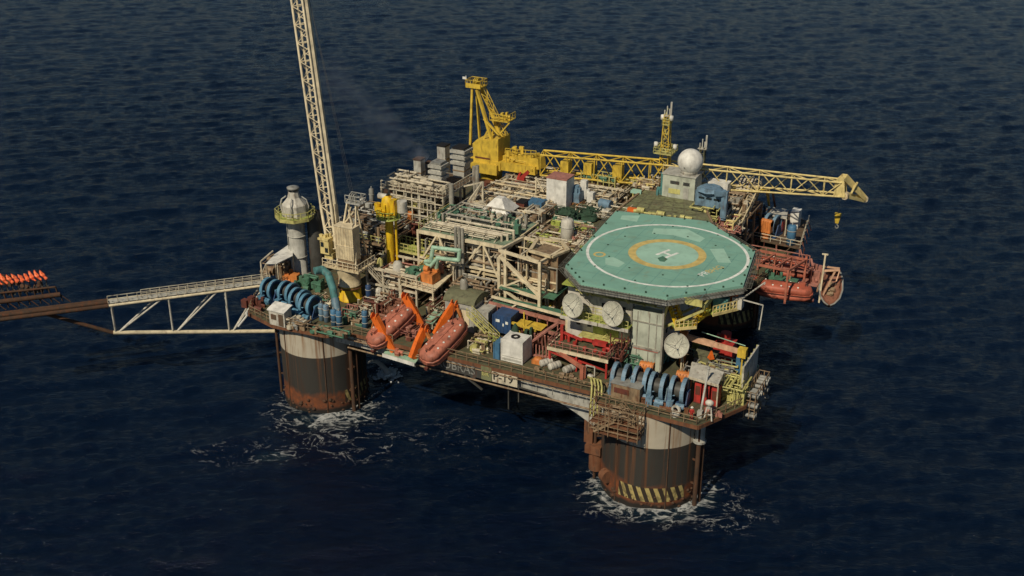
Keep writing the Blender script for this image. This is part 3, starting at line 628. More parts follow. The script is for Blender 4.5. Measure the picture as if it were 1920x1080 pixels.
# ---------------------------------------------------------------- exhaust stack
su, sv = at(563, 515, DZ)[:2]; sz = up((su, sv), 404); tz = up((su, sv), 350)
st = Thing('exhaust_stack', 'tall grey exhaust stack with a faceted cap and yellow-green platform at the left corner', 'stack', (su, sv, DZ))
st.part('duct', MB().lathe((su,sv,0), [(1.7,DZ),(1.7,DZ+.4),(1.28,DZ+.5),(1.28,sz)], 32), M['lgrey'])
m = MB()
for z in (DZ+3.2,DZ+6.6): m.lathe((su,sv,0), [(1.28,z),(1.42,z+.03),(1.42,z+.15),(1.28,z+.18)], 32)
m.beam((su-1.4,sv-.5,DZ),(su-1.4,sv-.5,sz),.08); m.beam((su-1.45,sv-.1,DZ),(su-1.45,sv-.1,sz),.08); st.part('flange', m, M['lgrey'])
m = MB(); o8 = [(su+3.0*math.cos(R(22.5+45*k+10)), sv+3.0*math.sin(R(22.5+45*k+10))) for k in range(8)]; m.prism(o8, sz-.1, sz+.1); plt = st.part('platform', m, M['ygreen'])
m = MB(); o9 = [(x, y, sz+.1) for x, y in o8]; m.rail(o9, closed=True, step=1.2); 
for a_, b_ in zip(o9, o9[1:]+o9[:1]): m.beam((a_[0],a_[1],sz),(b_[0],b_[1],sz),.12,.5)
st.part('railing', m, M['ylw'], plt)
m = MB(); m.lathe((su,sv,0), [(2.0,sz+.1),(1.95,sz+1.9),(.95,sz+3.0),(.75,tz-.7),(.85,tz-.6)], 8, False)
st.part('cap', m, M['dwhite'])
m = MB(); m.lathe((su,sv,0), [(.05,tz-.35),(.95,tz-.3),(.95,tz-.05),(.3,tz+.15),(.02,tz+.15)], 12)
for k in range(6): a_ = R(60*k); m.beam((su+.75*math.cos(a_),sv+.75*math.sin(a_),tz-.7),(su+.8*math.cos(a_),sv+.8*math.sin(a_),tz-.3),.07)
st.part('rain_hat', m, M['grey'])
m = MB()
for k in (0,2,4,6):
    a_ = R(22+45*k); c_, s_ = math.cos(a_), math.sin(a_); pts = [(su+1.9*c_,sv+1.9*s_,sz+.3),(su+2.2*c_,sv+2.2*s_,sz+1.6),(su+1.9*c_,sv+1.9*s_,sz+2.6),(su+1.2*c_,sv+1.2*s_,sz+3.1)]; m.tube(pts, .1, 6)
st.part('lifting_bracket', m, M['lgrey'])
su2, sv2 = su+2.0, sv+1.9
m = MB(); m.lathe((su2,sv2,0), [(1.15,DZ),(1.15,sz-.3),(.9,sz+.4)], 24); solo('exhaust_duct', m, M['dgrey'], 'plain duct in shade-darkened grey standing right behind the tall grey stack', 'duct', (su2, sv2, DZ))  # stack grey made darker here, shade put into the duct's colour
# ---------------------------------------------------------------- flare boom
fa, fb, fc = at(505,524,15), at(203,563,15), at(-60,596,15)
fl = Thing('flare_boom', 'long outboard flare bridge with a walkway, white lower chord and burnt brown outer end', 'flare boom', (fa.x, fa.y, 14))
def off(p, q, s_, z): d = (q-p).normalized(); n = Vector((-d.y, d.x, 0)); return p+n*s_+Vector((0,0,z))
m = MB()
for s_ in (0, 2.0): m.cyl(off(fa,fb,s_,0), off(fb,fa,-s_,0), .2, n=10)
for k in range(25):
    p, q = off(fa,fb,0,0).lerp(off(fb,fa,0,0),k/24), off(fa,fb,2.0,0).lerp(off(fb,fa,-2.0,0),k/24); m.cyl(p, q, .07, n=6)
fl.part('top_chord', m, M['creamp'])
m = MB()
for s_ in (.5,.8,1.1,1.5): m.cyl(off(fa,fb,s_,.2), off(fb,fa,-s_,.2), .11, n=8)
fl.part('flare_pipe', m, M['lgrey'])
m = MB()
def P5(t, s_, z): p = fa.lerp(fb, t); return off(p, fb, s_, z) if t < 1 else off(fb, fa, -s_, z)
A5 = [off(fa,fb,1.7,.3), off(fb,fa,-1.7,.3)]
m.rail(A5, step=1.35, r=.04); m.rail([off(fa,fb,.9,.3), off(fb,fa,-.9,.3).lerp(off(fa,fb,.9,.3),.2)], step=1.35, r=.04); fl.part('walkway_rail', m, M['pipe'])
lowA, lowB = off(fa,fb,1.0,-8.3), off(fb,fa,-1.0,-4.8)
m = MB(); m.cyl(lowA.lerp(lowB,.0), lowA.lerp(lowB,1), .3, n=10); fl.part('bottom_chord', m, M['creamp'])
m = MB(); m.cyl(lowB, Vector(fc).lerp(fb,.55)+Vector((0,0,-1)), .28, n=10); fl.part('bottom_chord', m, M['soot'])
m = MB(); T_ = lambda t, s_: off(fa.lerp(fb, t), fb, s_, 0) if t < .999 else off(fb, fa, -s_, 0)
lw = lambda t: lowA.lerp(lowB, t)
for t0, t1 in ((.985,.985),(.64,.64),(.29,.29)):
    for s_ in (0,2.0): m.cyl(T_(t0,s_), lw(t1), .15, n=8)
for t0, t1 in ((.68,.97),(.34,.62),(.04,.27)):
    for s_ in (0,2.0): m.cyl(T_(t0,s_), lw(t1), .14, n=8)
fl.part('brace', m, M['dwhite'])
m = MB()
for s_ in (0,2.0): m.cyl(off(fb,fa,-s_,0), off(fc,fa,-s_,0), .3, n=10)
m.cyl(off(fb,fa,-.8,-.35), off(fc,fa,-.8,-.35), .4, n=10); m.cyl(off(fb,fa,-1.2,.25), off(fc,fa,-1.2,.25), .3, n=10)
for k in range(12): p = off(fb,fa,0,0).lerp(off(fc,fa,0,0),k/11); q = off(fb,fa,-2.0,0).lerp(off(fc,fa,-2.0,0),k/11); m.cyl(p, q, .1, n=6)
fl.part('burnt_end', m, M['soot'])
m = MB(); p0, p1 = at(113,552,16.3), at(-50,572,16.3); m.cyl(p0, p1, .35, n=10); m.cyl(at(104,538,17.2), at(-50,555,17.2), .16, n=8)
for k in range(12): q = at(104,538,17.2).lerp(at(-50,555,17.2),k/11); m.cyl(q, q+Vector((0,.2,-1.4)), .12, n=6)
for k in range(9): q_ = p0.lerp(p1,k/8); m.beam(q_, (q_.x,q_.y+.2,15.2), .14); m.beam(q_, (q_.x+1.2,q_.y+.6,15.1), .1)
m.clutter(at(70,555,15).x-14,at(70,555,15).x,at(70,555,15).y-.5,at(70,555,15).y+2.5,15.2,26,random.Random(3),.3,1,(.3,1.3)); fl.part('burner_pipework', m, M['soot'])
for k in range(15):
    q = at(86-k*10.5, 524+k*1.2, 18.4); m = MB(); m.cyl(q+Vector((0,0,-1.7)), q, .09, n=6); m.cyl(q, q+Vector((0,0,.35)), .16,.24, n=8); m.box(q.x-.32,q.x+.32,q.y-.05,q.y+.05,16.6,17.5); fl.part('burner_nozzle', m, M['dgrey'])
fm = bpy.data.materials.new('flame'); fm.use_nodes = True; b = fm.node_tree.nodes['Principled BSDF']; b.inputs['Base Color'].default_value = (.6,.1,.02,1)
N = fm.node_tree.nodes; tcf = N.new('ShaderNodeTexCoord'); nf = N.new('ShaderNodeTexNoise'); nf.inputs['Scale'].default_value = 2.5; cf = N.new('ShaderNodeValToRGB'); cf.color_ramp.elements[0].position = .35; cf.color_ramp.elements[0].color = (.55,.035,.008,1); cf.color_ramp.elements[1].position = .65; cf.color_ramp.elements[1].color = (.95,.30,.12,1)
fm.node_tree.links.new(tcf.outputs['Object'], nf.inputs[0]); fm.node_tree.links.new(nf.outputs[0], cf.inputs[0]); fm.node_tree.links.new(cf.outputs[0], b.inputs['Emission Color']); b.inputs['Emission Strength'].default_value = .65; lwf = N.new('ShaderNodeLayerWeight'); lwf.inputs[0].default_value = .45; inv = N.new('ShaderNodeMath'); inv.operation = 'SUBTRACT'; inv.inputs[0].default_value = 1.05; fm.node_tree.links.new(lwf.outputs['Facing'], inv.inputs[1]); fm.node_tree.links.new(inv.outputs[0], b.inputs['Alpha'])
rng = random.Random(12)
for k in range(10):
    q = at(86-k*10.5, 524+k*1.2, 18.8); m = MB(); n_ = 7; L_ = rng.uniform(1.2,1.7); vs = []; fs = []
    for j in range(n_+1):
        t_ = j/n_; r_ = .3*math.sin(math.pi*(t_*.92+.06))**.8*(1+.25*math.sin(j*2+k)); cc = q+Vector((-L_*.65*t_+.12*math.sin(k+j*1.7), .1*math.sin(j+k), L_*t_*.85))
        for i in range(8): a_ = i*math.pi/4; vs.append((cc.x+r_*math.cos(a_)*(1+.3*math.sin(i*3+k)), cc.y+r_*math.sin(a_), cc.z+.1*math.sin(i*2+j)))
    for j in range(n_):
        for i in range(8): fs.append((j*8+i, j*8+(i+1) % 8, (j+1)*8+(i+1) % 8, (j+1)*8+i))
    m.add(vs, fs, True)
    solo('flame', m, fm, 'small orange flame in the row burning above the end of the flare boom', 'flame', q, 'row of flames on the flare boom')
# ---------------------------------------------------------------- mooring winches
def make_winch(name, label, group, c1, c2, motor=False, r=1.6):
    "winch authored round the origin, drum axis along x"
    t = Thing(name, label, 'winch', None, group, at_=(0,0,-50))
    m = MB(); m.box(-1.35,1.35,-1.5,1.5,0,.25)
    for s_ in (-1, 1):
        m.add([(s_*1.2-.08,-1.2,.25),(s_*1.2+.08,-1.2,.25),(s_*1.2+.08,1.2,.25),(s_*1.2-.08,1.2,.25),(s_*1.2-.08,-.35,r+.4),(s_*1.2+.08,-.35,r+.4),(s_*1.2+.08,.35,r+.4),(s_*1.2-.08,.35,r+.4)], [(0,3,2,1),(4,5,6,7),(0,1,5,4),(1,2,6,5),(2,3,7,6),(3,0,4,7)])
    t.part('base_frame', m, c2)
    for s_ in (-1, 1):
        f = t.part('flange', MB().disc((s_*.72,0,r+.3),(1,0,0),r,.1,n=30), c2)
        m = MB(); m.disc((s_*.72,0,r+.3),(1,0,0),r+.1,.5,n=30,hole=r-.16); t.part('brake_band', m, c1, f)
    m = MB(); m.cyl((-.8,0,r+.3),(.8,0,r+.3),r*.62,n=20); t.part('drum', m, M['dgrey'])
    m = MB(); m.box(-1.0,-.2,-2.1,-1.25,.1,1.1); m.cyl((.1,-1.7,.6),(1.2,-1.7,.6),.38,n=12); m.tube([(-.6,-1.6,1.1),(-.6,-1.4,1.7),(-.2,-1.2,1.7)],.08,6); m.box(.95,1.3,-.4,.7,.9,1.9); m.clutter(-1,1,-2.4,-1.5,.1,6,random.Random(4),.15,.4,(.3,.9)); t.part('gearbox', m, c1)
    if motor:
        m = MB(); m.box(-.9,.9,1.6,2.7,1.2,3.1); m.cyl((-.9,2.1,2.8),(.9,2.1,2.8),.6,n=12); m.box(-.6,.6,1.7,2.5,.1,1.2)
        for k in range(5): m.box(-.8+k*.38,-.7+k*.38,1.5,2.8,1.3,3.2)
        t.part('motor', m, M['orangeb'])
    return t
W1 = make_winch('mooring_winch', '', 'blue mooring winches in a row at the left corner', M['bluel2'], M['blued'], r=1.45)
labs = ['blue mooring winch at the outer left end of its row, nearest the flare bridge', 'second blue mooring winch from the flare bridge, behind the white cabin', 'third blue mooring winch from the flare bridge, right of the white cabin', 'blue mooring winch at the right end of its row, nearest the yellow crane pedestal']
for k, ((u, v), l) in enumerate(zip(((-8.2,-.6),(-5.2,-.4),(-2.3,-1.6),(.2,-2.6)), labs)):
    (W1 if k == 0 else None) and W1.place((u, v, DZ), R(-6)); x = W1 if k == 0 else W1.copy((u, v, DZ), R(-6)); x.e['label'] = l
W2 = make_winch('mooring_winch', '', 'grey-blue mooring winches at the right front corner', M['bluel'], M['blueg'])
W3 = make_winch('mooring_winch', '', 'grey-blue mooring winches at the right front corner', M['bluel'], M['blued'], motor=True)
labs = ['pale blue mooring winch nearest the raised green platform, leftmost of the corner row', 'pale blue mooring winch with the left orange motor behind it', 'pale blue mooring winch between the two that have orange motors', 'pale blue mooring winch with the right orange motor behind it']
for x, (u, v), l in ((W2, (47.9,-2.3), labs[0]), (W3, (50.6,-2.1), labs[1]), (None, (53.0,-2.6), labs[2])):
    if x is None: x = W2.copy((u, v, DZ))
    x.place((u, v, DZ), R(4)); x.e['label'] = l
x = W3.copy((55.6,-2.4,DZ), R(4), labs[3])
labs = ['blue winch with an orange motor on the rear right deck, left of the other one', 'blue winch with an orange motor on the rear right deck, next to the red machine']
for k, (px, py) in enumerate(((1418,418),(1446,440))):
    q = at(px, py, 15.5); x = W3.copy((q.x, q.y, 15.5), R(180 if k == 0 else 170), labs[k]); x.e['group'] = 'winches on the rear right deck'
# ---------------------------------------------------------------- small things on the front left corner
q = at(527, 607, DZ)
cb = Thing('deck_cabin', 'small white cabin with a sloping roof at the edge in front of the blue winches', 'cabin', q)
m = MB(); m.box(q.x-1.35,q.x+1.35,q.y-.8,q.y+.8,DZ,DZ+2.3); bd = cb.part('wall', m, M['dwhite'])
m = MB(); m.add([(q.x-1.5,q.y-1,DZ+2.25),(q.x+1.5,q.y-1,DZ+2.25),(q.x+1.5,q.y+1,DZ+2.7),(q.x-1.5,q.y+1,DZ+2.7),(q.x-1.5,q.y-1,DZ+2.4),(q.x+1.5,q.y-1,DZ+2.4),(q.x+1.5,q.y+1,DZ+2.85),(q.x-1.5,q.y+1,DZ+2.85)], [(0,3,2,1),(4,5,6,7),(0,1,5,4),(1,2,6,5),(2,3,7,6),(3,0,4,7)]); cb.part('roof', m, M['white'])
m = MB(); m.box(q.x-1.0,q.x-.1,q.y-.86,q.y-.78,DZ+.9,DZ+1.7); m.box(q.x+.3,q.x+1.1,q.y-.86,q.y-.78,DZ+.1,DZ+1.9); cb.part('window', m, M['brown'], bd)
def vert_tank(px, py, z, r, h, mat, label, name='pressure_bottle', cat='tank', group=None, n=1):
    q = at(px, py, z); t = Thing(name, label, cat, q, group)
    m = MB(); m.lathe((q.x,q.y,z), [(r*.9,.0),(r,.02),(r,h-r*.4),(r*.75,h-.1*r),(.02,h)], 16); t.part('shell', m, mat)
    m = MB()
    for k in (.3,.7): m.lathe((q.x,q.y,z), [(r,h*k),(r+.05,h*k+.01),(r+.05,h*k+.09),(r,h*k+.1)], 16)
    m.cyl((q.x,q.y,z+h),(q.x,q.y,z+h+.3),.1,n=6); t.part('band', m, M['lgrey']); return t
for px, py, mt, l in ((604,600,'bluel','left of the pair of pale blue upright bottles in front of the crane pedestal'),(613,603,'bluel','right of the pair of pale blue upright bottles in front of the crane pedestal'),(627,612,'blue','left of the two blue upright bottles at the foot of the crane pedestal'),(637,615,'blue','right of the two blue upright bottles at the foot of the crane pedestal'),(685,615,'blue','single blue upright bottle beside the left lifeboat'),(692,565,'blued','dark blue upright bottle behind the left lifeboat davit')):
    vert_tank(px, py, DZ, .42, 2.7, M[mt], l)
def chain(t, pts, r, mat, name): m = MB(); m.tube([Vector(p) for p in pts], r, 12); t.part(name, m, mat)
q = at(630, 600, DZ); t = Thing('air_duct', 'big bent teal-blue duct curving down left of the crane pedestal', 'duct', q)
chain(t, [at(590,508,20.5), at(604,505,20.5), at(616,515,19.8), at(624,540,18.0), at(628,560,16.5)], .55, M['tealm'], 'elbow')
chain(t, [at(628,560,16.5), at(632,585,15), at(633,592,DZ)], .62, M['blueg'], 'lower_duct')
m = MB(); q = at(545,527,DZ); m.clutter(q.x-1.5,q.x+3.6,q.y-1.2,q.y+1.2,DZ,12,random.Random(21),.4,1.2,(.5,1.9)); solo('pump_skid', m, M['orangeb'], 'orange pump skid at the foot of the tall grey stack', 'pump skid', (q.x, q.y, DZ))
m = MB(); q = at(580,540,DZ); m.clutter(q.x-2.5,q.x+2.6,q.y-1.2,q.y+1.2,DZ,16,random.Random(22),.3,1,(.5,1.8)); m.pipes(q.x-2.5,q.x+2.5,q.y-1,q.y+1.4,DZ,DZ+2,8,random.Random(1)); solo('pump_skid', m, M['green'], 'green pump skid between the blue winches and the grey stack', 'pump skid', (q.x, q.y, DZ))
m = MB(); q = at(478,575,DZ); m.clutter(q.x-1.4,q.x+1.6,q.y-1.4,q.y+1.8,DZ,12,random.Random(23),.3,.9,(.4,1.4)); m.box(q.x-2.2,q.x-1.2,q.y-.4,q.y+.4,DZ-.4,DZ+.8); solo('chain_stopper', m, M['maroon'], 'rusty chain stopper at the outermost left corner of the deck', 'chain stopper', (q.x, q.y, DZ))
m = MB(); a_ = at(463,592,DZ); b_ = at(447,612,12); m.cyl(a_, b_, .16, n=8); m.cyl(a_+Vector((0,0,.6)), a_, .2, n=8); solo('guide_pole', m, M['white'], 'short white pole sticking out and down from the left corner', 'pole', a_)
# shelter roof at the far left
q = at(497, 545, DZ); t = Thing('shelter', 'open steel shelter with two white roof sheets left of the grey stack', 'shelter', at(525,520,DZ))
pts = [at(x, y, 18.2) for x, y in ((499,494),(515,477),(540,460),(549,465),(549,480),(520,494))]; m = MB(); m.prism([(p.x,p.y) for p in pts][::-1], 18.1, 18.25); t.part('roof', m, M['white'])
m = MB(); 
for x, y in ((499,494),(520,494),(549,480),(515,477)): p = at(x,y,18.1); m.beam((p.x,p.y,DZ),p,.15)
p = at(489,490,18); m.beam((p.x,p.y,DZ),p,.2); m.beam(p, at(512,470,19.2), .16); m.beam((p.x,p.y,16), at(499,494,18.1), .12); m.rail([(p.x,p.y,DZ),(p.x+3,p.y+.4,DZ),(p.x+3,p.y+4,DZ)]); t.part('frame', m, M['pipe'])
m = MB(); p = at(520,515,DZ); m.clutter(p.x-2.6,p.x+2.4,p.y-1.2,p.y+2.2,DZ,18,random.Random(31),.4,1.2,(.6,2.4)); m.pipes(p.x-2.6,p.x+2.4,p.y-1.2,p.y+2,DZ,DZ+3,12,random.Random(33)); solo('pump_skid', m, M['stain'], 'brown machinery sheltering under the white roof sheets', 'pump skid', (p.x, p.y, DZ))
m = MB(); q = at(552,505,DZ); m.cyl((q.x-1.0,q.y-1.5,DZ+1.2),(q.x+.2,q.y-1.5,DZ+1.2),.7,n=14); m.cyl((q.x+1.3,q.y-1.6,DZ+1),(q.x+2.3,q.y-1.6,DZ+1),.55,n=12); m.box(q.x-1,q.x+2.3,q.y-2,q.y-1,DZ,DZ+.3); solo('blower', m, M['pipe'], 'pair of cream round blowers right at the base of the grey stack', 'blower', (q.x, q.y, DZ))
# ---------------------------------------------------------------- lifeboats
def hull_loft(secs, n=20):
    "secs: x, half width, keel z, top z"
    vs = []; fs = []
    for x, hw, zk, zt_ in secs:
        zc = (zk+zt_)/2; hh = (zt_-zk)/2
        for i in range(n):
            a = 2*math.pi*i/n; c_, s_ = math.cos(a), math.sin(a); e = .75
            vs.append((x, hw*math.copysign(abs(c_)**e, c_), zc+hh*math.copysign(abs(s_)**(.9 if s_ < 0 else e), s_)))
    for j in range(len(secs)-1):
        for i in range(n): fs.append((j*n+i, (j+1)*n+i, (j+1)*n+(i+1) % n, j*n+(i+1) % n))
    m = MB(); m.add(vs, fs, True); m.add(vs[:n], [tuple(range(n))]); m.add(vs[-n:], [tuple(range(n-1,-1,-1))]); return m
def make_lifeboat(label, mat, group, L=9.0, hw=1.7):
    t = Thing('lifeboat', label, 'lifeboat', None, group, at_=(0,0,-60)); h = L/2
    secs = [(-h,.25*hw,.5,1.2),(-h*.93,.7*hw,.15,1.55),(-h*.75,.95*hw,-.1,1.7),(-h*.3,hw,-.25,1.75),(h*.3,hw,-.25,1.75),(h*.7,.88*hw,-.05,1.7),(h*.9,.55*hw,.3,1.6),(h,.12*hw,.8,1.4)]
    t.part('hull', hull_loft([(x, w_, a, min(b, 1.15)) for x, w_, a, b in secs]), mat)
    t.part('canopy', hull_loft([(x*.97, w_*.9, .7, .9+(b-.7)*1.25) for x, w_, a, b in secs]), mat)
    m = MB()
    for (x0, w0, _, _), (x1, w1_, _, _) in zip(secs, secs[1:]):
        for s_ in (-1, 1): m.beam((x0, s_*(w0+.03), .98), (x1, s_*(w1_+.03), .98), .12)
    t.part('fender', m, M['maroon'])
    m = MB(); m.box(-h*.72,-h*.5,-.35,.35,2.15,2.6); m.box(-h*.5,h*.5,-.3,.3,2.18,2.3); t.part('hatch', m, mat)
    m = MB()
    for k in range(5):
        for s_ in (-1, 1): m.cyl((-h*.5+k*h*.28, s_*hw*.55, 2.0), (-h*.5+k*h*.28, s_*hw*.6, 2.15), .14, n=8)
    t.part('window', m, M['white'])
    m = MB(); m.box(-h*1.0,-h*.4,-.06,.06,-.55,-.1); m.cyl((-h,0,-.1),(-h-.25,0,-.1),.3,n=10); t.part('keel', m, M['maroon'])
    for s_ in (-1, 1): m = MB(); m.cyl((s_*h*.78,0,1.6),(s_*h*.78,0,2.5),.08,n=6); t.part('lifting_hook', m, M['dgrey'])
    return t
def orient(t, p, q, sc=None):
    "boat x axis from p to q, both in platform coordinates"
    p, q = Vector(p), Vector(q); d = (q-p).normalized(); y = Vector((0,0,1)).cross(d).normalized(); z = d.cross(y)
    Rm = Matrix((d, y, z)).transposed().to_4x4(); c = (p+q)/2
    t.e.matrix_world = Matrix.Translation(W(*c)) @ Matrix.Rotation(PHI, 4, 'Z') @ Rm
GLB = 'orange lifeboats hanging at the front edge'
b2a, b2b = at(799,678,13.6)-Vector((0,0,.9)), at(862,612,16.2)-Vector((0,0,.9))
b1a, b1b = at(698,646,13.6)-Vector((0,0,.9)), at(760,590,16.2)-Vector((0,0,.9))
print('boat', b2a, b2b, (b2b-b2a).length, b1a, b1b, (b1b-b1a).length)
LB = make_lifeboat('salmon-orange lifeboat hanging at the right of the orange davits, its end towards the camera', M['boat'], GLB, 8.6, 1.8)
orient(LB, b2a, b2a+(b2b-b2a).normalized()*8.6)
x = LB.copy((0,0,0), 0, 'salmon-orange lifeboat hanging between the left orange davit and the white-edged platform'); orient(x, b1a, b1a+(b1b-b1a).normalized()*8.6)
BA, BB = [at(1418,549,11.6), at(1516,561,11.6)], [at(1428,505,12.4), at(1502,516,12.4)]
L3 = make_lifeboat('red lifeboat lying lengthwise below the right side of the helideck, the lower of two', M['boatr'], 'red lifeboats at the right side', 9.0, 1.7); orient(L3, BA[1], BA[0])
x = L3.copy((0,0,0), 0, 'red lifeboat behind the green strip under the red gantry, the farther of two'); orient(x, BB[1], BB[0])
# platform and davits between the two front boats
pf = Thing('boarding_platform', 'pale green boarding platform with a white front edge between the two front lifeboats', 'platform', at(750,665,12.6))
p4 = [at(718,664,12.6), at(778,682,12.6), at(835,598,12.6), at(775,585,12.6)]
pf.part('floor', MB().prism([(p.x,p.y) for p in p4], 12.45, 12.6), M['mint'])
m = MB(); m.beam(p4[0]+Vector((0,-.1,-.1)), p4[1]+Vector((0,-.1,-.1)), .14, .5); pf.part('front_edge', m, M['white'])
m = MB(); m.beam(p4[0]+Vector((0,0,-.4)), (p4[0].x,-3.4,11), .2); m.beam(p4[1]+Vector((0,0,-.4)), (p4[1].x,-3.4,11), .2); pf.part('bracket', m, M['dgrey'])
m = MB()
for a_, b_ in ((.45,.5),(.55,.95)):
    c_ = p4[0].lerp(p4[1], a_).lerp(p4[3].lerp(p4[2], a_), b_-.4); m.clutter(c_.x-.8,c_.x+.8,c_.y-.8,c_.y+1,12.6,5,random.Random(int(a_*99)),.3,.7,(.3,.9))
pf.part('locker', m, M['boat'])
def davit(name, label, pts, w0=.72):
    t = Thing('davit', label, 'davit', pts[0], 'orange lifeboat davits'); P_ = [Vector(p) for p in pts]
    m = MB(); n_ = len(P_)
    for a_, b_ in zip(P_, P_[1:]): m.beam(a_, b_, w0, w0*1.35)
    t.part('arm', m, M['orange'])
    m = MB(); h = P_[-1]
    for k, s_ in enumerate((-.35,.35)): m.disc(h+Vector((s_,0,.1)), (1,0,0), .5, .12)
    m.beam(h+Vector((-.6,0,-.2)), h+Vector((.6,0,-.2)), .3); t.part('head', m, M['orange'])
    return t, P_
Vd = Vector
def dv(label, foot, knee, head, hang, strut=None):
    t, P_ = davit('davit', label, [foot, knee, head])
    m = MB(); m.cyl(head, hang, .06, n=5); m.cyl(hang+Vd((0,0,.3)), hang+Vd((0,0,-.3)), .16, n=6); t.part('fall', m, M['maroon'])
    if strut: m = MB(); m.beam(strut[0], strut[1], .4, .3); t.part('strut', m, M['orangeb'])
    return t
dv('leftmost orange davit, leaning over the end of the left lifeboat', at(740,658,12.8), at(721,628,15.0), at(703,594,17.4), b1a+Vd((.6,1.2,1.8)), (at(697,624,14), at(703,598,17)))
dv('tallest orange davit, rising between the two front lifeboats with its head to the left', at(795,618,14.0), at(779,588,16.5), at(760,556,19), b1b+Vd((-.5,-1.5,1.8)), (at(748,596,15), at(757,560,18.6)))
dv('low orange davit standing at the white edge between the two front lifeboats', at(773,671,12.8), at(784,642,14.8), at(796,616,16.6), b2a+Vd((.6,1.2,1.8)), (at(833,688,12.0), at(800,624,16.4)))
dv('rightmost orange davit, leaning over the far end of the right lifeboat', at(815,632,13.4), at(832,600,15.8), at(852,570,18), b2b+Vd((-.3,-1.5,1.8)), (at(877,636,13.0), at(858,578,17.6)))
m = MB(); q = at(812,590,DZ+.8); p4 = [at(x, y, DZ+1) for x, y in ((797,603),(812,607),(832,583),(816,578))]; m.prism([(p.x,p.y) for p in p4], DZ+.85, DZ+1); solo('walkway_plate', m, M['mint'], 'narrow pale green walkway strip behind the tallest orange davit', 'walkway', (q.x,q.y,DZ+.85))
def filler(name, cat, label, px, py, z, dx, dy, h, mats, n, seed):
    q = at(px, py, z); t = Thing(name, label, cat, q); rng = random.Random(seed)
    for k, mt in enumerate(mats):
        m = MB(); m.clutter(q.x-dx,q.x+dx,q.y-dy,q.y+dy,z,n,rng,.25,.9,(.3,h)); t.part('gear', m, M[mt])
        m = MB(); m.pipes(q.x-dx,q.x+dx,q.y-dy,q.y+dy,z+.1,z+h*1.2,n,rng,(.04,.13)); t.part('pipework', m, M[mt])
filler('valve_skid', 'machinery', 'jumble of brown and green valves right of the crane pedestal foot', 672, 598, DZ, 1.6, 2.4, 1.8, ('stain','green','pipe'), 9, 501)
filler('deck_machinery', 'machinery', 'rusty machinery under the descending stair, between pedestal and left lifeboat', 708, 585, DZ, 1.8, 2.0, 2.0, ('maroon','pipe','boatin'), 8, 502)
filler('deck_machinery', 'machinery', 'brown machinery between the machinery table legs and the rightmost davit', 828, 592, DZ, 2.2, 2.4, 2.0, ('stain','pipe','maroon'), 8, 503)
filler('deck_machinery', 'machinery', 'brown and cream gear below the pale stair, left of the white cube tank', 905, 655, DZ, 1.6, 1.6, 1.8, ('stain','pipe','ylw'), 8, 504)
filler('deck_machinery', 'machinery', 'small dark gear between the dark blue container and the pink pipe rack', 985, 628, DZ, 1.6, 2.0, 1.8, ('stain','pink','dgreen'), 7, 505)
filler('deck_machinery', 'machinery', 'yellow and brown gear on the deck strip left of the living quarters', 1020, 600, DZ, 2.0, 2.0, 2.6, ('yellow','stain','pipe'), 8, 506)
filler('deck_machinery', 'machinery', 'grey gear behind the white cube tank and green bundle', 975, 640, DZ, 1.4, 1.2, 1.4, ('grey','stain'), 7, 507)
filler('deck_machinery', 'machinery', 'brown gear around the feet of the raised green platform', 1085, 668, DZ, 3.4, 1.0, 1.2, ('maroon','stain'), 9, 508)
filler('deck_machinery', 'machinery', 'tangle of gear between the two rear rows left of the shelter roof', 1285, 715, DZ, .9, 1.8, 1.8, ('stain','grey'), 8, 509)
filler('deck_machinery', 'machinery', 'brown gear behind the shelter roof under the peach crane arm', 1340, 695, DZ, 3.0, .8, 1.3, ('stain','ylw','grey'), 8, 510)
filler('deck_machinery', 'machinery', 'gear standing along the front edge of the left corner by the white cabin', 562, 612, DZ, 1.6, 1.2, 1.2, ('stain','pipe','grey'), 7, 511)
filler('deck_machinery', 'machinery', 'green and brown gear in front of the pairs of blue bottles', 622, 628, DZ, 3.2, .7, .9, ('green','stain'), 8, 512)
filler('deck_machinery', 'machinery', 'brown gear behind the pair of pale blue bottles', 600, 575, DZ, 1.4, 1.8, 1.6, ('stain','green','pipe'), 8, 513)
filler('deck_machinery', 'machinery', 'pinkish gear beside the left edge of the helideck, by the open cream tower', 1085, 452, 22.45, 2.2, 2.6, 1.5, ('pink','pipe','stain'), 9, 520)
filler('deck_machinery', 'machinery', 'green and yellow gear just in front of the dark green netted stacks', 1075, 428, 22.45, 3.6, 1.0, 1.0, ('ygreen','pipe','green'), 9, 521)
filler('deck_machinery', 'machinery', 'dull red gear on the deck between the two front lifeboats', 778, 628, DZ, 1.6, 2.2, 1.5, ('boatin','pink','maroon'), 7, 530)
filler('deck_machinery', 'machinery', 'low brown gear right of the tallest orange davit by the green strip', 806, 612, DZ, 1.4, 2.0, 1.0, ('stain','pipe'), 7, 531)
filler('deck_machinery', 'machinery', 'grey and cream gear around the white pyramid cover', 905, 405, 23.62, 2.4, 1.6, 1.5, ('pipe','lgrey','stain'), 8, 522)
filler('deck_machinery', 'machinery', 'cream gear on the walkway level below the mint pipe loops', 835, 520, 16.0, 2.6, 1.6, 1.8, ('pipe','ylw2','stain'), 9, 523)
filler('deck_machinery', 'machinery', 'maroon and cream gear below the yellow bridge', 760, 505, 16.0, 3.0, 1.8, 1.8, ('pink','pipe','stain'), 9, 524)
filler('deck_machinery', 'machinery', 'yellow and brown gear left of the control house, behind the olive grating', 1215, 352, 23.9, 2.2, 1.0, 1.6, ('ylw2','stain','pipe'), 8, 525)
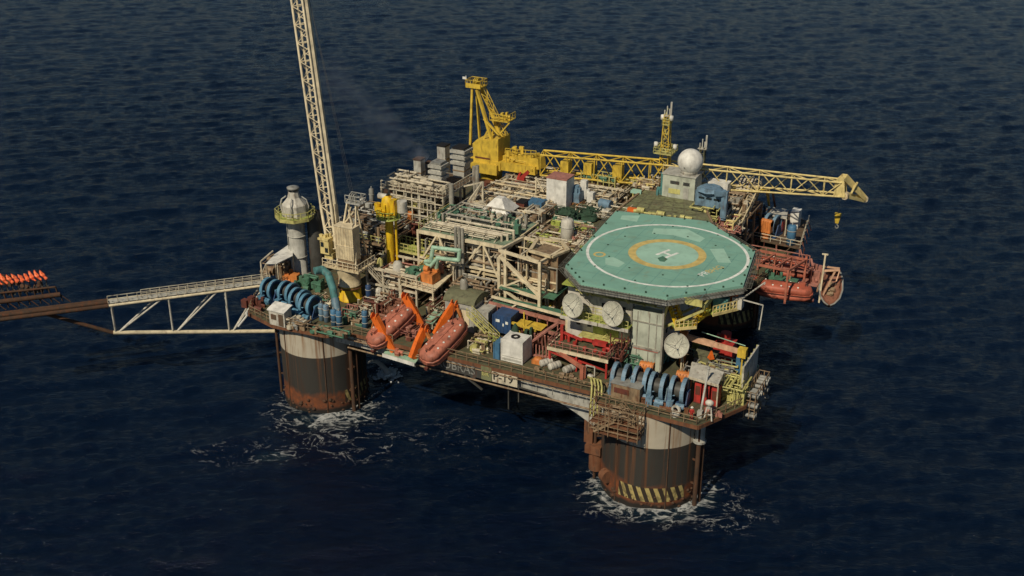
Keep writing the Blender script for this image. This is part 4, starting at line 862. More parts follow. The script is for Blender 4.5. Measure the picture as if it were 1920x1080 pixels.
filler('deck_machinery', 'machinery', 'red and cream gear behind the upper right edge of the helideck', 1368, 432, 20.5, 2.0, 2.4, 1.6, ('pink','pipe','ylw2'), 8, 526)
m = MB(); q = at(652,603,DZ)
for k in range(5): m.beam((q.x-.9+k*.45,q.y,DZ),(q.x-.9+k*.45,q.y,DZ+2),.12); m.beam((q.x-.9+k*.45,q.y+1.4,DZ),(q.x-.9+k*.45,q.y+1.4,DZ+2),.12)
for y in (0,1.4): m.beam((q.x-.9,q.y+y,DZ+2),(q.x+.9,q.y+y,DZ+2),.14); m.beam((q.x-.9,q.y+y,DZ+.2),(q.x+.9,q.y+y,DZ+.2),.14)
solo('bottle_rack', m, M['pink'], 'small pinkish barred rack in front of the crane pedestal', 'rack', q)
m = MB(); q = at(742,585,DZ); m.clutter(q.x-2.4,q.x+2.2,q.y-2,q.y+3,DZ,28,random.Random(41),.4,1.1,(.5,1.8)); m.pipes(q.x-2.4,q.x+2.2,q.y-2,q.y+3,DZ,DZ+2.5,14,random.Random(42),(.05,.14)); solo('davit_winch', m, M['boatin'], 'dull red winch machinery packed behind the left lifeboat', 'winch', (q.x, q.y, DZ))
# ---------------------------------------------------------------- main deck, front centre
def simple_box(name, label, cat, px, py, z, sx, sy, h, mat, rot=0, ribs=None, top=None, extra=None, group=None):
    q = at(px, py, z); t = Thing(name, label, cat, q, group, rot=rot)
    b = t.part('shell', MB().box(q.x-sx/2,q.x+sx/2,q.y-sy/2,q.y+sy/2,z,z+h), mat)
    m = MB()
    for x in (q.x-sx/2, q.x+sx/2):
        for y in (q.y-sy/2, q.y+sy/2): m.box(x-.07,x+.07,y-.07,y+.07,z+.003,z+h+.02)
    if ribs:
        n_ = int(sx/ribs)
        for k in range(1, n_): x = q.x-sx/2+sx*k/n_; m.box(x-.04,x+.04,q.y-sy/2-.05,q.y-sy/2+.01,z+.1,z+h-.1)
        n_ = int(sy/ribs)
        for k in range(1, n_):
            y = q.y-sy/2+sy*k/n_
            for s_ in (-1, 1): m.box(q.x+s_*sx/2-.03,q.x+s_*sx/2+.03,y-.04,y+.04,z+.1,z+h-.1)
    t.part('frame', m, mat)
    if top: t.part('roof', MB().box(q.x-sx/2-.1,q.x+sx/2+.1,q.y-sy/2-.1,q.y+sy/2+.1,z+h,z+h+.12), top)
    return t, q
t, q = simple_box('storage_tank', 'large white cube tank with a black hatch ring on top, near the front edge', 'tank', 968, 672, DZ, 3.1, 2.6, 3.2, M['white'])
m = MB(); m.ring((q.x-.1,q.y,0), .3,.62,DZ+3.28,20); m.lathe((q.x-.1,q.y,DZ+3.2), [(.62,0),(.62,.1),(.3,.1),(.3,0)], 18); t.part('hatch', m, M['black'])
m = MB(); m.box(q.x-1.5,q.x+1.5,q.y-1.34,q.y-1.3,DZ+.75,DZ+.82); m.box(q.x-1.4,q.x+1.4,q.y-1.33,q.y-1.3,DZ+.2,DZ+.5); t.part('trim', m, M['lgrey'])
m = MB(); m.lathe(at(966,618,DZ+3.3), [(.5,-.6),(.55,0),(.35,.5),(.1,.9)], 10); m.clutter(q.x-.2,q.x+1.4,q.y+1.8,q.y+3.2,DZ,6,random.Random(5),.3,.7,(1.5,3.6)); solo('hose_reel', m, M['dgreen'], 'dark green bundle standing right behind the white cube tank', 'hose reel', (q.x, q.y+2.4, DZ))
t, q = simple_box('chemical_locker', 'narrow blue locker hidden at the left side of the white cube tank', 'locker', 937, 668, DZ, .8, 1.8, 2.4, M['blue'])
GC = 'containers between the stairs and the quarters'
t, q = simple_box('container', 'dark blue shipping container with white marks beside the living quarters', 'container', 955, 612, DZ+1, 2.7, 4.6, 2.6, M['blued'], ribs=.5, group=GC)
m = MB(); m.box(q.x-.9,q.x-.3,q.y-2.37,q.y-2.34,DZ+2.6,DZ+3.0); m.box(q.x+.15,q.x+.35,q.y-2.37,q.y-2.34,DZ+2.1,DZ+2.5); m.box(q.x+.6,q.x+1,q.y-2.37,q.y-2.34,DZ+2.5,DZ+2.9); t.part('white_mark', m, M['lwhite'])
simple_box('container', 'pale grey ribbed container left of the dark blue one', 'container', 916, 603, DZ+1, 2.1, 4.2, 2.5, M['lgrey'], ribs=.45, group=GC)
GL = 'white canisters on the front deck'
for k, (px, py, l) in enumerate(((1024,686,'white life raft canister leftmost of the three near the front edge'),(1040,692,'white life raft canister in the middle of the three near the front edge'),(1067,698,'white life raft canister right of the other two, beside the orange beam'))):
    q = at(px, py, DZ); t = Thing('life_raft', l, 'life raft', q, GL, rot=R(-35+5*k))
    m = MB(); m.cyl((q.x,q.y-.75,q.z+.55),(q.x,q.y+.75,q.z+.55),.48,n=14); m.sphere((q.x,q.y-.75,q.z+.55),.48,14,7,(1,.4,1)); m.sphere((q.x,q.y+.75,q.z+.55),.48,14,7,(1,.4,1)); t.part('canister', m, M['dwhite'])
    m = MB(); m.disc((q.x,q.y,q.z+.55),(0,1,0),.53,.1,hole=.46)
    for s_ in (-.45,.45): m.disc((q.x,q.y+s_,q.z+.55),(0,1,0),.5,.06,hole=.46)
    t.part('strap', m, M['grey'])
    m = MB(); m.box(q.x-.4,q.x+.4,q.y-.6,q.y+.6,q.z,q.z+.15); t.part('cradle', m, M['stain'])
m = MB(); q = at(1009,680,DZ); m.box(q.x-.7,q.x+.7,q.y-.6,q.y+.5,DZ,DZ+.5); m.sphere((q.x,q.y,DZ+.45),.65,12,7,(1,.85,.7)); solo('cargo_bundle', m, M['orangeb'], 'orange-yellow covered bundle left of the white canisters', 'bundle', q)
a_, b_ = at(1030,648,DZ+2.6), at(1092,690,DZ+1.6); t = Thing('gangway_beam', 'long orange-pink beam sloping down in front of the raised green platform', 'beam', b_)
m = MB(); m.beam(a_, b_, .3, .5); t.part('beam', m, M['boat']); m = MB(); m.beam(b_+Vd((0,0,.3)), (b_.x,b_.y,DZ), .5); m.beam(b_+Vd((.3,.2,.2)), b_+Vd((.3,.2,-1.5)), .2); m.beam(a_, (a_.x,a_.y,DZ), .25); t.part('foot', m, M['boat'])
m = MB(); q = at(1108,706,DZ); 
for dx in (-.7,.5): m.beam((q.x+dx,q.y,DZ),(q.x+dx,q.y,DZ+1.5),.14)
m.beam((q.x-.7,q.y,DZ+1.5),(q.x+.5,q.y,DZ+1.5),.14); m.sphere((q.x,q.y-.2,DZ+.2),.4,8,5,(1.4,1,.6)); solo('square_frame', m, M['dwhite'], 'small white square frame at the lower end of the orange-pink beam', 'frame', q)
m = MB(); rng = random.Random(51)
for k in range(26): u = rng.uniform(35.5,46); v = rng.uniform(-4,-2.6); m.clutter(u,u+.9,v,v+.9,DZ,1,rng,.15,.5,(.1,.5))
solo('deck_fitting', m, M['stain'], 'scattered small rusty fittings along the front deck edge right of the white tank', 'fittings', (40,-3.5,DZ))
o = bpy.data.objects['deck_fitting']; o['kind'] = 'stuff'
# green-white stair down to the front deck
t = Thing('staircase', 'pale yellow-green steel stair slanting down right of the right lifeboat', 'stairs', at(935,650,DZ))
m = MB(); a_, b_ = at(932,640,DZ+1.2), at(880,588,DZ+3.6); m.stair(Vector((b_.x,b_.y,b_.z)) if b_.z < a_.z else a_, b_, 1.0); t.part('flight', m, M['ylw'])
m = MB(); q = at(935,640,DZ+1.2); m.box(q.x-1,q.x+1.2,q.y-1,q.y+1,DZ+1.1,DZ+1.2); m.rail([(q.x-1,q.y-1,DZ+1.2),(q.x+1.2,q.y-1,DZ+1.2),(q.x+1.2,q.y+1,DZ+1.2)], step=.7); m.beam((q.x-.8,q.y-.9,DZ),(q.x-.8,q.y-.9,DZ+1.1),.15); m.beam((q.x+1,q.y-.9,DZ),(q.x+1,q.y-.9,DZ+1.1),.15); t.part('landing', m, M['ygreen'])
# grey house with rounded brown top
t = Thing('winch_house', 'grey square house with a rounded brown roof and pale door behind the right lifeboat', 'house', at(873,622,DZ)); q = at(873, 610, DZ)
m = MB(); m.box(q.x-2.3,q.x+2.2,q.y-1.6,q.y+2.4,DZ,DZ+4.2); b = t.part('wall', m, M['lgrey'])
m = MB(); n_ = 10; vs = []; 
for x in (q.x-2.5, q.x+2.4):
    for k in range(n_+1): a_ = math.pi*k/n_; vs.append((x, q.y+.4-2.2*math.cos(a_), DZ+4.2+1.1*math.sin(a_)))
m.add(vs, [(k, k+1, n_+2+k, n_+1+k) for k in range(n_)], True); m.add(vs, [tuple(range(n_, -1, -1)), tuple(range(n_+1, 2*n_+2))]); t.part('roof', m, M['grating'])
m = MB(); m.box(q.x+.2,q.x+1.5,q.y-1.68,q.y-1.6,DZ+1.0,DZ+3.2); t.part('door', m, M['creamp'], b)
m = MB(); m.box(q.x+.1,q.x+1.6,q.y-1.66,q.y-1.6,DZ+3.3,DZ+3.5); m.box(q.x-1.6,q.x-.4,q.y-1.66,q.y-1.6,DZ+.2,DZ+3.0); t.part('wall_panel', m, M['grey'], b)
t = Thing('machinery_table', 'steel table carrying a green and an orange machine behind the front davits', 'machinery platform', at(795,570,DZ)); z = 17.6
p4 = [at(x, y, z) for x, y in ((752,532),(812,548),(850,512),(800,500))]
m = MB(); m.prism([(p.x,p.y) for p in p4], z-.25, z); t.part('deck', m, M['creamp'])
m = MB(); 
for p in p4: m.beam((p.x,p.y,DZ),(p.x,p.y,z-.2),.2)
t.part('leg', m, M['creamp'])
m = MB(); q = at(782,522,z); m.clutter(q.x-1.8,q.x+1.0,q.y-1.2,q.y+2.2,z,16,random.Random(61),.5,1.3,(.5,1.7)); t.part('compressor', m, M['green'])
m = MB(); q = at(806,528,z); m.box(q.x-1.0,q.x+1.0,q.y-1.0,q.y+1.4,z,z+1.5); m.clutter(q.x-1,q.x+1,q.y-1.0,q.y+1.2,z+1.5,5,random.Random(62),.4,.9,(.2,.5)); t.part('motor', m, M['orangeb'])
m = MB(); q = at(822,512,z); m.cyl((q.x,q.y,z+1),(q.x+.8,q.y+.3,z+1),1.0,n=18); t.part('fan', m, M['pink'])
m = MB(); m.rail([p4[3], p4[0], p4[1]], step=.9); t.part('railing', m, M['creamp'])
# ---------------------------------------------------------------- right front corner deck
t = Thing('shelter', 'white flat-roofed shelter on posts over red machinery at the right front corner', 'shelter', at(1320,750,DZ)); z = DZ+3.6
p4 = [at(x, y, z) for x, y in ((1291,705),(1347,721),(1358,697),(1298,678))]
t.part('roof', MB().prism([(p.x,p.y) for p in p4], z-.15, z), M['dwhite'])
m = MB()
for p in p4: m.beam((p.x,p.y,DZ),(p.x,p.y,z-.15),.16)
m.beam((p4[0].x,p4[0].y,z-.2),(p4[1].x,p4[1].y,z-.2),.16,.3); t.part('post', m, M['pipe'])
GR = 'red upright units under the corner shelter'
for k, (px, l) in enumerate(((1309,'left red upright machine under the white shelter roof'),(1324,'middle red upright machine under the white shelter roof'),(1340,'right red upright machine under the white shelter roof'))):
    q = at(px, 752+k*5, DZ); t = Thing('control_cabinet', l, 'cabinet', q, GR)
    m = MB(); m.box(q.x-.42,q.x+.42,q.y-.5,q.y+.9,DZ+.1,DZ+2.7); t.part('body', m, M['red'])
    m = MB(); m.box(q.x-.3,q.x+.3,q.y-.56,q.y-.5,DZ+1.2,DZ+2.4); m.box(q.x-.5,q.x+.5,q.y-.6,q.y+1,DZ,DZ+.1); t.part('door', m, M['maroon'])
m = MB(); q = at(1362,668,DZ); m.box(q.x-1.2,q.x+1.0,q.y-1,q.y+1.2,DZ,DZ+2.2); m.cyl((q.x-.3,q.y,DZ+2.2),(q.x-.3,q.y,DZ+3.5),.7,n=14); m.clutter(q.x-1.8,q.x+1.6,q.y-1.2,q.y+1.2,DZ,8,random.Random(7),.4,.9,(1,2.8)); solo('fire_pump', m, M['red'], 'crimson rounded pump unit below the peach beam, left of the white wall', 'pump', q)
m = MB(); q = at(1325,685,DZ); m.box(q.x-1.5,q.x+1.2,q.y-1,q.y+1.2,DZ,DZ+1.8); m.box(q.x-1.6,q.x+1.3,q.y-1.1,q.y+1.3,DZ+1.8,DZ+1.9); solo('equipment_box', m, M['grating'], 'olive-brown equipment box between the shelter roof and the crimson pump', 'box', q)
m = MB(); m.lathe(at(1333,672,DZ+1.9), [(.5,0),(.1,1.1)], 4, False); solo('warning_cone', m, M['orange'], 'orange pyramid marker on the olive-brown box', 'marker', at(1333,672,DZ+1.9))
m = MB(); q = at(1388,698,DZ); m.box(q.x-.6,q.x+.6,q.y-.4,q.y+.4,DZ,DZ+2.6); solo('tool_locker', m, M['blue'], 'blue upright locker against the white wall at the right edge', 'locker', q)
t = Thing('wind_screen', 'tall weathered white wall panel at the right edge of the corner deck', 'wall', at(1405,720,DZ))
a_, b_ = Vector((62.3,2.4,DZ)), Vector((62.5,9.2,DZ)); m = MB(); m.box(62.0,62.2,2.6,9.2,DZ,DZ+4.3); t.part('panel', m, M['dwhite'])
m = MB()
for k in range(6): m.box(61.85,62.0,2.6+k*1.3,2.72+k*1.3,DZ,DZ+4.3); m.beam((61.9,2.66+k*1.3,DZ+3),(60.9,2.66+k*1.3,DZ),.1)
t.part('frame', m, M['ylw'])
t = Thing('storage_rack', 'open brown rack of drums hanging outside the white wall at the right edge', 'rack', (63.2,5,DZ-1)); m = MB(); m.frame(62.9,64.2,1.6,7.8,(DZ-2.2,DZ-.8,DZ+.4,DZ+1.6),2,6,.1); t.part('frame', m, M['stain'])
m = MB(); rng = random.Random(70)
for k in range(36): y = rng.uniform(1.7,7.6); z = rng.choice((DZ-2.1,DZ-.75,DZ+.45)); m.cyl((63.1,y,z+.3),(64.2+rng.uniform(0,.4),y,z+.3),.28,n=8)
t.part('drum', m, M['grey'])
m = MB(); rng = random.Random(71); q = at(1375,745,DZ); m.pipes(q.x-1.6,q.x+2,q.y-2.4,q.y+3,DZ+.1,DZ+2.6,26,rng,(.05,.12)); m.clutter(q.x-1.6,q.x+1.8,q.y-2.2,q.y+2.6,DZ,20,rng,.3,.8,(.4,2)); solo('manifold', m, M['ylw'], 'tangle of yellowish pipework between the shelter and the right railing', 'pipework', q)
m = MB(); q = at(1262,768,DZ); m.clutter(q.x-6.2,q.x+2.2,q.y-.6,q.y+.4,DZ,26,random.Random(72),.2,.6,(.3,.8)); m.cyl((q.x-6,q.y,DZ+.6),(q.x+1.6,q.y-.1,DZ+.6),.12,n=6); solo('hydraulic_line', m, M['rusty'], 'rusty line of valves along the front rail before the pale blue winches', 'pipework', q)
m = MB(); q = at(1267,778,DZ); m.disc((q.x,q.y,DZ+.7),(.3,1,0),.62,.25,hole=.4,n=18); m.disc((q.x,q.y-.2,DZ+.2),(0,0,1),.6,.3,n=14); solo('rope_ring', m, M['dwhite'], 'cream ring leaning on the front rail between the winches and the person', 'life ring', q)
a_, b_ = at(1312,782,DZ), at(1326,722,DZ+2.6); m = MB(); m.cyl(a_, (b_.x,b_.y,DZ+4.8), .14, n=8); m.sphere((b_.x,b_.y,DZ+4.9), .22, 8, 5); m.box(a_.x-.3,a_.x+.3,a_.y-.3,a_.y+.3,DZ,DZ+.9); solo('lamp_post', m, M['lgrey'], 'slanting grey pole with a round head in front of the corner shelter', 'pole', a_)
m = MB(); q = at(1327,788,DZ); 
for dx in (-.5,.5): m.beam((q.x+dx,q.y,DZ),(q.x+dx*.5,q.y+.2,DZ+1.7),.16)
m.sphere((q.x,q.y+.2,DZ+2.3),.5,12,7,(1.1,.9,.8)); m.beam((q.x,q.y+.2,DZ+1.5),(q.x,q.y+.2,DZ+2.2),.3); m.beam((q.x-.5,q.y,DZ+.8),(q.x+.5,q.y,DZ+.8),.12); solo('capstan', m, M['dwhite'], 'white-topped capstan on two legs right of the person in red', 'capstan', q)
m = MB(); q = at(1338,782,DZ); m.clutter(q.x-1.2,q.x+1.0,q.y+.1,q.y+1.5,DZ,12,random.Random(78),.3,.9,(.2,.7)); solo('fitting_pile', m, M['pink'], 'heap of faded red fittings by the rail at the very right front corner', 'fittings', (q.x+.3,q.y,DZ))
t = Thing('knuckle_crane', 'long peach crane arm folded down level across the rear of the corner deck', 'crane', (52.2,9.6,DZ)); a_, b_ = at(1283,630,18.2), at(1393,661,17.6)
m = MB(); m.beam(a_, a_.lerp(b_,.52), .5, .7); m.beam(a_.lerp(b_,.52), b_, .42, .6); t.part('arm', m, M['peach'])
m = MB(); m.cyl((a_.x,a_.y,DZ),(a_.x,a_.y,a_.z),.45,n=14); m.box(a_.x-.6,a_.x+.4,a_.y-.5,a_.y+.5,a_.z-.6,a_.z+.6); t.part('pillar', m, M['orangeb'])
m = MB(); m.box(b_.x-.6,b_.x+.5,b_.y-.5,b_.y+.5,b_.z-.6,b_.z+.6); m.beam(b_,(b_.x,b_.y,DZ),.2); t.part('end_rest', m, M['yellow'])
m = MB(); m.cyl(a_+Vector((2,1,.6)), b_+Vector((0,1,.5)), .07, n=6); m.rail([(51.6,10.2,DZ),(62.2,9.8,DZ)]); t.part('hose', m, M['mint'])
m = MB(); q = at(1303,655,DZ); m.clutter(q.x-1,q.x+1.6,q.y-.5,q.y+1.5,DZ,10,random.Random(80),.4,1,(.5,2)); solo('pump_skid', m, M['ygreen'], 'yellow-green unit behind the tall round dish', 'pump skid', q)
m = MB(); q = at(1268,680,DZ); m.pipes(q.x-1.8,q.x-.2,q.y-1,q.y+2,DZ,DZ+3,18,random.Random(81),(.06,.14)); m.beam((q.x-1.6,q.y-1,DZ),(q.x-.4,q.y+.6,DZ+4),.35); solo('hose_bundle', m, M['tealm'], 'teal hoses leaning between the quarters and the tall round dish', 'hoses', q)
m = MB(); q = at(1172,688,DZ); m.pipes(q.x-1.5,q.x+2.6,q.y-.5,q.y+1.0,DZ,DZ+2.3,16,random.Random(82),(.06,.14)); m.clutter(q.x-1.4,q.x+2.4,q.y-.3,q.y+.8,DZ,8,random.Random(83),.3,.7,(.4,1.4)); solo('valve_group', m, M['green'], 'green valves and pipes between the quarters wall and the pale blue winches', 'valves', q)
q = at(1200,752,DZ); t = Thing('control_cabin', 'small grey-brown cabin in front of the pale blue winches', 'cabin', q); m = MB(); m.box(q.x-3.6,q.x+.2,q.y-.8,q.y+.8,DZ,DZ+2.1); t.part('wall', m, M['stain'])
m = MB(); m.box(q.x-3.2,q.x-1.2,q.y-.86,q.y-.8,DZ+.9,DZ+1.6); t.part('window', m, M['maroon']); m = MB(); m.box(q.x-3.7,q.x+.3,q.y-.9,q.y+.9,DZ+2.1,DZ+2.2); t.part('roof', m, M['grey'])
# hanging stair tower and curved hoses at the left of the right column
t = Thing('scaffold_stair', 'rusty scaffold with stairs hanging outside the deck left of the right front column', 'scaffold', (49.5,-7.4,DZ-4)); m = MB(); m.frame(46.4,52.8,-8.8,-6.6,(DZ-3.2,DZ-2.4,DZ-1.7,DZ-.9,DZ,DZ+.9),5,2,.085); t.part('frame', m, M['stain'])
m = MB(); m.box(46.5,52.7,-8.7,-6.7,DZ-3.1,DZ-3.02); m.box(46.5,52.7,-8.7,-6.7,DZ-1.7,DZ-1.62); t.part('floor', m, M['rusty'])
m = MB(); m.stair((47,-8.3,DZ-3.0),(49.6,-8.3,DZ-1.0),.8); m.stair((52,-7.4,DZ-1.6),(50,-7.4,DZ+.3),.8); m.pipes(46.5,52.8,-8.7,-6.8,DZ-3.2,DZ+.6,16,random.Random(90),(.04,.08)); t.part('stair_flight', m, M['stain'])
t = Thing('hose_arch', 'bundle of curved hoses dropping over the deck edge left of the winches', 'hoses', (46.2,-4.2,DZ))
m = MB()
for k in range(4): u = 45.0+k*.45; m.tube([(u-1.4,-2.8,DZ+.9),(u-.6,-3.8,DZ+1.4),(u,-4.8,DZ+1.1),(u+.2,-5.4,DZ-.4),(u+.2,-5.6,DZ-3)], .13, 6)
t.part('hose', m, M['ylw'])
# yellow stairs to the right below the helideck
t = Thing('staircase', 'yellow outside staircase with landings below the right edge of the helideck', 'stairs', (50.8,11.5,DZ))
m = MB(); s0, s1, s2, s3 = at(1270,612,21), at(1298,606,21), at(1328,584,22.8), at(1378,572,22.8)
Za, Zb = 21.0, 22.8
m.stair(s1, s2, 1.5); m.stair(Vector((s0.x,s0.y+.6,Za)), Vector((s0.x-2.2,s0.y+1.6,24.6)), 1.2); t.part('flight', m, M['yellowb'])
def band(m, a, b, w_, z0, z1):
    d = (b-a).normalized(); n = Vector((-d.y, d.x, 0)).normalized()*w_; m.prism([((a-n*.5).x,(a-n*.5).y),((b-n*.5).x,(b-n*.5).y),((b+n*.5).x,(b+n*.5).y),((a+n*.5).x,(a+n*.5).y)], z0, z1)
m = MB(); band(m, s0-Vd((.6,0,0)), s1+Vd((.3,0,0)), 1.7, Za-.15, Za); t.part('landing', m, M['ygreen']); m = MB(); band(m, s2, s3, 1.9, Zb-.15, Zb); t.part('landing', m, M['ygreen'])
m = MB()
for a_, b_, w_ in ((s0-Vd((.6,0,0)), s1+Vd((.3,0,0)), 1.7), (s2, s3, 1.9)):
    d = (b_-a_).normalized(); n = Vector((-d.y, d.x, 0)).normalized()*w_*.5
    m.rail([a_-n, b_-n, b_+n], step=.55, r=.05); m.beam(a_-n-Vd((0,0,.1)), b_-n-Vd((0,0,.1)), .14, .4)
t.part('railing', m, M['ylw2'])
m = MB(); m.beam(s0, (50.9,s0.y+3,19), .25); m.beam(s1-Vd((0,0,.2)), (50.9,s1.y+4,18.6), .22); m.beam(s2-Vd((0,0,.2)), (50.9,s2.y+3,19.5), .25); m.beam(s3-Vd((0,0,.2)), (50.9,s3.y+1,18), .22)
for f in (0,.33,.66,1): p = s2.lerp(s3,f)+Vd((0,.8,0)); m.beam(p, (p.x-.6,p.y+1,25.4), .16)
t.part('brace', m, M['yellow'])
q = s2.lerp(s3,.42); m = MB(); m.box(q.x-.9,q.x+1.0,q.y-.1,q.y+.9,Zb,Zb+1.5); solo('instrument_box', m, M['tealm'], 'teal box on the yellow stair landing below the helideck rim', 'box', (q.x,q.y,Zb))
q = s2.lerp(s3,.8)+Vd((0,.6,0)); m = MB(); m.box(q.x-.7,q.x+.7,q.y-.2,q.y+.8,Zb,Zb+1.8); m.cyl((q.x-.9,q.y,Zb+1.5),(q.x+.8,q.y+.1,Zb+1.5),.4,n=10); solo('foam_cannon', m, M['orange'], 'orange fire monitor next to the teal box below the helideck rim', 'fire monitor', (q.x,q.y,Zb))
q = s3+Vd((.5,0,0)); m = MB(); m.box(q.x-.7,q.x+.6,q.y-.9,q.y+.3,Zb-.1,Zb+1.4); m.beam((q.x+.5,q.y-.3,Zb+1.3),(q.x+2.4,q.y+3,Zb+2.6),.13); m.beam((q.x+.5,q.y-.3,Zb+1.1),(q.x+3.2,q.y-.3,Zb+.9),.13); m.beam((q.x+3.2,q.y-.3,Zb+.9),(q.x+3.0,q.y-.3,Zb-2.6),.13); solo('vent_box', m, M['dwhite'], 'white box with a bent pipe at the outer end of the yellow landing', 'vent', (q.x,q.y,Zb))
# ---------------------------------------------------------------- right side: gantry, lifeboat deck, rescue boat
t = Thing('lifeboat_gantry', 'faded red steel gantry over the two red lifeboats right of the helideck', 'gantry', at(1460,500,DZ)); zt_ = 17.2
k4 = [at(1424,470,zt_), at(1512,487,zt_), at(1512,487,zt_)+Vd((-1.4,-5.4,0)), at(1424,470,zt_)+Vd((-1.4,-5.4,0))]
m = MB()
for p in k4: m.beam((p.x,p.y,11.8), (p.x,p.y,zt_+(.8 if p.x > 60 else .1)), .32)
for a_, b_ in zip(k4, k4[1:]+k4[:1]): m.beam(a_, b_, .28, .34)
for t_ in (.35,.7): a_ = k4[0].lerp(k4[1],t_); b_ = k4[3].lerp(k4[2],t_); m.beam((a_.x,a_.y,11.8),a_,.2); m.beam(a_, b_, .22)
t.part('frame', m, M['boat'])
m = MB(); m.prism([(k4[0].x-1,k4[0].y+.4),(k4[3].x-1,k4[3].y+1.6),(k4[2].x+.3,k4[2].y+1.6),(k4[1].x+.3,k4[1].y+.4)], 12.9, 13.05); t.part('deck', m, M['green'])
m = MB(); m.rail([Vd((k4[0].x-3,k4[0].y+2.5,14)), Vd((k4[1].x,k4[1].y+2.5,14))], step=2.2, r=.07, h=1.5); m.rail([Vd((k4[0].x-3,k4[0].y+2.5,15.6)), Vd((k4[1].x,k4[1].y+2.5,15.6))], step=4, r=.06, h=1.3); m.box(k4[0].x-3,k4[1].x,k4[0].y+2.4,k4[0].y+4.4,13.8,13.95); t.part('railing', m, M['pink'])
m = MB()
for p, q in ((k4[0],BB[0]),(k4[1],BB[1]),(k4[3],BA[0]),(k4[2],BA[1])): m.cyl((q.x,q.y,q.z+2.6),(q.x,q.y,zt_),.06,n=5)
t.part('fall', m, M['maroon'])
m = MB(); m.clutter(k4[3].x-1.5,k4[0].x+1,k4[3].y+.6,k4[3].y+3,13.05,14,random.Random(92),.3,.9,(.3,1.4)); solo('winch_gear', m, M['boatr'], 'red winch gear between the helideck edge and the red lifeboats', 'winch', (k4[3].x,k4[3].y+2,13.05))
m = MB(); q = at(1470,525,13.05); m.box(q.x-4.2,q.x+2.2,q.y-.8,q.y+.4,13.06,13.5); m.clutter(q.x-3.8,q.x+1.8,q.y-.7,q.y+.3,13.5,7,random.Random(93),.3,.6,(.2,.9)); solo('boarding_step', m, M['green'], 'long green step between the two red lifeboats', 'step', q)
m = MB(); q = at(1525,520,12.6); m.clutter(q.x-1.2,q.x+1.2,q.y-1,q.y+3.2,12.4,18,random.Random(94),.3,.9,(.4,1.8)); m.box(q.x-1.4,q.x+1.2,q.y-2.6,q.y+3.2,12.2,12.35); m.beam((q.x-1.2,q.y+2.6,14.5),(q.x+.8,q.y-1.4,12.6),.3); solo('winch_gear', m, M['pink'], 'small platform of red gear between the gantry and the rescue boat davit', 'winch', q)
ra, rb = at(1542,478,18.3), at(1536,556,13); t = Thing('davit', 'slim cream mast and jib holding the small rescue boat at the far right', 'davit', at(1537,560,12))
m = MB(); q = at(1537,556,12.2); mz = up(q, 477); m.beam((q.x,q.y,11.2),(q.x+.1,q.y,mz),.24); m.beam((q.x-.4,q.y,mz),(q.x+.5,q.y,mz+.05),.2); t.part('mast', m, M['creamp'])
jz = up(q, 508); ja, jb, jc = Vd((q.x,q.y+.1,jz)), Vd((q.x+2.4,q.y+.5,jz+.4)), Vd((q.x+2.2,q.y-.2,jz-1.2))
m = MB(); m.beam(ja, jb, .26); m.beam((q.x-.3,q.y+1.2,jz+.2),(q.x+2.2,q.y+1.4,jz+.3),.22); m.beam(jb+Vd((-.6,0,0)), (q.x+.2,q.y,11.8), .24); m.beam(jb,jc,.16); m.beam(ja,(q.x-.8,q.y+1.6,12.2),.2); t.part('jib', m, M['peach'])
RB = Thing('rescue_boat', 'small open rescue boat hanging from the slim davit at the far right', 'boat', None, at_=(0,0,-60))
secs = [(x*1.25,a_*1.5,b_*1.3,c_*1.2) for x, a_, b_, c_ in ((-2.6,.75,.1,.9),(-1.6,1.05,-.1,.95),(0,1.15,-.2,1.0),(1.3,.95,-.1,1.1),(2.2,.5,.25,1.25),(2.6,.1,.8,1.35))]
vs = []; fs = []; n_ = 11
for x, hw, zk, z1 in secs:
    for i in range(n_): a_ = math.pi*i/(n_-1); vs.append((x, -hw*math.cos(a_), z1-(z1-zk)*math.sin(a_)**.7))
    for i in range(n_): a_ = math.pi*i/(n_-1); vs.append((x*.93, -hw*.82*math.cos(a_), z1-(z1-zk)*.6*math.sin(a_)**.7))
for j in range(len(secs)-1):
    for i in range(n_-1):
        b_ = j*2*n_; fs.append((b_+i, b_+i+1, b_+2*n_+i+1, b_+2*n_+i)); b_ += n_; fs.append((b_+i, b_+2*n_+i, b_+2*n_+i+1, b_+i+1))
    for i in (0, n_-1): b_ = j*2*n_+i; fs.append((b_, b_+2*n_, b_+3*n_, b_+n_))
fs.append(tuple(range(n_))); m = MB(); m.add(vs, fs, True); RB.part('hull', m, M['boatin'])
m = MB(); rim = [(x, s_*hw) for s_ in (-1,1) for x, hw, _, _ in secs]
for s_ in (-1, 1):
    for (x0,h0,_,z0),(x1,h1,_,z1) in zip(secs, secs[1:]): m.cyl((x0,s_*h0,z0),(x1,s_*h1,z1),.13,n=8)
RB.part('gunwale', m, M['grey'])
m = MB(); m.clutter(-2.0,1.4,-.7,.7,.35,12,random.Random(96),.3,.6,(.2,.7)); m.box(-.5,.1,-.6,.6,.4,.9); RB.part('seat', m, M['stain'])
q = at(1557,548,12.6); orient(RB, Vd((q.x-.3,q.y+1.6,13.6)), Vd((q.x+.3,q.y-1.6,11.4)))
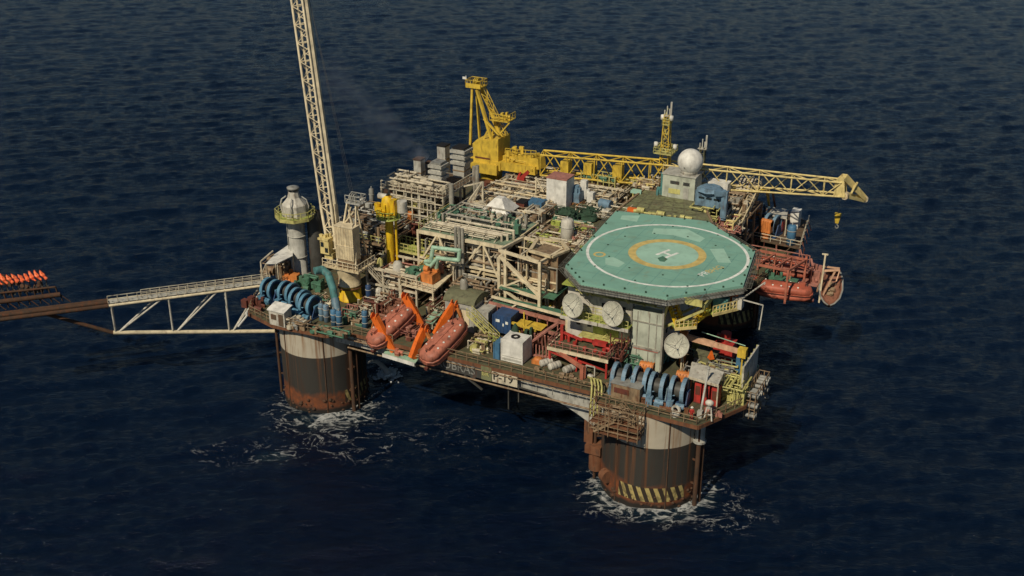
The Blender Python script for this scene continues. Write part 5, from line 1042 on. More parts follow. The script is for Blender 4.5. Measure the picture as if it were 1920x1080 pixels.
# ---------------------------------------------------------------- rear right deck
zr = 15.5
m = MB(); q0 = at(1400,470,zr); p4 = [at(x, y, zr) for x, y in ((1372,438),(1500,465),(1516,415),(1400,372))]
rd = Thing('rear_platform', 'brown machinery platform at the rear right side of the rig, behind the red gantry', 'platform', at(1450,440,zr)); m.prism([(p.x,p.y) for p in p4], zr-.3, zr); rd.part('deck', m, M['brown'])
m = MB(); P4 = [Vd((p.x,p.y,zr)) for p in p4]; m.rail([P4[0],P4[1],P4[2]], step=1.6, r=.055); rd.part('railing', m, M['pipe'])
m = MB()
for k in range(4): p = P4[0].lerp(P4[1], k/3); m.beam(p+Vd((0,0,-.3)), (p.x,p.y+.3,DZ), .22)
for k in range(5): m.beam(P4[1].lerp(P4[2],k/4)+Vd((.1,0,-.2)), P4[1].lerp(P4[2],k/4)+Vd((.6,0,-1.6)), .14)
rd.part('leg', m, M['pink'])
q = at(1462,425,zr); t = Thing('shelter', 'shelter with a cream flat roof over a red machine on the rear right platform', 'shelter', q)
r4 = [at(x, y, zr+3) for x, y in ((1440,402),(1475,410),(1478,393),(1449,388))]; m = MB(); m.prism([(p.x,p.y) for p in r4], zr+2.85, zr+3); t.part('roof', m, M['dwhite'])
m = MB()
for p in r4: m.beam((p.x,p.y,zr),(p.x,p.y,zr+2.85),.18)
t.part('post', m, M['pipe'])
q = at(1459,432,zr); m = MB(); m.box(q.x-1.0,q.x+.8,q.y-.9,q.y+1.0,zr,zr+1.9); m.clutter(q.x-1.1,q.x+.9,q.y-1.6,q.y-.8,zr,6,random.Random(97),.3,.7,(.4,1.2)); solo('red_generator', m, M['red'], 'bright red machine under the cream roof on the rear right platform', 'machine', q)
q = at(1490,425,zr); m = MB(); m.box(q.x-.7,q.x+.7,q.y-1,q.y+1,zr,zr+3.0); solo('equipment_cabinet', m, M['white'], 'white upright cabinet at the outer edge of the rear right platform', 'cabinet', q)
vert_tank(1482, 458, zr, .75, 3.4, M['blue'], 'blue standing tank at the outer corner of the rear right platform')
q = at(1412,428,zr); m = MB(); m.clutter(q.x-2.2,q.x+4.4,q.y-1.5,q.y+4,zr,30,random.Random(98),.4,1.2,(.5,2.2)); m.pipes(q.x-2.2,q.x+4.4,q.y-1,q.y+4,zr,zr+3,14,random.Random(99)); solo('winch_machinery', m, M['blueg'], 'grey-blue machinery crowding behind the orange winch motors', 'machinery', q)
q = at(1395,425,zr); m = MB(); m.clutter(q.x-1.2,q.x+1.8,q.y-1.5,q.y+1.4,zr,12,random.Random(100),.4,1,(.4,1.3)); solo('deck_gear', m, M['pink'], 'faded red gear at the helideck side of the rear right platform', 'machinery', q)
q = at(1381,412,zr+1); m = MB(); m.cyl((q.x-.9,q.y,q.z+.6),(q.x+.5,q.y-.5,q.z+.6),.6,n=14); solo('cable_drum', m, M['orange'], 'bright orange drum at the rear right rim of the helideck', 'drum', q)
t = Thing('boom_rest_tower', 'yellow A-shaped trestle under the far part of the yellow boom', 'trestle', at(1430,400,zr)); q = at(1426,392,zr); z1 = 24.0
m = MB(); tpp = at(1430,355,z1); m.beam((q.x-1.2,q.y,zr),(tpp.x-.5,tpp.y,z1),.24); m.beam((q.x+1.6,q.y,zr),(tpp.x+.6,tpp.y,z1),.24); m.beam((q.x+1,q.y+2.2,zr),(tpp.x+.6,tpp.y+1,z1),.2); m.beam((q.x-.6,q.y,zr+3.6),(q.x+1.3,q.y,zr+3.6),.2); t.part('leg', m, M['yellow'])
m = MB(); m.beam((tpp.x+1.4,tpp.y+1,z1-.5),(q.x+2.4,q.y+1,zr),.3); t.part('back_leg', m, M['maroon'])
# ---------------------------------------------------------------- process modules
def module(label, u0, u1, v0, v1, z0, z1, nx, ny, seed, deckmat, nm=(14, 10, 8), levels=2, fmat='cream', front_only=True, dens=1.0, cat='process module', top=True):
    t = Thing('process_module', label, cat, ((u0+u1)/2, (v0+v1)/2, z0)); rng = random.Random(seed); zs = [z0+(z1-z0)*k/levels for k in range(levels+1)]
    t.part('frame', MB().frame(u0, u1, v0, v1, zs, nx, ny, .3), M[fmat])
    for k, z in enumerate(zs[1:]):
        if k == levels-1 and not top: continue
        t.part('deck', MB().box(u0+.15,u1-.15,v0+.15,v1-.15,z-.12,z), M[deckmat] if k == levels-1 else M['brown'])
    for k in range(levels):
        for mat, n in (('pipe', nm[0]), ('pipeg', nm[1]), ('stain', nm[2])):
            m = MB(); m.pipes(u0+.2,u1-.2,v0-.25,min(v1,v0+4),zs[k]+.2,zs[k+1]-.4,int(n*dens),rng,(.06,.2)); t.part('pipework', m, M[mat])
        for j in range(max(2, int((u1-u0)/4))):
            x = rng.uniform(u0+1,u1-2.5); y = v0+rng.uniform(.8,2.4); r = rng.uniform(.45,.85); m = MB()
            if rng.random() < .5: m.lathe((x,y,zs[k]+.1), [(r,0),(r,2.6),(r*.7,3.0),(.02,3.2)], 16)
            else: m.cyl((x-1.4,y,zs[k]+r+.4),(x+1.4,y,zs[k]+r+.4),r,n=16); m.sphere((x-1.4,y,zs[k]+r+.4),r,16,7,(.4,1,1)); m.sphere((x+1.4,y,zs[k]+r+.4),r,16,7,(.4,1,1))
            t.part('vessel', m, M[rng.choice(('lgrey','pipe','dwhite','ylw','grey'))])
    return t, rng
def topside(t, rng, u0, u1, v0, v1, z, n, mats, rail=None, smax=1.1, hh=(.3,1.6), np_=8):
    for mat in mats:
        m = MB(); m.clutter(u0,u1,v0,v1,z,n,rng,.25,smax,hh); m.pipes(u0,u1,v0,v1,z+.15,z+hh[1],np_,rng,(.05,.15)); t.part('equipment', m, M[mat])
    if rail: m = MB(); m.rail(rail, step=1.4, r=.045); t.part('railing', m, M['ylw'])
# front module with the cream A-braced truss wall
t, rng = module('front process module with cream A-shaped bracing and a green roof deck', 9.5,24.0,12.6,23,DZ,23.6,4,2,101,'sage',(16,12,12))
zt_ = 23.6; zl = 19.4
m = MB(); m.beam((9.3,12.3,zt_-.15),(24.2,12.3,zt_-.15),.3,.5); m.beam((9.3,12.3,zl),(24.2,12.3,zl),.25,.3)
for u in (9.5,16.7,24.0): m.beam((u,12.3,DZ),(u,12.3,zt_),.34)
for c_, w_ in ((12.9,2.6),(20.3,3.0)):
    for s_ in (-1, 1): m.beam((c_+s_*.2,12.2,zt_-.3),(c_+s_*w_,12.2,zl-1.6 if s_ > 0 else zl+.1),.24)
m.beam((13,12.2,zl-.2),(16.5,12.2,DZ),.22); m.beam((20,12.2,zl-.2),(17,12.2,DZ),.22); t.part('truss_wall', m, M['creamp'])
m = MB()
for k, (v_, z_) in enumerate(((14,24.5),(14.7,24.4),(15.5,24.9))): m.tube([(10.5+k,v_,z_),(22.5+k*.6,v_,z_),(22.5+k*.6,v_,z_-1.9 if k else z_-2.4),(22.5+k*.6,12.0,z_-2.6)], .2, 8)
for k in range(6): m.cyl((10+k*.5,13.1+k*.42,24.0+.1*k),(21+k*.5,13.1+k*.42,24.0+.1*k),.11,n=7)
for k in range(7): m.beam((11+k*1.8,13,23.6),(11+k*1.8,16,25.0 if k%2 else 24.4),.14); m.beam((11+k*1.8,13,24.3),(11+k*1.8,16,24.3),.12)
t.part('header_pipe', m, M['pipe'])
m = MB()
for du in (-.6,0,.55): m.cyl((16.7+du,11.9,DZ+3),(16.7+du,11.9,25.4),.24,n=10)
t.part('riser', m, M['pipeg'])
topside(t, rng, 9.8,23.8,16.2,22.8,23.62,16,('pipe','green','pipeg'),[(9.5,12.6,23.6),(9.5,23,23.6)])
# green slope of tarpaulin plates and the white pyramid roof
p_ = at(938,402,23.6); q = Vd((p_.x, p_.y, 23.6)); t = Thing('machine_cover', 'white four-sided pyramid roof on the process deck', 'roof', q)
m = MB(); m.box(q.x-1.9,q.x+1.9,q.y-1.9,q.y+1.9,23.63,24.6); t.part('wall', m, M['lgrey']); m = MB(); vs = [(q.x+s_*2.2,q.y+r_*2.2,24.55) for s_, r_ in ((-1,-1),(1,-1),(1,1),(-1,1))]+[(q.x+s_*.6,q.y+r_*.6,26.4) for s_, r_ in ((-1,-1),(1,-1),(1,1),(-1,1))]; m.add(vs, [(0,1,5,4),(1,2,6,5),(2,3,7,6),(3,0,4,7),(4,5,6,7)]); t.part('roof', m, M['white'])
# open cream support tower between the module and the helideck
t = Thing('support_tower', 'open cream steel tower with heavy diagonals between the process module and the helideck', 'tower', (28.5,9,DZ))
T_ = 24.6; ca, cb_, cc, cd = (24.6,9.2), (31.6,7.8), (32.4,13.8), (25.6,15)
m = MB()
for c_ in (ca,cb_,cc,cd): m.beam((*c_,DZ),(*c_,T_ if c_ != ca else T_-1.2),.42)
m.beam((25.7,9.0,DZ),(25.7,9.0,T_-1.2),.4)
for z_ in (T_,19.2,16.6):
    for a_, b_ in ((ca,cb_),(cb_,cc),(cc,cd),(cd,ca)): m.beam((*a_,z_-.2),(*b_,z_-.2),.34,.4)
t.part('frame', m, M['creamp'])
m = MB(); m.beam((*ca,T_-1.0),(*cb_,19.4),.4); m.beam((ca[0]+1.0,ca[1],T_-1.6),(cb_[0]-.6,cb_[1],19.8),.2); m.beam((*ca,18.8),(30.6,8.0,16.8),.3); m.beam((25.8,9,19.3),(28.4,8.2,21.0),.25); m.beam((28.4,8.2,21.0),(*cb_,20.2),.25); m.beam((*cb_,T_-.3),(29.4,8.1,T_+.2),.3); m.beam((*cb_,T_-.4),(*cc,20),.25); m.beam((25,9,16.6),(22.6,9.8,15.6),.25); t.part('brace', m, M['creamp'])
m = MB()
for a_, b_ in ((Vd((29.0,10,T_)),Vd((32.6,9.4,T_))),(Vd((32.6,9.4,T_)),Vd((33.6,12.6,T_))),(Vd((33.6,12.6,T_)),Vd((31.4,15.2,T_))),(Vd((31.4,15.2,T_)),Vd((28.0,14.6,T_))),(Vd((28.0,14.6,T_)),Vd((29.0,10,T_)))): m.beam(a_+Vd((0,0,.25)), b_+Vd((0,0,.25)), .5, .3)
t.part('roof_ring', m, M['cream'])
m = MB(); m.box(29.2,33.2,10.2,14.4,19.5,T_-.1); t.part('inner_box', m, M['stain'])
m = MB(); m.box(25,33.6,8.3,14,19.0,19.12); m.box(25,38.2,6.3,8.2,17.7,17.82); t.part('floor', m, M['green'])
for mat, s_ in (('pipe',1),('stain',2),('pipeg',3),('cream',4)): m = MB(); m.pipes(24.8,33.4,9.4,13.6,DZ+.3,T_-.8,16,random.Random(s_+300),(.07,.2)); t.part('pipework', m, M[mat])
m = MB(); m.beam((24,6.2,17.6),(37.0,5.4,17.4),.3,.45); m.beam((24,8.2,16.3),(37.0,7.4,16.2),.3,.4); m.beam((24.2,6.1,15.6),(37,5.3,15.4),.3,.4)
for k in range(9): u = 24.4+k*1.55; m.beam((u,6.0,DZ),(u,6.0,17.5),.14)
t.part('lower_beam', m, M['pink'])
m = MB(); m.beam((37.0,5.2,DZ),(37.0,5.2,19.2),.4); m.beam((25,6.2,18.6),(37,5.4,18.4),.3,.3); m.beam((29,6,18.4),(27,6.2,16.6),.2); m.prism([(36.9,5.2),(38.4,5.0),(39.0,7.6),(37.0,7.8)],19.1,19.2); t.part('walkway_beam', m, M['creamp'])
t = Thing('yellow_trestle', 'small yellow-orange braced trestle right of the dark blue container', 'trestle', (31.5,3.2,DZ)); m = MB(); m.beam((29.6,3.4,16.8),(33.6,2.6,16.8),.3); m.beam((30,3.3,16.7),(31.6,3,14.6),.25); m.beam((33,2.7,16.7),(31.6,3,14.6),.25); m.beam((31.6,3,DZ),(31.6,3,19),.16); m.box(30,34,3.4,5.4,16.5,16.6); t.part('frame', m, M['yellow']); m = MB(); m.clutter(29,34,2.8,5,DZ,16,random.Random(110),.4,1.1,(.4,1.8)); t.part('machinery', m, M['maroon'])
vert_tank(1035, 545, 18.2, .62, 3.0, M['lgrey'], 'pale grey standing tank on the green floor left of the helideck')
vert_tank(1063, 462, 22, .95, 4.4, M['dwhite'], 'tall cream-white tank right behind the open cream tower')
# mint pipe loops
t = Thing('pipe_loop', 'mint green square expansion loops of pipe in front of the process module', 'pipework', (12,10,DZ))
m = MB(); A_ = [at(x, y, z) for x, y, z in ((800,487,18.6),(807,490,19.4),(812,466,21.2),(862,470,21.2),(863,486,20),(822,484,20),(818,505,18))]
m.tube([at(797,490,20.4), at(808,490,20.6), at(812,464,22.6), at(862,470,22.6), at(860,488,21.2), at(820,484,21.2), at(818,507,19), at(820,534,16.5)], .32, 10); m.tube([at(820,484,21.2), at(806,500,19.8), at(797,492,20.2)], .3, 10); t.part('pipe', m, M['mint'])
m = MB()
for x, y in ((812,490),(850,495)): p = at(x,y,20); m.beam((p.x,p.y,DZ),p,.2); m.beam((p.x-1,p.y,20),(p.x+1.4,p.y,20),.2)
t.part('support', m, M['pipe'])
m = MB(); a_, b_ = at(825,495,18.2), at(862,500,18.2); m.cyl(a_, b_, .3, n=10); m.cyl(a_+Vd((0,-.6,-.4)), b_+Vd((0,-.6,-.4)), .2, n=10); m.clutter(a_.x,b_.x,a_.y-2,a_.y,16.2,10,random.Random(113),.4,.9,(.4,1.2)); solo('heat_exchanger', m, M['orangeb'], 'rusty orange horizontal exchanger below the mint pipe loops', 'heat exchanger', (a_.x,a_.y,16.2))
m = MB(); rng = random.Random(114)
m.pipes(17.5,25,5.2,10.5,DZ+.2,DZ+5,46,rng,(.07,.24)); m.clutter(17.5,25,5.5,10.5,DZ,22,rng,.4,1.2,(.8,3.4)); solo('pipe_manifold', m, M['stain'], 'dense brown pipework behind the round-roofed grey house', 'pipework', (21,8,DZ))
m = MB(); m.pipes(17.5,25,5.0,10.5,DZ+.2,DZ+5.4,26,rng,(.07,.2)); m.lathe((20.9,5.6,DZ+4.6), [(.5,0),(.6,.5),(.55,1.8),(.3,2.2)], 12); m.clutter(19,24,5.6,8,DZ+3.5,6,rng,.4,.9,(.6,1.6)); solo('valve_manifold', m, M['pipeg'], 'pale pipes and a pinkish-white valve body above the round-roofed grey house', 'valves', (21,7,DZ))
# middle left: yellow bridge, stairs and low pipe deck
t, rng = module('low pipe deck with brown and cream pipes left of the process module', 4.0,12.5,6.5,12.2,DZ,19.0,3,1,120,'brown',(10,8,10),levels=2,fmat='pipe',top=False)
topside(t, rng, 4.4,12.2,7,12,16.6,8,('pipe','pink'))
t = Thing('yellow_bridge', 'pale yellow railed walkway bridge between the crane pedestal and the process module', 'walkway', at(775,470,19.6)); a_, b_ = at(735,465,19.6), at(818,484,19.6)
m = MB(); d_ = (b_-a_).normalized(); n_ = Vd((-d_.y,d_.x,0)); m.prism([((a_-n_*.2).x,(a_-n_*.2).y),((b_-n_*.2).x,(b_-n_*.2).y),((b_+n_*2.8).x,(b_+n_*2.8).y),((a_+n_*2.8).x,(a_+n_*2.8).y)], 19.4, 19.55); t.part('deck', m, M['ygreen'])
m = MB(); m.rail([a_, b_, b_+n_*2.8, a_+n_*2.8, a_], step=.7, r=.05); m.beam(a_-n_*.25,b_-n_*.25,.12,.35); t.part('railing', m, M['ylw'])
m = MB(); 
for p in (a_, a_.lerp(b_,.5), b_): m.beam((p.x,p.y,DZ),p,.2)
t.part('leg', m, M['pipe'])
t = Thing('staircase', 'pale yellow stair climbing from beside the crane pedestal to the yellow bridge', 'stairs', at(712,515,DZ)); m = MB(); m.stair(at(706,512,15.4), Vector((a_.x-.4,a_.y+1,19.4)), 1.2); t.part('flight', m, M['ylw'])
t = Thing('staircase', 'brown-yellow stair coming down from right of the crane pedestal towards the left lifeboat', 'stairs', at(735,555,DZ)); m = MB(); m.stair(at(738,556,14.4), Vector((cu_+2.9,cv_+.6,19.2)), 1.1); m.rail([at(738,556,14.4), at(752,560,14.4)], step=1); t.part('flight', m, M['pipe'])
t = Thing('staircase', 'orange-brown stair climbing right of the yellow bridge to the process module', 'stairs', at(775,525,DZ)); m = MB(); m.stair(at(762,528,15), at(812,484,19.4), 1.1); t.part('flight', m, M['yellow'])
m = MB(); q = at(755,540,DZ); m.clutter(q.x-1.5,q.x+1,q.y-1.5,q.y+2,DZ,14,random.Random(121),.4,1,(.6,2.6)); m.pipes(q.x-1.6,q.x+1,q.y-1.5,q.y+2,DZ,DZ+3,12,random.Random(122)); solo('valve_group', m, M['ylw'], 'pale yellow valves between the descending stair and the machinery table', 'valves', q)
m = MB(); q = at(712,560,DZ); m.clutter(q.x-1.5,q.x+1,q.y-1,q.y+1.4,DZ,8,random.Random(123),.4,1,(.6,1.6)); m.sphere((q.x,q.y,DZ+1.3),.6,10,6); solo('drum_rack', m, M['dwhite'], 'off-white drums at the foot of the descending stair', 'drums', q)
# low area at the left, in front of the waste heat unit
t, rng = module('dark low module at the left edge behind the cream crane', -7.0,3.6,12.5,24,DZ,20,3,2,130,'brown',(8,10,14),fmat='stain')
topside(t, rng, -6.8,3.4,12.8,23.6,20.02,26,('stain','dgrey','lgrey'), [(-7,12.5,20),(3.6,12.5,20)], hh=(.4,2.0), np_=14)
for px, py, h, mt, l in ((698,392,3.6,'grey','slim grey vent post with a small white cap left of the yellow pillar'),(681,398,2.4,'white','small white upright bottle left of the slim grey vent post')):
    vert_tank(px, py, 20.05, .4, h, M[mt], l)
t = Thing('loading_arm', 'bright yellow pillar with a bulky rust-streaked head behind the cream crane', 'loading arm', at(732,465,DZ)); q = at(732,466,20); z0, z1, z2 = 15.0, up(q,404), up(q,366)
m = MB(); m.cyl((q.x,q.y,z0),(q.x,q.y,z1),.62,n=16); m.cyl((q.x+.9,q.y+.4,z0),(q.x+.9,q.y+.4,z1+2),.2,n=8); t.part('pillar', m, M['yellowb'])
m = MB(); m.lathe((q.x,q.y,z1), [(.6,0),(1.0,.7),(1.1,1.8),(.85,z2-z1-.4),(.4,z2-z1)], 14); m.cyl((q.x-1.5,q.y-.6,z1+.6),(q.x-1.5,q.y-.6,z1+1.9),.5,n=10); m.box(q.x+.9,q.x+1.7,q.y-1,q.y,z1+.6,z1+2.9); m.clutter(q.x-1.4,q.x+1.2,q.y-1.5,q.y-.6,z1+.2,7,random.Random(131),.4,.8,(.5,2)); t.part('head', m, M['yellowb'])
m = MB(); m.lathe((q.x,q.y,z1-.3), [(1.9,0),(1.9,.15),(.5,.15)], 12); m.rail([(q.x+1.8*math.cos(R(a)),q.y+1.8*math.sin(R(a)),z1-.15) for a in range(180,361,30)], step=1.2, r=.05); t.part('platform', m, M['ygreen'])
m = MB(); m.cyl((q.x-1.6,q.y,z2-.3),(q.x-.2,q.y,z2-.3),.45,n=12); m.cyl((q.x+.4,q.y,z2-.6),(q.x+2.6,q.y,z2-.9),.38,n=12); m.cyl((q.x+2.4,q.y,z2-2.2),(q.x+2.4,q.y,z2-.5),.75,n=14); t.part('pipe_elbow', m, M['dwhite'])
t = Thing('dark_canopy', 'dark soot-brown canopy over the edge behind the yellow pillar', 'canopy', at(735,365,21.5)); p4 = [at(x, y, 22.5) for x, y in ((716,358),(755,366),(775,345),(735,344))]; m = MB(); m.prism([(p.x,p.y) for p in p4], 22.2, 22.5); t.part('roof', m, M['soot'])
m = MB()
for p in p4: m.beam((p.x,p.y,20),(p.x,p.y,22.2),.15)
m.clutter(p4[0].x,p4[1].x,p4[0].y,p4[0].y+2,20.1,8,random.Random(1),.4,1,(.5,1.8)); t.part('post', m, M['maroon'])
m = MB(); q = at(772,420,20); m.lathe((q.x,q.y,19), [(.4,0),(.5,1),(.75,1.2),(.75,2.2),(.5,2.6),(.5,3.3)], 12); m.clutter(q.x-1,q.x+1,q.y-1,q.y+.8,19,7,random.Random(132),.3,.8,(1,3)); solo('valve_stack', m, M['orangeb'], 'orange valve stack right of the bright yellow pillar', 'valves', (q.x,q.y,19))
m = MB(); q = at(765,440,18.6); m.clutter(q.x-3,q.x+3.6,q.y-1.6,q.y+1,18,22,random.Random(133),.3,.9,(.8,2.6)); m.pipes(q.x-3,q.x+4,q.y-1.6,q.y+1.4,17,21.5,26,random.Random(134),(.06,.16)); solo('pipe_manifold', m, M['maroon'], 'maroon pipework below the orange valve stack', 'pipework', (q.x,q.y,18))
m = MB(); q = at(800,412,20); m.pipes(q.x-3,q.x+2.4,q.y-1,q.y+2,17,24,30,random.Random(135),(.06,.16)); 
for k in range(5): m.cyl((q.x-2.4+k,q.y-1,16),(q.x-2.4+k,q.y-1,23.4),.14,n=8)
solo('pipe_manifold', m, M['pipe'], 'upright cream pipes between the orange valve stack and the green roof deck', 'pipework', (q.x,q.y,17))
# waste heat unit: grey framed structure with box vents
t, rng = module('tall grey-beige framed waste heat unit with box vents on top, left rear of the rig', -2.6,8.6,21.5,32,DZ,25.6,5,2,140,'brown',(20,14,8),levels=3,fmat='pipeg')
m = MB()
for k in range(9): u = -2.6+11.2*k/8; m.box(u-.09,u+.09,21.2,21.38,18,25.7)
for z_ in (19.5,20.7,21.9,23.1,24.3,25.5): m.box(-2.7,8.7,21.1,21.25,z_,z_+.14)
m.rail([(-2.6,21.3,25.6),(8.6,21.3,25.6),(8.6,32,25.6)], step=1.1, r=.06); t.part('louvre_frame', m, M['pipe'])
m = MB(); m.clutter(-2.4,8.4,22,24.5,25.62,26,rng,.4,1.2,(.4,1.6)); m.pipes(-2.4,8.4,21.8,26,25.7,27.4,26,rng,(.08,.2)); t.part('pipework', m, M['pipe'])
def vent(px, pyb, pyt, z, w_, d_, mat, lid, label, layers=False):
    q = at(px, pyb, z); zt_ = up(q, pyt); t = Thing('exhaust_vent', label, 'vent', q, 'box vents of the waste heat unit')
    m = MB(); m.box(q.x-w_/2,q.x+w_/2,q.y-d_/2,q.y+d_/2,z-2.5,zt_-.25); t.part('duct', m, M[mat])
    if layers:
        m = MB(); n_ = 3
        for k in range(n_): zz = zt_-.4-k*.95; m.box(q.x-w_/2-.35,q.x+w_/2+.35,q.y-d_/2-.35,q.y+d_/2+.35,zz-.45,zz)
        t.part('louvre', m, M['lgrey'])
    m = MB(); m.box(q.x-w_/2-.08,q.x+w_/2+.08,q.y-d_/2-.08,q.y+d_/2+.08,zt_-.25,zt_); t.part('lid', m, M[lid])
    m = MB(); m.box(q.x-w_/2-.05,q.x+w_/2+.05,q.y-d_/2-.05,q.y+d_/2+.05,z+.2,z+.4); t.part('collar', m, M['stain'])
vent(787, 325, 296, 26.5, 1.3, 1.4, 'lgrey', 'soot', 'slim grey box vent at the left end of the waste heat unit')
vent(823, 345, 302, 26.0, 1.7, 1.8, 'lgrey', 'grey', 'louvred grey box vent second from the left on the waste heat unit', True)
vent(832, 300, 270, 27.0, 1.5, 1.6, 'lgrey', 'black', 'tallest grey box vent with a black top on the waste heat unit')
vent(866, 320, 274, 26.5, 2.0, 2.2, 'lgrey', 'black', 'wide louvred vent with a black top, nearest the yellow crane house', True)
vent(806, 318, 303, 26.5, 1.0, 1.0, 'grey', 'soot', 'short dark box vent between the two leftmost grey vents')
m = MB(); 
for k, (px, py, pt) in enumerate(((848,438,345),(890,400,312),(896,405,310))): q = at(px, py, 20); m.cyl((q.x,q.y,15),(q.x,q.y,up(q,pt)),.32 if k else .4,n=10)
solo('standpipe', m, M['pipeg'], 'upright brown-grey pipes at the right side of the waste heat unit', 'pipe', (q.x,q.y,15)); bpy.data.objects['standpipe']['group'] = 'upright pipes by the waste heat unit'
m = MB(); m.beam((8.9,22,20),(12.5,27,27.0),.3); m.beam((8.9,26,20),(12.5,27,27.0),.25); m.beam((9.2,27,25.8),(12.5,27,27.0),.4,.2); m.beam((12.5,27,19),(12.5,27,27),.3); m.beam((9,24,23.5),(12.5,26.5,23),.25); solo('braced_support', m, M['pipe'], 'pale braced steel support right of the waste heat unit', 'support', (11,25,19))
# centre and back modules
t, rng = module('centre module crowded with pale pipes behind the white pyramid roof', 9.5,24,24,37,DZ,22.6,4,3,150,'brown',(6,6,6))
topside(t, rng, 9.7,23.8,24.2,36.8,22.62,46,('pipe','pipeg','stain','cream'), hh=(.4,1.8), np_=26)
t, rng = module('centre right module with a green-brown deck left of the helideck', 24.6,35.5,16,37,DZ,22.4,3,4,160,'decks',(10,8,6),fmat='stain')
topside(t, rng, 24.8,35.2,16.4,23.5,22.42,26,('pipe','stain','ygreen'), hh=(.3,1.4), np_=16); topside(t, rng, 24.8,35.2,30.5,36.6,22.42,22,('pipeg','pipe','decks'), hh=(.3,1.4), np_=14)
t, rng = module('rear module with beige pipe racks under the yellow boom', 8.5,30.5,38,49.5,DZ,21.6,6,3,170,'brown',(12,8,6))
topside(t, rng, 8.7,30.2,38.3,49,21.62,70,('pipe','pipe','pipeg','stain','cream'), [(8.5,49.5,21.6),(30.5,49.5,21.6)], hh=(.4,2.0), np_=40)
m = MB(); q = at(975,345,23); m.beam((q.x-1.2,q.y,22.6),(q.x+1.3,q.y+.5,25.2),.5,.6); m.beam((q.x-1.2,q.y+.6,22.6),(q.x-.2,q.y+.6,24.8),.3); m.box(q.x-.2,q.x+.7,q.y,q.y+.8,22.6,24); solo('red_davit', m, M['red'], 'small red slanted loader on the rear pipe deck', 'loader', (q.x,q.y,22.6))
m = MB(); q = at(912,352,22.6); m.box(q.x-1.8,q.x+1.4,q.y-.8,q.y+.7,22.62,23.8); solo('red_skid', m, M['maroon'], 'dark red box skid right of the waste heat unit', 'box', (q.x,q.y,22.6))
m = MB(); q = at(1005,370,23.6); m.beam((q.x,q.y,22.6),(q.x,q.y,27),.2); m.beam((q.x,q.y,26.8),(q.x+1.2,q.y,25),.16); solo('jib_post', m, M['creamp'], 'cream post with a short strut left of the tall white box', 'post', (q.x,q.y,22.6))
# containers and boxes on the centre deck
z = 22.65; q = at(1050,388,z); zt_ = up((q.x,q.y-1.6),337)
t = Thing('equipment_tower', 'tall plain white box with a faded red top in the centre of the rig', 'box', (q.x,q.y,z)); m = MB(); m.box(q.x-1.7,q.x+1.7,q.y-1.5,q.y+1.5,z,zt_); t.part('wall', m, M['white'])
m = MB(); m.box(q.x-1.75,q.x+1.75,q.y-1.55,q.y+1.55,zt_,zt_+.08); t.part('roof', m, M['pink']); m = MB(); m.box(q.x-1.76,q.x+1.76,q.y-1.56,q.y+1.56,zt_+.08,zt_+.2); t.part('red_top', m, M['pink'])
m = MB(); m.box(q.x-1.6,q.x+1.6,q.y-1.56,q.y-1.5,z+.9,z+.98); t.part('seam', m, M['lgrey'])
q2 = at(1078,385,z); t = Thing('crane_cab', 'blue and pale blue pump unit on an orange base right of the tall white box', 'pump', q2)
m = MB(); m.box(q2.x-1.3,q2.x+1.3,q2.y-1.2,q2.y+1,z,z+.8); t.part('base', m, M['orangeb'])
m = MB(); m.box(q2.x-1.0,q2.x+1.1,q2.y-.9,q2.y+.9,z+.8,z+2.4); m.cyl((q2.x+.2,q2.y,z+2.4),(q2.x+.2,q2.y,z+3.4),.5,n=12); m.clutter(q2.x-1.2,q2.x+1.2,q2.y-1.1,q2.y+.9,z+.8,8,random.Random(180),.3,.7,(1,3)); t.part('pump', m, M['bluel'])
m = MB(); m.box(q2.x+.5,q2.x+1.5,q2.y+.8,q2.y+1.6,z+1,z+4); t.part('panel', m, M['white'])
GB = 'small containers on the centre deck'
simple_box('container', 'blue container between the white pyramid roof and the tall white box', 'container', 1006, 398, z, 2.5, 2.0, 2.0, M['blue'], ribs=.6, group=GB)
simple_box('container', 'small dark container with a red front, left of the blue one', 'container', 980, 400, z, 1.3, 1.8, 2.0, M['maroon'], group=GB, top=M['black'])
def heap(px, py, z, rx, ry, h, label, seed):
    q = at(px, py, z); m = MB(); rng = random.Random(seed); n1, n2 = 22, 9; vs = []; fs = []
    for j in range(n2):
        t_ = j/(n2-1); 
        for i in range(n1): a = 2*math.pi*i/n1; k = (1-t_)**.6*(1+rng.uniform(-.14,.14)); vs.append((q.x+rx*k*math.copysign(abs(math.cos(a))**.6,math.cos(a)), q.y+ry*k*math.copysign(abs(math.sin(a))**.6,math.sin(a)), z+h*t_**.8*(1+rng.uniform(-.12,.12))))
    for j in range(n2-1):
        for i in range(n1): fs.append((j*n1+i, j*n1+(i+1) % n1, (j+1)*n1+(i+1) % n1, (j+1)*n1+i))
    m.add(vs, fs); m.pipes(q.x-rx,q.x+rx,q.y-ry,q.y+ry*.6,z+.2,z+h*1.1,10,rng,(.05,.12)); return solo('covered_stack', m, M['dgreen'], label, 'covered stack', q)
heap(1062, 410, z, 2.1, 1.8, 1.9, 'dark green netted stack in front of the tall white box', 1); heap(1105, 405, z, 1.8, 2.2, 1.4, 'dark green netted heap next to the upper left corner of the helideck', 2)
m = MB(); q = at(1140,388,z+.8); m.cyl((q.x-1.3,q.y,q.z+.4),(q.x+.6,q.y-.3,q.z+.4),.8,n=16); m.sphere((q.x-1.3,q.y,q.z+.4),.8,16,7,(.4,1,1)); m.box(q.x-1,q.x-.8,q.y-.5,q.y+.5,z,z+1); m.box(q.x+.1,q.x+.3,q.y-.7,q.y+.3,z,z+1); solo('fuel_tank', m, M['bluel'], 'pale blue lying tank just beyond the upper left corner of the helideck', 'tank', q)
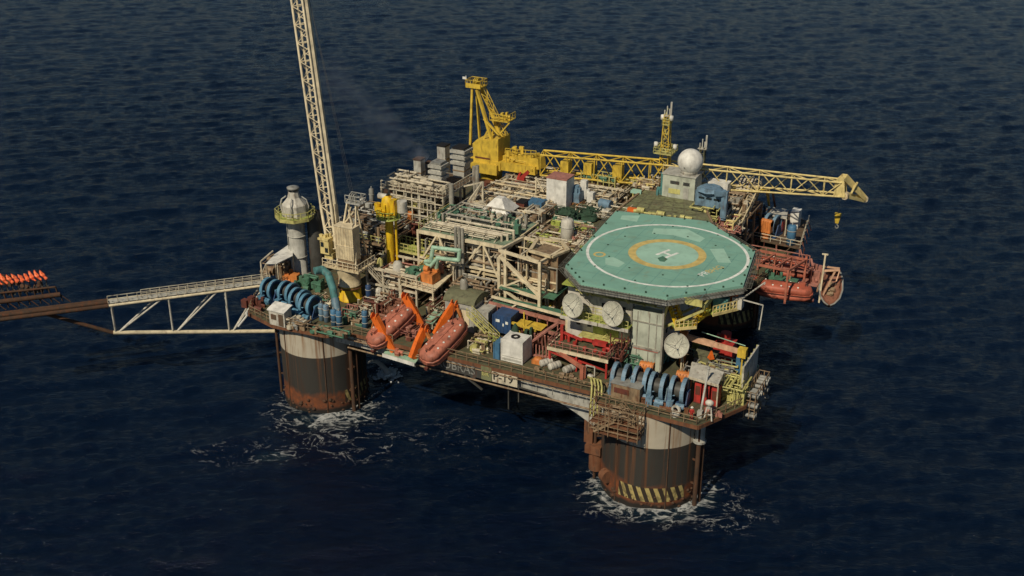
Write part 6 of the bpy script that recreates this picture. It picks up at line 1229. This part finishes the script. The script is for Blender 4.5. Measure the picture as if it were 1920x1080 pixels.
m = MB(); q = at(1107,380,z+.4); m.box(q.x-.5,q.x+.6,q.y-.5,q.y+.5,z,z+2.2); m.cyl((q.x-.5,q.y,z+1.4),(q.x-.5,q.y,z+2.6),.35,n=10); solo('cabinet', m, M['white'], 'small pinkish-white cabinet between the blue pump and the pale blue tank', 'cabinet', (q.x,q.y,z))
m = MB(); q = at(1127,408,z); 
for k in range(5): m.beam((q.x-.8+k*.5,q.y-.6,z+.4),(q.x+1.2+k*.5,q.y-.6,z+.4),.3)
m.cyl((q.x-.8,q.y+.8,z+.9),(q.x+1.2,q.y+.3,z+.9),.4,n=12); solo('pipe_bundle', m, M['dwhite'], 'white pipes lying next to the upper left edge of the helideck', 'pipes', (q.x,q.y,z))
q = at(1125,352,z); t = Thing('valve_rack', 'green and yellow valve rack under the middle of the yellow boom', 'rack', (q.x,q.y,21.6)); m = MB(); m.frame(q.x-3,q.x+3,q.y-1,q.y+1,(21.6,23,24.2,25.2),6,1,.14); t.part('frame', m, M['ylw']); m = MB(); m.clutter(q.x-2.9,q.x+2.8,q.y-1,q.y+.9,24.3,16,random.Random(181),.3,.6,(.4,1.1)); t.part('valve', m, M['green']); m = MB(); m.clutter(q.x-2.9,q.x+2.8,q.y-1,q.y+.9,21.7,18,random.Random(182),.3,.7,(.6,1.8)); t.part('pipework', m, M['pipe'])
# grating deck behind the helideck
t = Thing('pipe_deck', 'olive grating deck in panels between the helideck and the grey control house', 'deck', (39,35,DZ)); z = 23.8
g4 = [at(x, y, z) for x, y in ((1150,402),(1340,430),(1312,368),(1208,356))]
m = MB(); m.prism([(p.x,p.y) for p in g4], z-.4, z); t.part('deck', m, M['grating'])
m = MB(); 
for i in range(7):
    for j in range(6):
        if (i*3+j*5) % 7 == 0: continue
        a_ = g4[0].lerp(g4[1],(i+.06)/7); b_ = g4[3].lerp(g4[2],(i+.06)/7); c_ = g4[0].lerp(g4[1],(i+.92)/7); d_ = g4[3].lerp(g4[2],(i+.92)/7)
        m.sheet([(p.x,p.y) for p in (a_.lerp(b_,(j+.08)/6), c_.lerp(d_,(j+.08)/6), c_.lerp(d_,(j+.9)/6), a_.lerp(b_,(j+.9)/6))], z+.05)
t.part('grating_panel', m, M['olive'])
m = MB(); m.beam(g4[0], g4[3], .3, .5); m.beam(g4[1], g4[2], .3, .5); m.beam(g4[3], g4[2], .2, .4)
for p in g4: m.beam((p.x,p.y,DZ),(p.x,p.y,z-.4),.35)
t.part('edge_beam', m, M['stain'])
m = MB(); rng = random.Random(190); a_ = g4[0].lerp(g4[1],.12); m.clutter(g4[0].x+2.2,g4[0].x+12,g4[0].y+1.8,g4[0].y+2.9,z,22,rng,.3,1.0,(.2,.6)); solo('deck_gear', m, M['ylw'], 'yellow-brown gear lying in a row on the olive grating just behind the helideck', 'gear', (36,31,z))
m = MB(); q = at(1190,398,z); m.box(q.x-1.1,q.x+1,q.y-.4,q.y+.4,z,z+.6); solo('stretcher_box', m, M['orange'], 'orange box on the olive grating behind the upper left helideck edge', 'box', q)
m = MB(); q = at(1192,362,z); m.prism([(q.x-.8,q.y-.3),(q.x+1,q.y-.3),(q.x+.7,q.y+.8),(q.x-.8,q.y+.8)],z,z+.4); solo('hatch_cover', m, M['tealp'], 'small teal plate at the far left corner of the olive grating', 'plate', q)
q = at(1270,372,z); t = Thing('control_house', 'pale grey-green house with louvres that carries the big white dome', 'house', (q.x,q.y,z)); hx0, hx1 = at(1240,368,z).x, at(1302,376,z).x; hy = at(1270,372,z).y; hz = up((q.x,hy),330)
m = MB(); m.box(hx0,hx1,hy,hy+3.4,z,hz); b = t.part('wall', m, M['pgreen'])
m = MB(); m.box(hx0-.15,hx1+.15,hy-.15,hy+3.6,hz,hz+.15); t.part('roof', m, M['lgrey'])
w_ = hx1-hx0; m = MB()
for x0, x1 in ((.24,.52),(.64,.84)):
    for k in range(4): m.box(hx0+w_*x0,hx0+w_*x1,hy-.07,hy,z+(hz-z)*.62+k*.14,z+(hz-z)*.62+k*.14+.08)
t.part('louvre', m, M['dgrey'], b); m = MB(); m.box(hx0+w_*.2,hx0+w_*.56,hy-.06,hy,z+.7,z+1.5); t.part('bench', m, M['ylw'], b); m = MB(); m.box(hx0+w_*.66,hx0+w_*.82,hy-.06,hy,z+.1,z+1.9); t.part('door', m, M['lgrey'], b); m = MB(); m.cyl((hx0-.2,hy+.4,z),(hx0-.2,hy+.4,hz),.25,n=8); m.clutter(hx0-1,hx0-.3,hy-.2,hy+1,z,4,random.Random(4),.3,.6,(.6,1.4)); t.part('side_pipe', m, M['tealm'])
dc = Vd(((hx0*.3+hx1*.7), hy+1.9, hz+.15)); t = Thing('radome', 'big white ball-shaped radar dome on the grey-green house', 'radar dome', dc)
m = MB(); r_ = 2.0; m.sphere((dc.x,dc.y,dc.z+r_*.93),r_,32,18); t.part('dome', m, M['white'])
m = MB(); m.lathe(dc, [(1.3,0),(1.4,.02),(1.4,.75),(1.25,.9)], 28); t.part('base_ring', m, M['dwhite'])
m = MB(); m.cyl((dc.x-.3,dc.y-r_*.93,dc.z+1.3),(dc.x-.3,dc.y-r_*.97,dc.z+1.3),.13,n=8); t.part('hatch', m, M['grey'])
# communication masts
def mast(label, px, pyb, pyt, zb, w0, w1, mat, plats, seed):
    q = at(px, pyb, zb); zt_ = up(q, pyt); t = Thing('radio_mast', label, 'mast', q, 'lattice masts'); rng = random.Random(seed)
    m = MB(); m.truss(q, (q.x,q.y,zt_-1.2), w0, w0, w1, w1, int((zt_-zb)/1.1), .09, .05, up=(0,1,0)); t.part('lattice', m, M[mat])
    for py, w_ in plats:
        z_ = up(q, py); m = MB(); m.box(q.x-w_,q.x+w_,q.y-w_,q.y+w_,z_-.12,z_); m.rail([(q.x-w_,q.y-w_,z_),(q.x+w_,q.y-w_,z_),(q.x+w_,q.y+w_,z_),(q.x-w_,q.y+w_,z_)], closed=True, step=.9, r=.05, h=.9)
        m.beam((q.x-w_,q.y,z_),(q.x,q.y,z_-2),.12); m.beam((q.x+w_,q.y,z_),(q.x,q.y,z_-2),.12); m.beam((q.x-w_,q.y,z_+.3),(q.x,q.y,z_+2.5),.12); t.part('platform', m, M['ylw'])
        for s_ in (-1, 1):
            m = MB(); m.lathe((q.x+s_*(w_+.1),q.y-.2,z_+.6), [(.02,0),(.35,.1),(.35,.8),(.02,.9)], 10); t.part('antenna_drum', m, M['white'])
    m = MB()
    for dx, h in ((-.5,.6),(-.1,1.3),(.3,.9),(.55,2.0)): m.cyl((q.x+dx,q.y,zt_-1.6),(q.x+dx,q.y,zt_-1.2+h),.09 if h < 1.5 else .16,n=6)
    m.box(q.x-.7,q.x+.7,q.y-.5,q.y+.5,zt_-1.5,zt_-1.4); t.part('antenna', m, M['dwhite'])
    return t
mast('taller yellow lattice mast with antennas left of the white dome', 1246, 318, 200, 26.5, 1.5, .8, 'yellow', ((284,1.5),(232,.6)), 1)
mast('shorter dull lattice mast right behind the white dome', 1314, 330, 262, 25.0, .9, .7, 'grating', (), 2)
# blue ducting and cabin right of the house
t = Thing('blue_duct', 'pale blue bent duct and housing right of the olive grating', 'duct', at(1335,395,z)); a_ = at(1330,372,z+1.5)
m = MB(); m.box(a_.x-2.2,a_.x+2.0,a_.y-.3,a_.y+2.0,z+.2,z+2.6); m.lathe((a_.x-.2,a_.y+.9,z+2.6), [(2.2,0),(1.6,.5),(.02,.6)], 8, False); t.part('housing', m, M['bluel'])
m = MB()
for k in range(3): m.box(a_.x-1.6+k*1.2,a_.x-.7+k*1.2,a_.y-.36,a_.y-.3,z+1.4,z+1.7)
t.part('window', m, M['navy'])
m = MB(); b1_, b2_, b3_ = at(1340,362,z+3), at(1360,362,z+3), at(1357,412,19.6); m.beam(b1_,b2_,.9,.8); m.beam(b2_+Vd((0,0,.3)),(b2_.x,b2_.y,z-1),.9,.8); m.beam((b2_.x,b2_.y,z-1),b3_,.8,.8); m.beam(b3_,(b3_.x,b3_.y,DZ),.8,.8); t.part('duct', m, M['bluel'])
m = MB(); m.lathe((b3_.x,b3_.y,19), [(.6,0),(1.0,.3),(1.0,.7),(.6,.9)], 14); t.part('flange', m, M['lgrey'])
m = MB(); q = at(1322,405,z-1); m.clutter(q.x-2,q.x+2,q.y-1.5,q.y+1.2,z-2,16,random.Random(200),.3,.8,(.4,2)); m.pipes(q.x-2.4,q.x+2.2,q.y-2,q.y+1.4,z-2,z+1,18,random.Random(201)); solo('pipe_group', m, M['ylw'], 'yellow pipes beside the pale blue duct, behind the helideck', 'pipework', (q.x,q.y,z-2))
t = Thing('lower_deck', 'green deck strip under the pale blue duct right behind the helideck', 'deck', (47,34,DZ)); g5 = [at(x, y, 21) for x, y in ((1290,432),(1362,448),(1385,385),(1330,365))]; m = MB(); m.prism([(p.x,p.y) for p in g5], 20.8, 21); t.part('deck', m, M['green']); m = MB()
for p in g5: m.beam((p.x,p.y,DZ),(p.x,p.y,20.8),.3)
t.part('leg', m, M['stain']); rng = random.Random(210); m = MB(); m.clutter(g5[0].x+1,g5[1].x-.6,g5[0].y+1,g5[0].y+6,21,22,rng,.3,.8,(.3,1.4)); t.part('equipment', m, M['pink'])
t = Thing('pipe_rack', 'long cream and brown pipe rack sloping away from the helideck towards the rear right', 'pipe rack', at(1370,385,20)); m = MB(); e0, e1 = at(1352,412,21.5), at(1393,330,25.0)
for k in range(4): o_ = Vd((k*.6,0,0)); m.beam(e0+o_, e1+o_, .3)
t.part('pipe', m, M['pipe']); m = MB(); m.truss(e0+Vd((2.8,0,-.4)), e1+Vd((2.8,0,-.4)), 1,1,1,1, 12, .12,.06); t.part('frame', m, M['cream']); m = MB()
for k in range(5): p = e0.lerp(e1,k/4)+Vd((1.2,0,-.2)); m.beam(p,(p.x,p.y,DZ),.3)
m.beam(e0+Vd((1.3,0,-.4)), e1+Vd((1.3,0,-.4)), .9,.3); t.part('support', m, M['stain'])
q = at(1349,352,24.5); t = Thing('cabin', 'small pinkish-white cabin under the yellow boom, right of the dome', 'cabin', (q.x,q.y,22)); m = MB(); m.box(q.x-1.8,q.x+1.6,q.y-1,q.y+1,22.4,25.6); b = t.part('wall', m, M['white']); m = MB(); m.box(q.x+.4,q.x+1.2,q.y-1.06,q.y-1,24.4,24.7); t.part('window', m, M['navy'], b); m = MB(); m.box(q.x-2.4,q.x+2.4,q.y-1.4,q.y+1.4,22.2,22.4); t.part('deck', m, M['green']); m = MB()
for s_ in (-1, 1): m.beam((q.x+s_*2,q.y-1,DZ),(q.x+s_*2,q.y-1,22.2),.3)
t.part('leg', m, M['stain'])
t, rng = module('rear right module of dark pipework behind the control house', 31,50,44.5,53,DZ,21.5,5,2,220,'brown',(10,8,10),fmat='stain')
topside(t, rng, 31.2,49.8,44.8,52.6,21.52,40,('stain','pipeg','pipe'), hh=(.4,2.6), np_=24)
# ---------------------------------------------------------------- yellow rear crane with level boom
cz = 24.0; q = at(917,308,cz); cu2, cv2 = q.x, q.y+.8
t = Thing('pedestal_crane', 'big yellow crane at the rear, its boom laid level across the rig', 'crane', (cu2,cv2,DZ)); YB = M['yellow']
m = MB(); m.lathe((cu2,cv2,0), [(1.9,DZ),(1.9,cz-1.6),(2.5,cz-.4),(2.5,cz)], 24); t.part('pedestal', m, YB)
m = MB(); m.prism([(cu2-3.3,cv2-2.4),(cu2+3.0,cv2-2.4),(cu2+3.0,cv2+2.4),(cu2-3.3,cv2+2.4)], cz-.3, cz+1.2); t.part('slew_platform', m, YB)
hz1 = up((cu2,cv2-2.2), 262); m = MB(); pr = [(cu2-2.4,cz+1.2),(cu2+2.5,cz+1.2),(cu2+2.5,hz1+.4),(cu2+.9,hz1),(cu2-1.6,hz1-.2),(cu2-2.4,hz1-1.0)]; n_ = len(pr)
m.add([(x,cv2-2.2,z_) for x, z_ in pr]+[(x,cv2+2.2,z_) for x, z_ in pr], [tuple(range(n_)), tuple(range(2*n_-1,n_-1,-1))]+[(k,n_+k,n_+(k+1) % n_,(k+1) % n_) for k in range(n_)]); hs_ = t.part('machinery_house', m, YB)
m = MB(); m.box(cu2-1.9,cu2+.9,cv2-2.28,cv2-2.2,cz+1.35,cz+1.6); t.part('dark_slot', m, M['maroon'], hs_)
az = up((cu2-.8,cv2), 165); ap = Vd((cu2-2.9,cv2,az)); m = MB()
for s_ in (-1, 1):
    m.beam((cu2-3.1,cv2+s_*1.9,cz+1.2), ap+Vd((-.2,s_*.7,0)), .36); m.beam((cu2+2.3,cv2+s_*1.9,cz+1.2), ap+Vd((.6,s_*.7,0)), .46)
    m.beam((cu2-1.9,cv2+s_*1.95,cz+1.4), (cu2+.0,cv2+s_*1.4,cz+6.0), .26)
t.part('a_frame', m, YB)
m = MB(); m.truss((cu2+2.6,cv2+.3,cz+5), ap+Vd((1.0,.2,.2)), .8,.8,.8,.8,8,.06,.05); t.part('ladder', m, YB)
m = MB(); m.box(ap.x-1.2,ap.x+1.6,ap.y-1.2,ap.y+1.2,az,az+.2); m.rail([(ap.x-1.2,ap.y-1.2,az+.2),(ap.x+1.6,ap.y-1.2,az+.2),(ap.x+1.6,ap.y+1.2,az+.2),(ap.x-1.2,ap.y+1.2,az+.2)], closed=True, step=.8, r=.05); m.box(ap.x-1.2,ap.x+1.6,ap.y-1.24,ap.y-1.2,az,az+.7)
for k in range(3): m.disc((ap.x+k*.3,ap.y,az+.9),(1,0,0),.6,.12)
t.part('top_platform', m, YB)
pz = cz+8.0; m = MB(); m.box(cu2+.6,cu2+4.0,cv2-1.6,cv2+1.2,pz,pz+.15); m.beam((cu2+4.2,cv2-1.4,pz),(cu2+2.2,cv2-1.4,pz-2.4),.2); m.beam((cu2-.6,cv2-1.4,pz+.1),(cu2+2.2,cv2-1.4,pz-2.3),.3); m.beam((cu2+.4,cv2,pz),(cu2+2.2,cv2,hz1),.6); m.rail([(cu2+.6,cv2-1.6,pz+.15),(cu2+4.0,cv2-1.6,pz+.15),(cu2+4.0,cv2+1.2,pz+.15)], step=.8, r=.05); m.clutter(cu2+1.6,cu2+3.4,cv2-1.2,cv2+1,pz+.15,6,random.Random(5),.3,.7,(.4,1)); t.part('side_platform', m, YB)
m = MB(); m.cyl((ap.x-1.0,ap.y-.9,az+.2),(ap.x-1.3,ap.y-.9,az+1.9),.07,n=6); m.box(ap.x-1.9,ap.x-1.3,ap.y-.95,ap.y-.9,az+1.3,az+1.7); t.part('wind_sock', m, M['white'])
bA, bM, bB = at(1010,322,cz+.9), at(1150,338,cz+1), at(1572,366,cz+.6); bA = bA+Vd((0,1.2,1.2)); bB = bB+Vd((0,1.0,.9))
fA = Vd((cu2+2.8, cv2+.1, cz+1.0))
m = MB(); m.beam(fA+Vd((-2.4,-1.6,-.6)), bA+Vd((-.6,-.9,-1.2)), .8, 1.4); m.box(cu2-2.6,cu2+2.6,cv2-3.0,cv2-2.0,cz-1.0,cz+.7); m.beam(fA, bA, 1.9, 1.9); m.beam(fA+Vd((0,-1.2,-.2)), bA+Vd((-1,-1.2,-1.0)), .4); m.beam(fA+Vd((2,0,.9)), bA+Vd((-1,0,1.2)), 1.6,.5); m.clutter(fA.x+.2,fA.x+4.2,fA.y-1.2,fA.y+.8,cz+2.0,12,random.Random(6),.3,.9,(.4,1.9)); m.pipes(fA.x,bA.x-.5,fA.y-2.4,fA.y-.6,cz-.2,cz+2.4,12,random.Random(66),(.06,.14)); m.rail([fA+Vd((.5,-1.2,1.3)), bA+Vd((-.5,-1.2,1.2))], step=1.2, r=.05); t.part('boom_root', m, YB)
m = MB(); m.truss(bA, bA.lerp(bB,.42), 2.6,3.5,2.6,3.5, 9, .17,.1); t.part('boom', m, YB)
m = MB(); m.truss(bA.lerp(bB,.42), bB, 2.6,3.5,1.8,2.3, 11, .16,.09); t.part('boom', m, M['ylw2'])
m = MB(); d_ = (bB-bA).normalized()
for f in (.09,.17,.27,.44): p = bA.lerp(bB,f); m.box(p.x-.7,p.x+.7,p.y-1.3,p.y+.4,p.z-1.0,p.z+(.9 if f < .4 else .2))
t.part('rope_guide_box', m, YB)
m = MB(); e = bB; tipd = at(1622,374,cz-1.2); n_ = Vd((0,1,0))
pl = [(e.x-.8,e.z-1.3),(e.x+1.0,e.z-1.2),(e.x+.5,e.z+2.1),(e.x-.1,e.z+2.1),(e.x-.8,e.z+1.25)]
for yy in (e.y-.85, e.y+.6):
    k = len(pl); m.add([(x,yy,z_) for x, z_ in pl]+[(x,yy+.22,z_) for x, z_ in pl], [tuple(range(k)), tuple(range(2*k-1,k-1,-1))]+[(i,k+i,k+(i+1) % k,(i+1) % k) for i in range(k)])
    ty = tipd.y+(.35 if yy > e.y else -.35); m.beam((e.x+.5,yy+.11,e.z+1.9),(tipd.x+.1,ty,tipd.z+.1),.3,.55); m.beam((e.x+.8,yy+.11,e.z-.95),(tipd.x-.1,ty,tipd.z-.1),.3,.5); m.beam((e.x+1.6,yy*.6+ty*.4,e.z-.9),(e.x+2.1,yy*.6+ty*.4,e.z+.6),.25,.3)
t.part('boom_tip', m, M['ylw2'])
m = MB(); m.disc((tipd.x,tipd.y+.1,tipd.z),(0,1,0),.45,.6); m.disc((e.x+.9,e.y-.1,e.z-1.1),(0,1,0),.55,1.0); t.part('sheave', m, M['cream'])
hk = at(1572,400,19.6); t2 = Thing('hook_block', 'small orange-yellow hook block hanging below the end of the yellow boom', 'hook', hk); m = MB(); m.add([(hk.x-.55,hk.y-.3,hk.z),(hk.x+.55,hk.y-.3,hk.z),(hk.x+.2,hk.y-.2,hk.z-1.7),(hk.x-.3,hk.y-.2,hk.z-1.7),(hk.x-.55,hk.y+.3,hk.z),(hk.x+.55,hk.y+.3,hk.z),(hk.x+.2,hk.y+.2,hk.z-1.7),(hk.x-.3,hk.y+.2,hk.z-1.7)], [(0,3,2,1),(4,5,6,7),(0,1,5,4),(1,2,6,5),(2,3,7,6),(3,0,4,7)]); t2.part('block', m, M['yellow'])
m = MB(); pts = [(hk.x+.25*math.cos(R(a)), hk.y, hk.z-2.3+.3*math.sin(R(a))) for a in range(90,-200,-40)]; m.tube([Vd((hk.x,hk.y,hk.z-1.6))]+[Vd(p) for p in pts], .09, 6); t2.part('hook', m, M['grey'])
m = MB(); m.cyl(hk, (hk.x,hk.y,cz+.2), .03, n=5); t2.part('rope', m, M['dgrey'])
t = Thing('boom_rest', 'bright yellow column holding up the middle of the level yellow boom', 'boom rest', at(1157,352,22)); q = at(1157,352,22.2); m = MB(); m.box(q.x-.8,q.x+.8,q.y-.6,q.y+.6,DZ+2,25.6); m.beam((q.x-.8,q.y,25.6),(q.x+.9,q.y,25.6),.5); t.part('column', m, M['yellowb']); m = MB(); m.frame(q.x+1,q.x+4,q.y-1,q.y+1,(21.6,23,24.4),4,1,.16); m.clutter(q.x+1,q.x+3.6,q.y-1,q.y+.8,21.7,12,random.Random(7),.3,.7,(.6,1.8)); t.part('side_frame', m, M['ylw'])
# ---------------------------------------------------------------- person
def person(px, py, z, rot, label, suit, lean=0):
    q = at(px, py, z); V_ = [(0,0,.95),(0,0,1.2),(0,0,1.42),(0,0,1.55),(0,0,1.68),(.1,0,.9),(.12,.02,.5),(.12,.02,.07),(.12,-.1,.03),(-.1,0,.9),(-.13,-.04,.5),(-.13,.0,.07),(-.13,-.12,.03),(.2,0,1.4),(.27,-.05,1.14),(.24,-.25,.98),(-.2,0,1.4),(-.28,-.03,1.14),(-.3,-.15,.92)]
    E_ = [(0,1),(1,2),(2,3),(3,4),(0,5),(5,6),(6,7),(7,8),(0,9),(9,10),(10,11),(11,12),(2,13),(13,14),(14,15),(2,16),(16,17),(17,18)]
    rad = [.16,.15,.17,.07,.105,.1,.075,.06,.05,.1,.075,.06,.05,.08,.055,.045,.08,.055,.045]
    me = bpy.data.meshes.new('person'); me.from_pydata(V_, E_, []); o = bpy.data.objects.new('person', me); col.objects.link(o)
    sk = o.modifiers.new('s', 'SKIN'); sv = me.skin_vertices[0].data
    for k, r in enumerate(rad): sv[k].radius = (r, r)
    sv[0].use_root = True; ss = o.modifiers.new('u', 'SUBSURF'); ss.levels = ss.render_levels = 1; me.materials.append(suit)
    bpy.context.view_layer.update(); m2 = bpy.data.meshes.new_from_object(o.evaluated_get(bpy.context.evaluated_depsgraph_get())); o.modifiers.clear(); o.data = m2; m2.materials.clear(); m2.materials.append(suit); m2.materials.append(M['skin'])
    for p in m2.polygons:
        p.use_smooth = True; c = p.center; p.material_index = 1 if c.z > 1.5 or (c.z < 1.06 and abs(c.x) > .18 and c.z > .85 and c.y < -.1) else 0
    o.location = W(q.x, q.y, z); o.rotation_euler = (0, 0, PHI+rot); tag(o, label, 'person')
    h = MB(); h.sphere((0,0,1.74), .15, 14, 8, (1,1.1,.85), z0=-.2); h.disc((0,-.03,1.72),(0,0,1),.18,.03); hb = bpy.data.objects.new('hard_hat', h.mesh('hard_hat')); hb.data.materials.append(M['white']); col.objects.link(hb); hb.parent = o
    v = MB(); v.cyl((0,0,1.0),(0,0,1.36),.2,.23,n=14,cap=False); vo = bpy.data.objects.new('work_vest', v.mesh('work_vest')); vo.data.materials.append(suit); col.objects.link(vo); vo.parent = o
person(1296, 787, DZ, R(20), 'person in red coveralls and white hard hat at the right corner front rail', M['red'])
# ---------------------------------------------------------------- cooling water falling beside the left column
q = at(728, 702, 0); a_ = at(690, 680, 9.0); m = MB(); wp = [a_.lerp(Vd((q.x,q.y,0)), t_)+Vd((0,0,4.2*t_*(1-t_)*1.0)) for t_ in [k/8 for k in range(9)]]
for k in range(8): m.cyl(wp[k], wp[k+1], .1+.05*k, .1+.05*(k+1), n=10, cap=False)
tw = Thing('water_discharge', 'white jet of discharged water splashing into the sea beside the left front column', 'water jet', (q.x,q.y,0))
wm = paint('spray', (.8,.82,.82), rough=.9, grime=0, rust=0, var=.1); wm.node_tree.nodes['Principled BSDF'].inputs['Alpha'].default_value = .45
tw.part('jet', m, wm); m = MB(); rng = random.Random(88)
for k in range(150):
    a_ = rng.uniform(0,6.283); r_ = abs(rng.gauss(0,.8)); rr = rng.uniform(.12,.42)*(1.3-.35*r_); rr = max(.08,rr); m.sphere((q.x+1.5*r_*math.cos(a_), q.y+1.5*r_*math.sin(a_), .1+.35*rng.random()*max(0,1-r_*.6)), rr, 7, 4, (1,1,.6))
tw.part('splash_foam', m, paint('splash', (.85,.87,.86), rough=.95, grime=0, rust=0, var=.15), kind='stuff')
# ---------------------------------------------------------------- exhaust smoke
sm = bpy.data.materials.new('smoke'); sm.use_nodes = True; N = sm.node_tree.nodes; K = sm.node_tree.links; N.remove(N['Principled BSDF']); pv = N.new('ShaderNodeVolumePrincipled'); pv.inputs['Color'].default_value = (.62,.68,.78,1); K.new(pv.outputs[0], N['Material Output'].inputs['Volume'])
pa, pc_ = at(800,300,29.5), at(575,120,44); Ls = (pc_-pa).length; dsm = (pc_-pa).normalized()
def nd(t, **k):
    x = N.new(t)
    for a, v in k.items(): setattr(x, a, v)
    return x
tc = nd('ShaderNodeTexCoord'); sx = nd('ShaderNodeSeparateXYZ'); K.new(tc.outputs['Object'], sx.inputs[0])
def mm(op, a, c):
    x = nd('ShaderNodeMath', operation=op)
    for i_, q_ in ((0, a), (1, c)):
        if isinstance(q_, (int, float)): x.inputs[i_].default_value = q_
        else: K.new(q_, x.inputs[i_])
    return x.outputs[0]
def mrr(f, a, z_, c=0, d=1):
    r = nd('ShaderNodeMapRange'); r.inputs[1].default_value = a; r.inputs[2].default_value = z_; r.inputs[3].default_value = c; r.inputs[4].default_value = d; K.new(f, r.inputs[0]); return r.outputs[0]
nz = nd('ShaderNodeTexNoise'); nz.inputs['Scale'].default_value = .16; nz.inputs['Detail'].default_value = 5; nz.inputs['Distortion'].default_value = .9; K.new(tc.outputs['Object'], nz.inputs[0])
rad_ = mm('SQRT', mm('ADD', mm('MULTIPLY', sx.outputs['Y'], sx.outputs['Y']), mm('MULTIPLY', sx.outputs['Z'], sx.outputs['Z'])), 0)
w_s = mm('ADD', mm('MULTIPLY', sx.outputs['X'], .24), 1.0); core = mrr(mm('DIVIDE', rad_, w_s), 1.0, .1)
fall = mrr(sx.outputs['X'], Ls, 1.0, 0, 1); dens = mm('MULTIPLY', mm('MULTIPLY', core, mrr(nz.outputs[0], .38, .72)), mm('ADD', mm('MULTIPLY', mm('POWER', fall, 8), .6), mm('MULTIPLY', fall, .10)))
K.new(dens, pv.inputs['Density'])
m = MB(); m.cyl((0,0,0), (Ls,0,0), 1.0, 1.0+.24*Ls, n=24)
o = solo('smoke', m, sm, 'faint bluish exhaust smoke drifting up and left from the box vents', 'smoke', pa, local=True); o['kind'] = 'stuff'
o.matrix_world = Matrix.Translation(W(*pa)) @ Matrix.Rotation(PHI, 4, 'Z') @ dsm.to_track_quat('X', 'Z').to_matrix().to_4x4()
import bmesh
bmm = bmesh.new(); bmm.from_mesh(o.data); bmesh.ops.remove_doubles(bmm, verts=bmm.verts, dist=.001); bmesh.ops.recalc_face_normals(bmm, faces=bmm.faces); bmm.to_mesh(o.data); bmm.free()
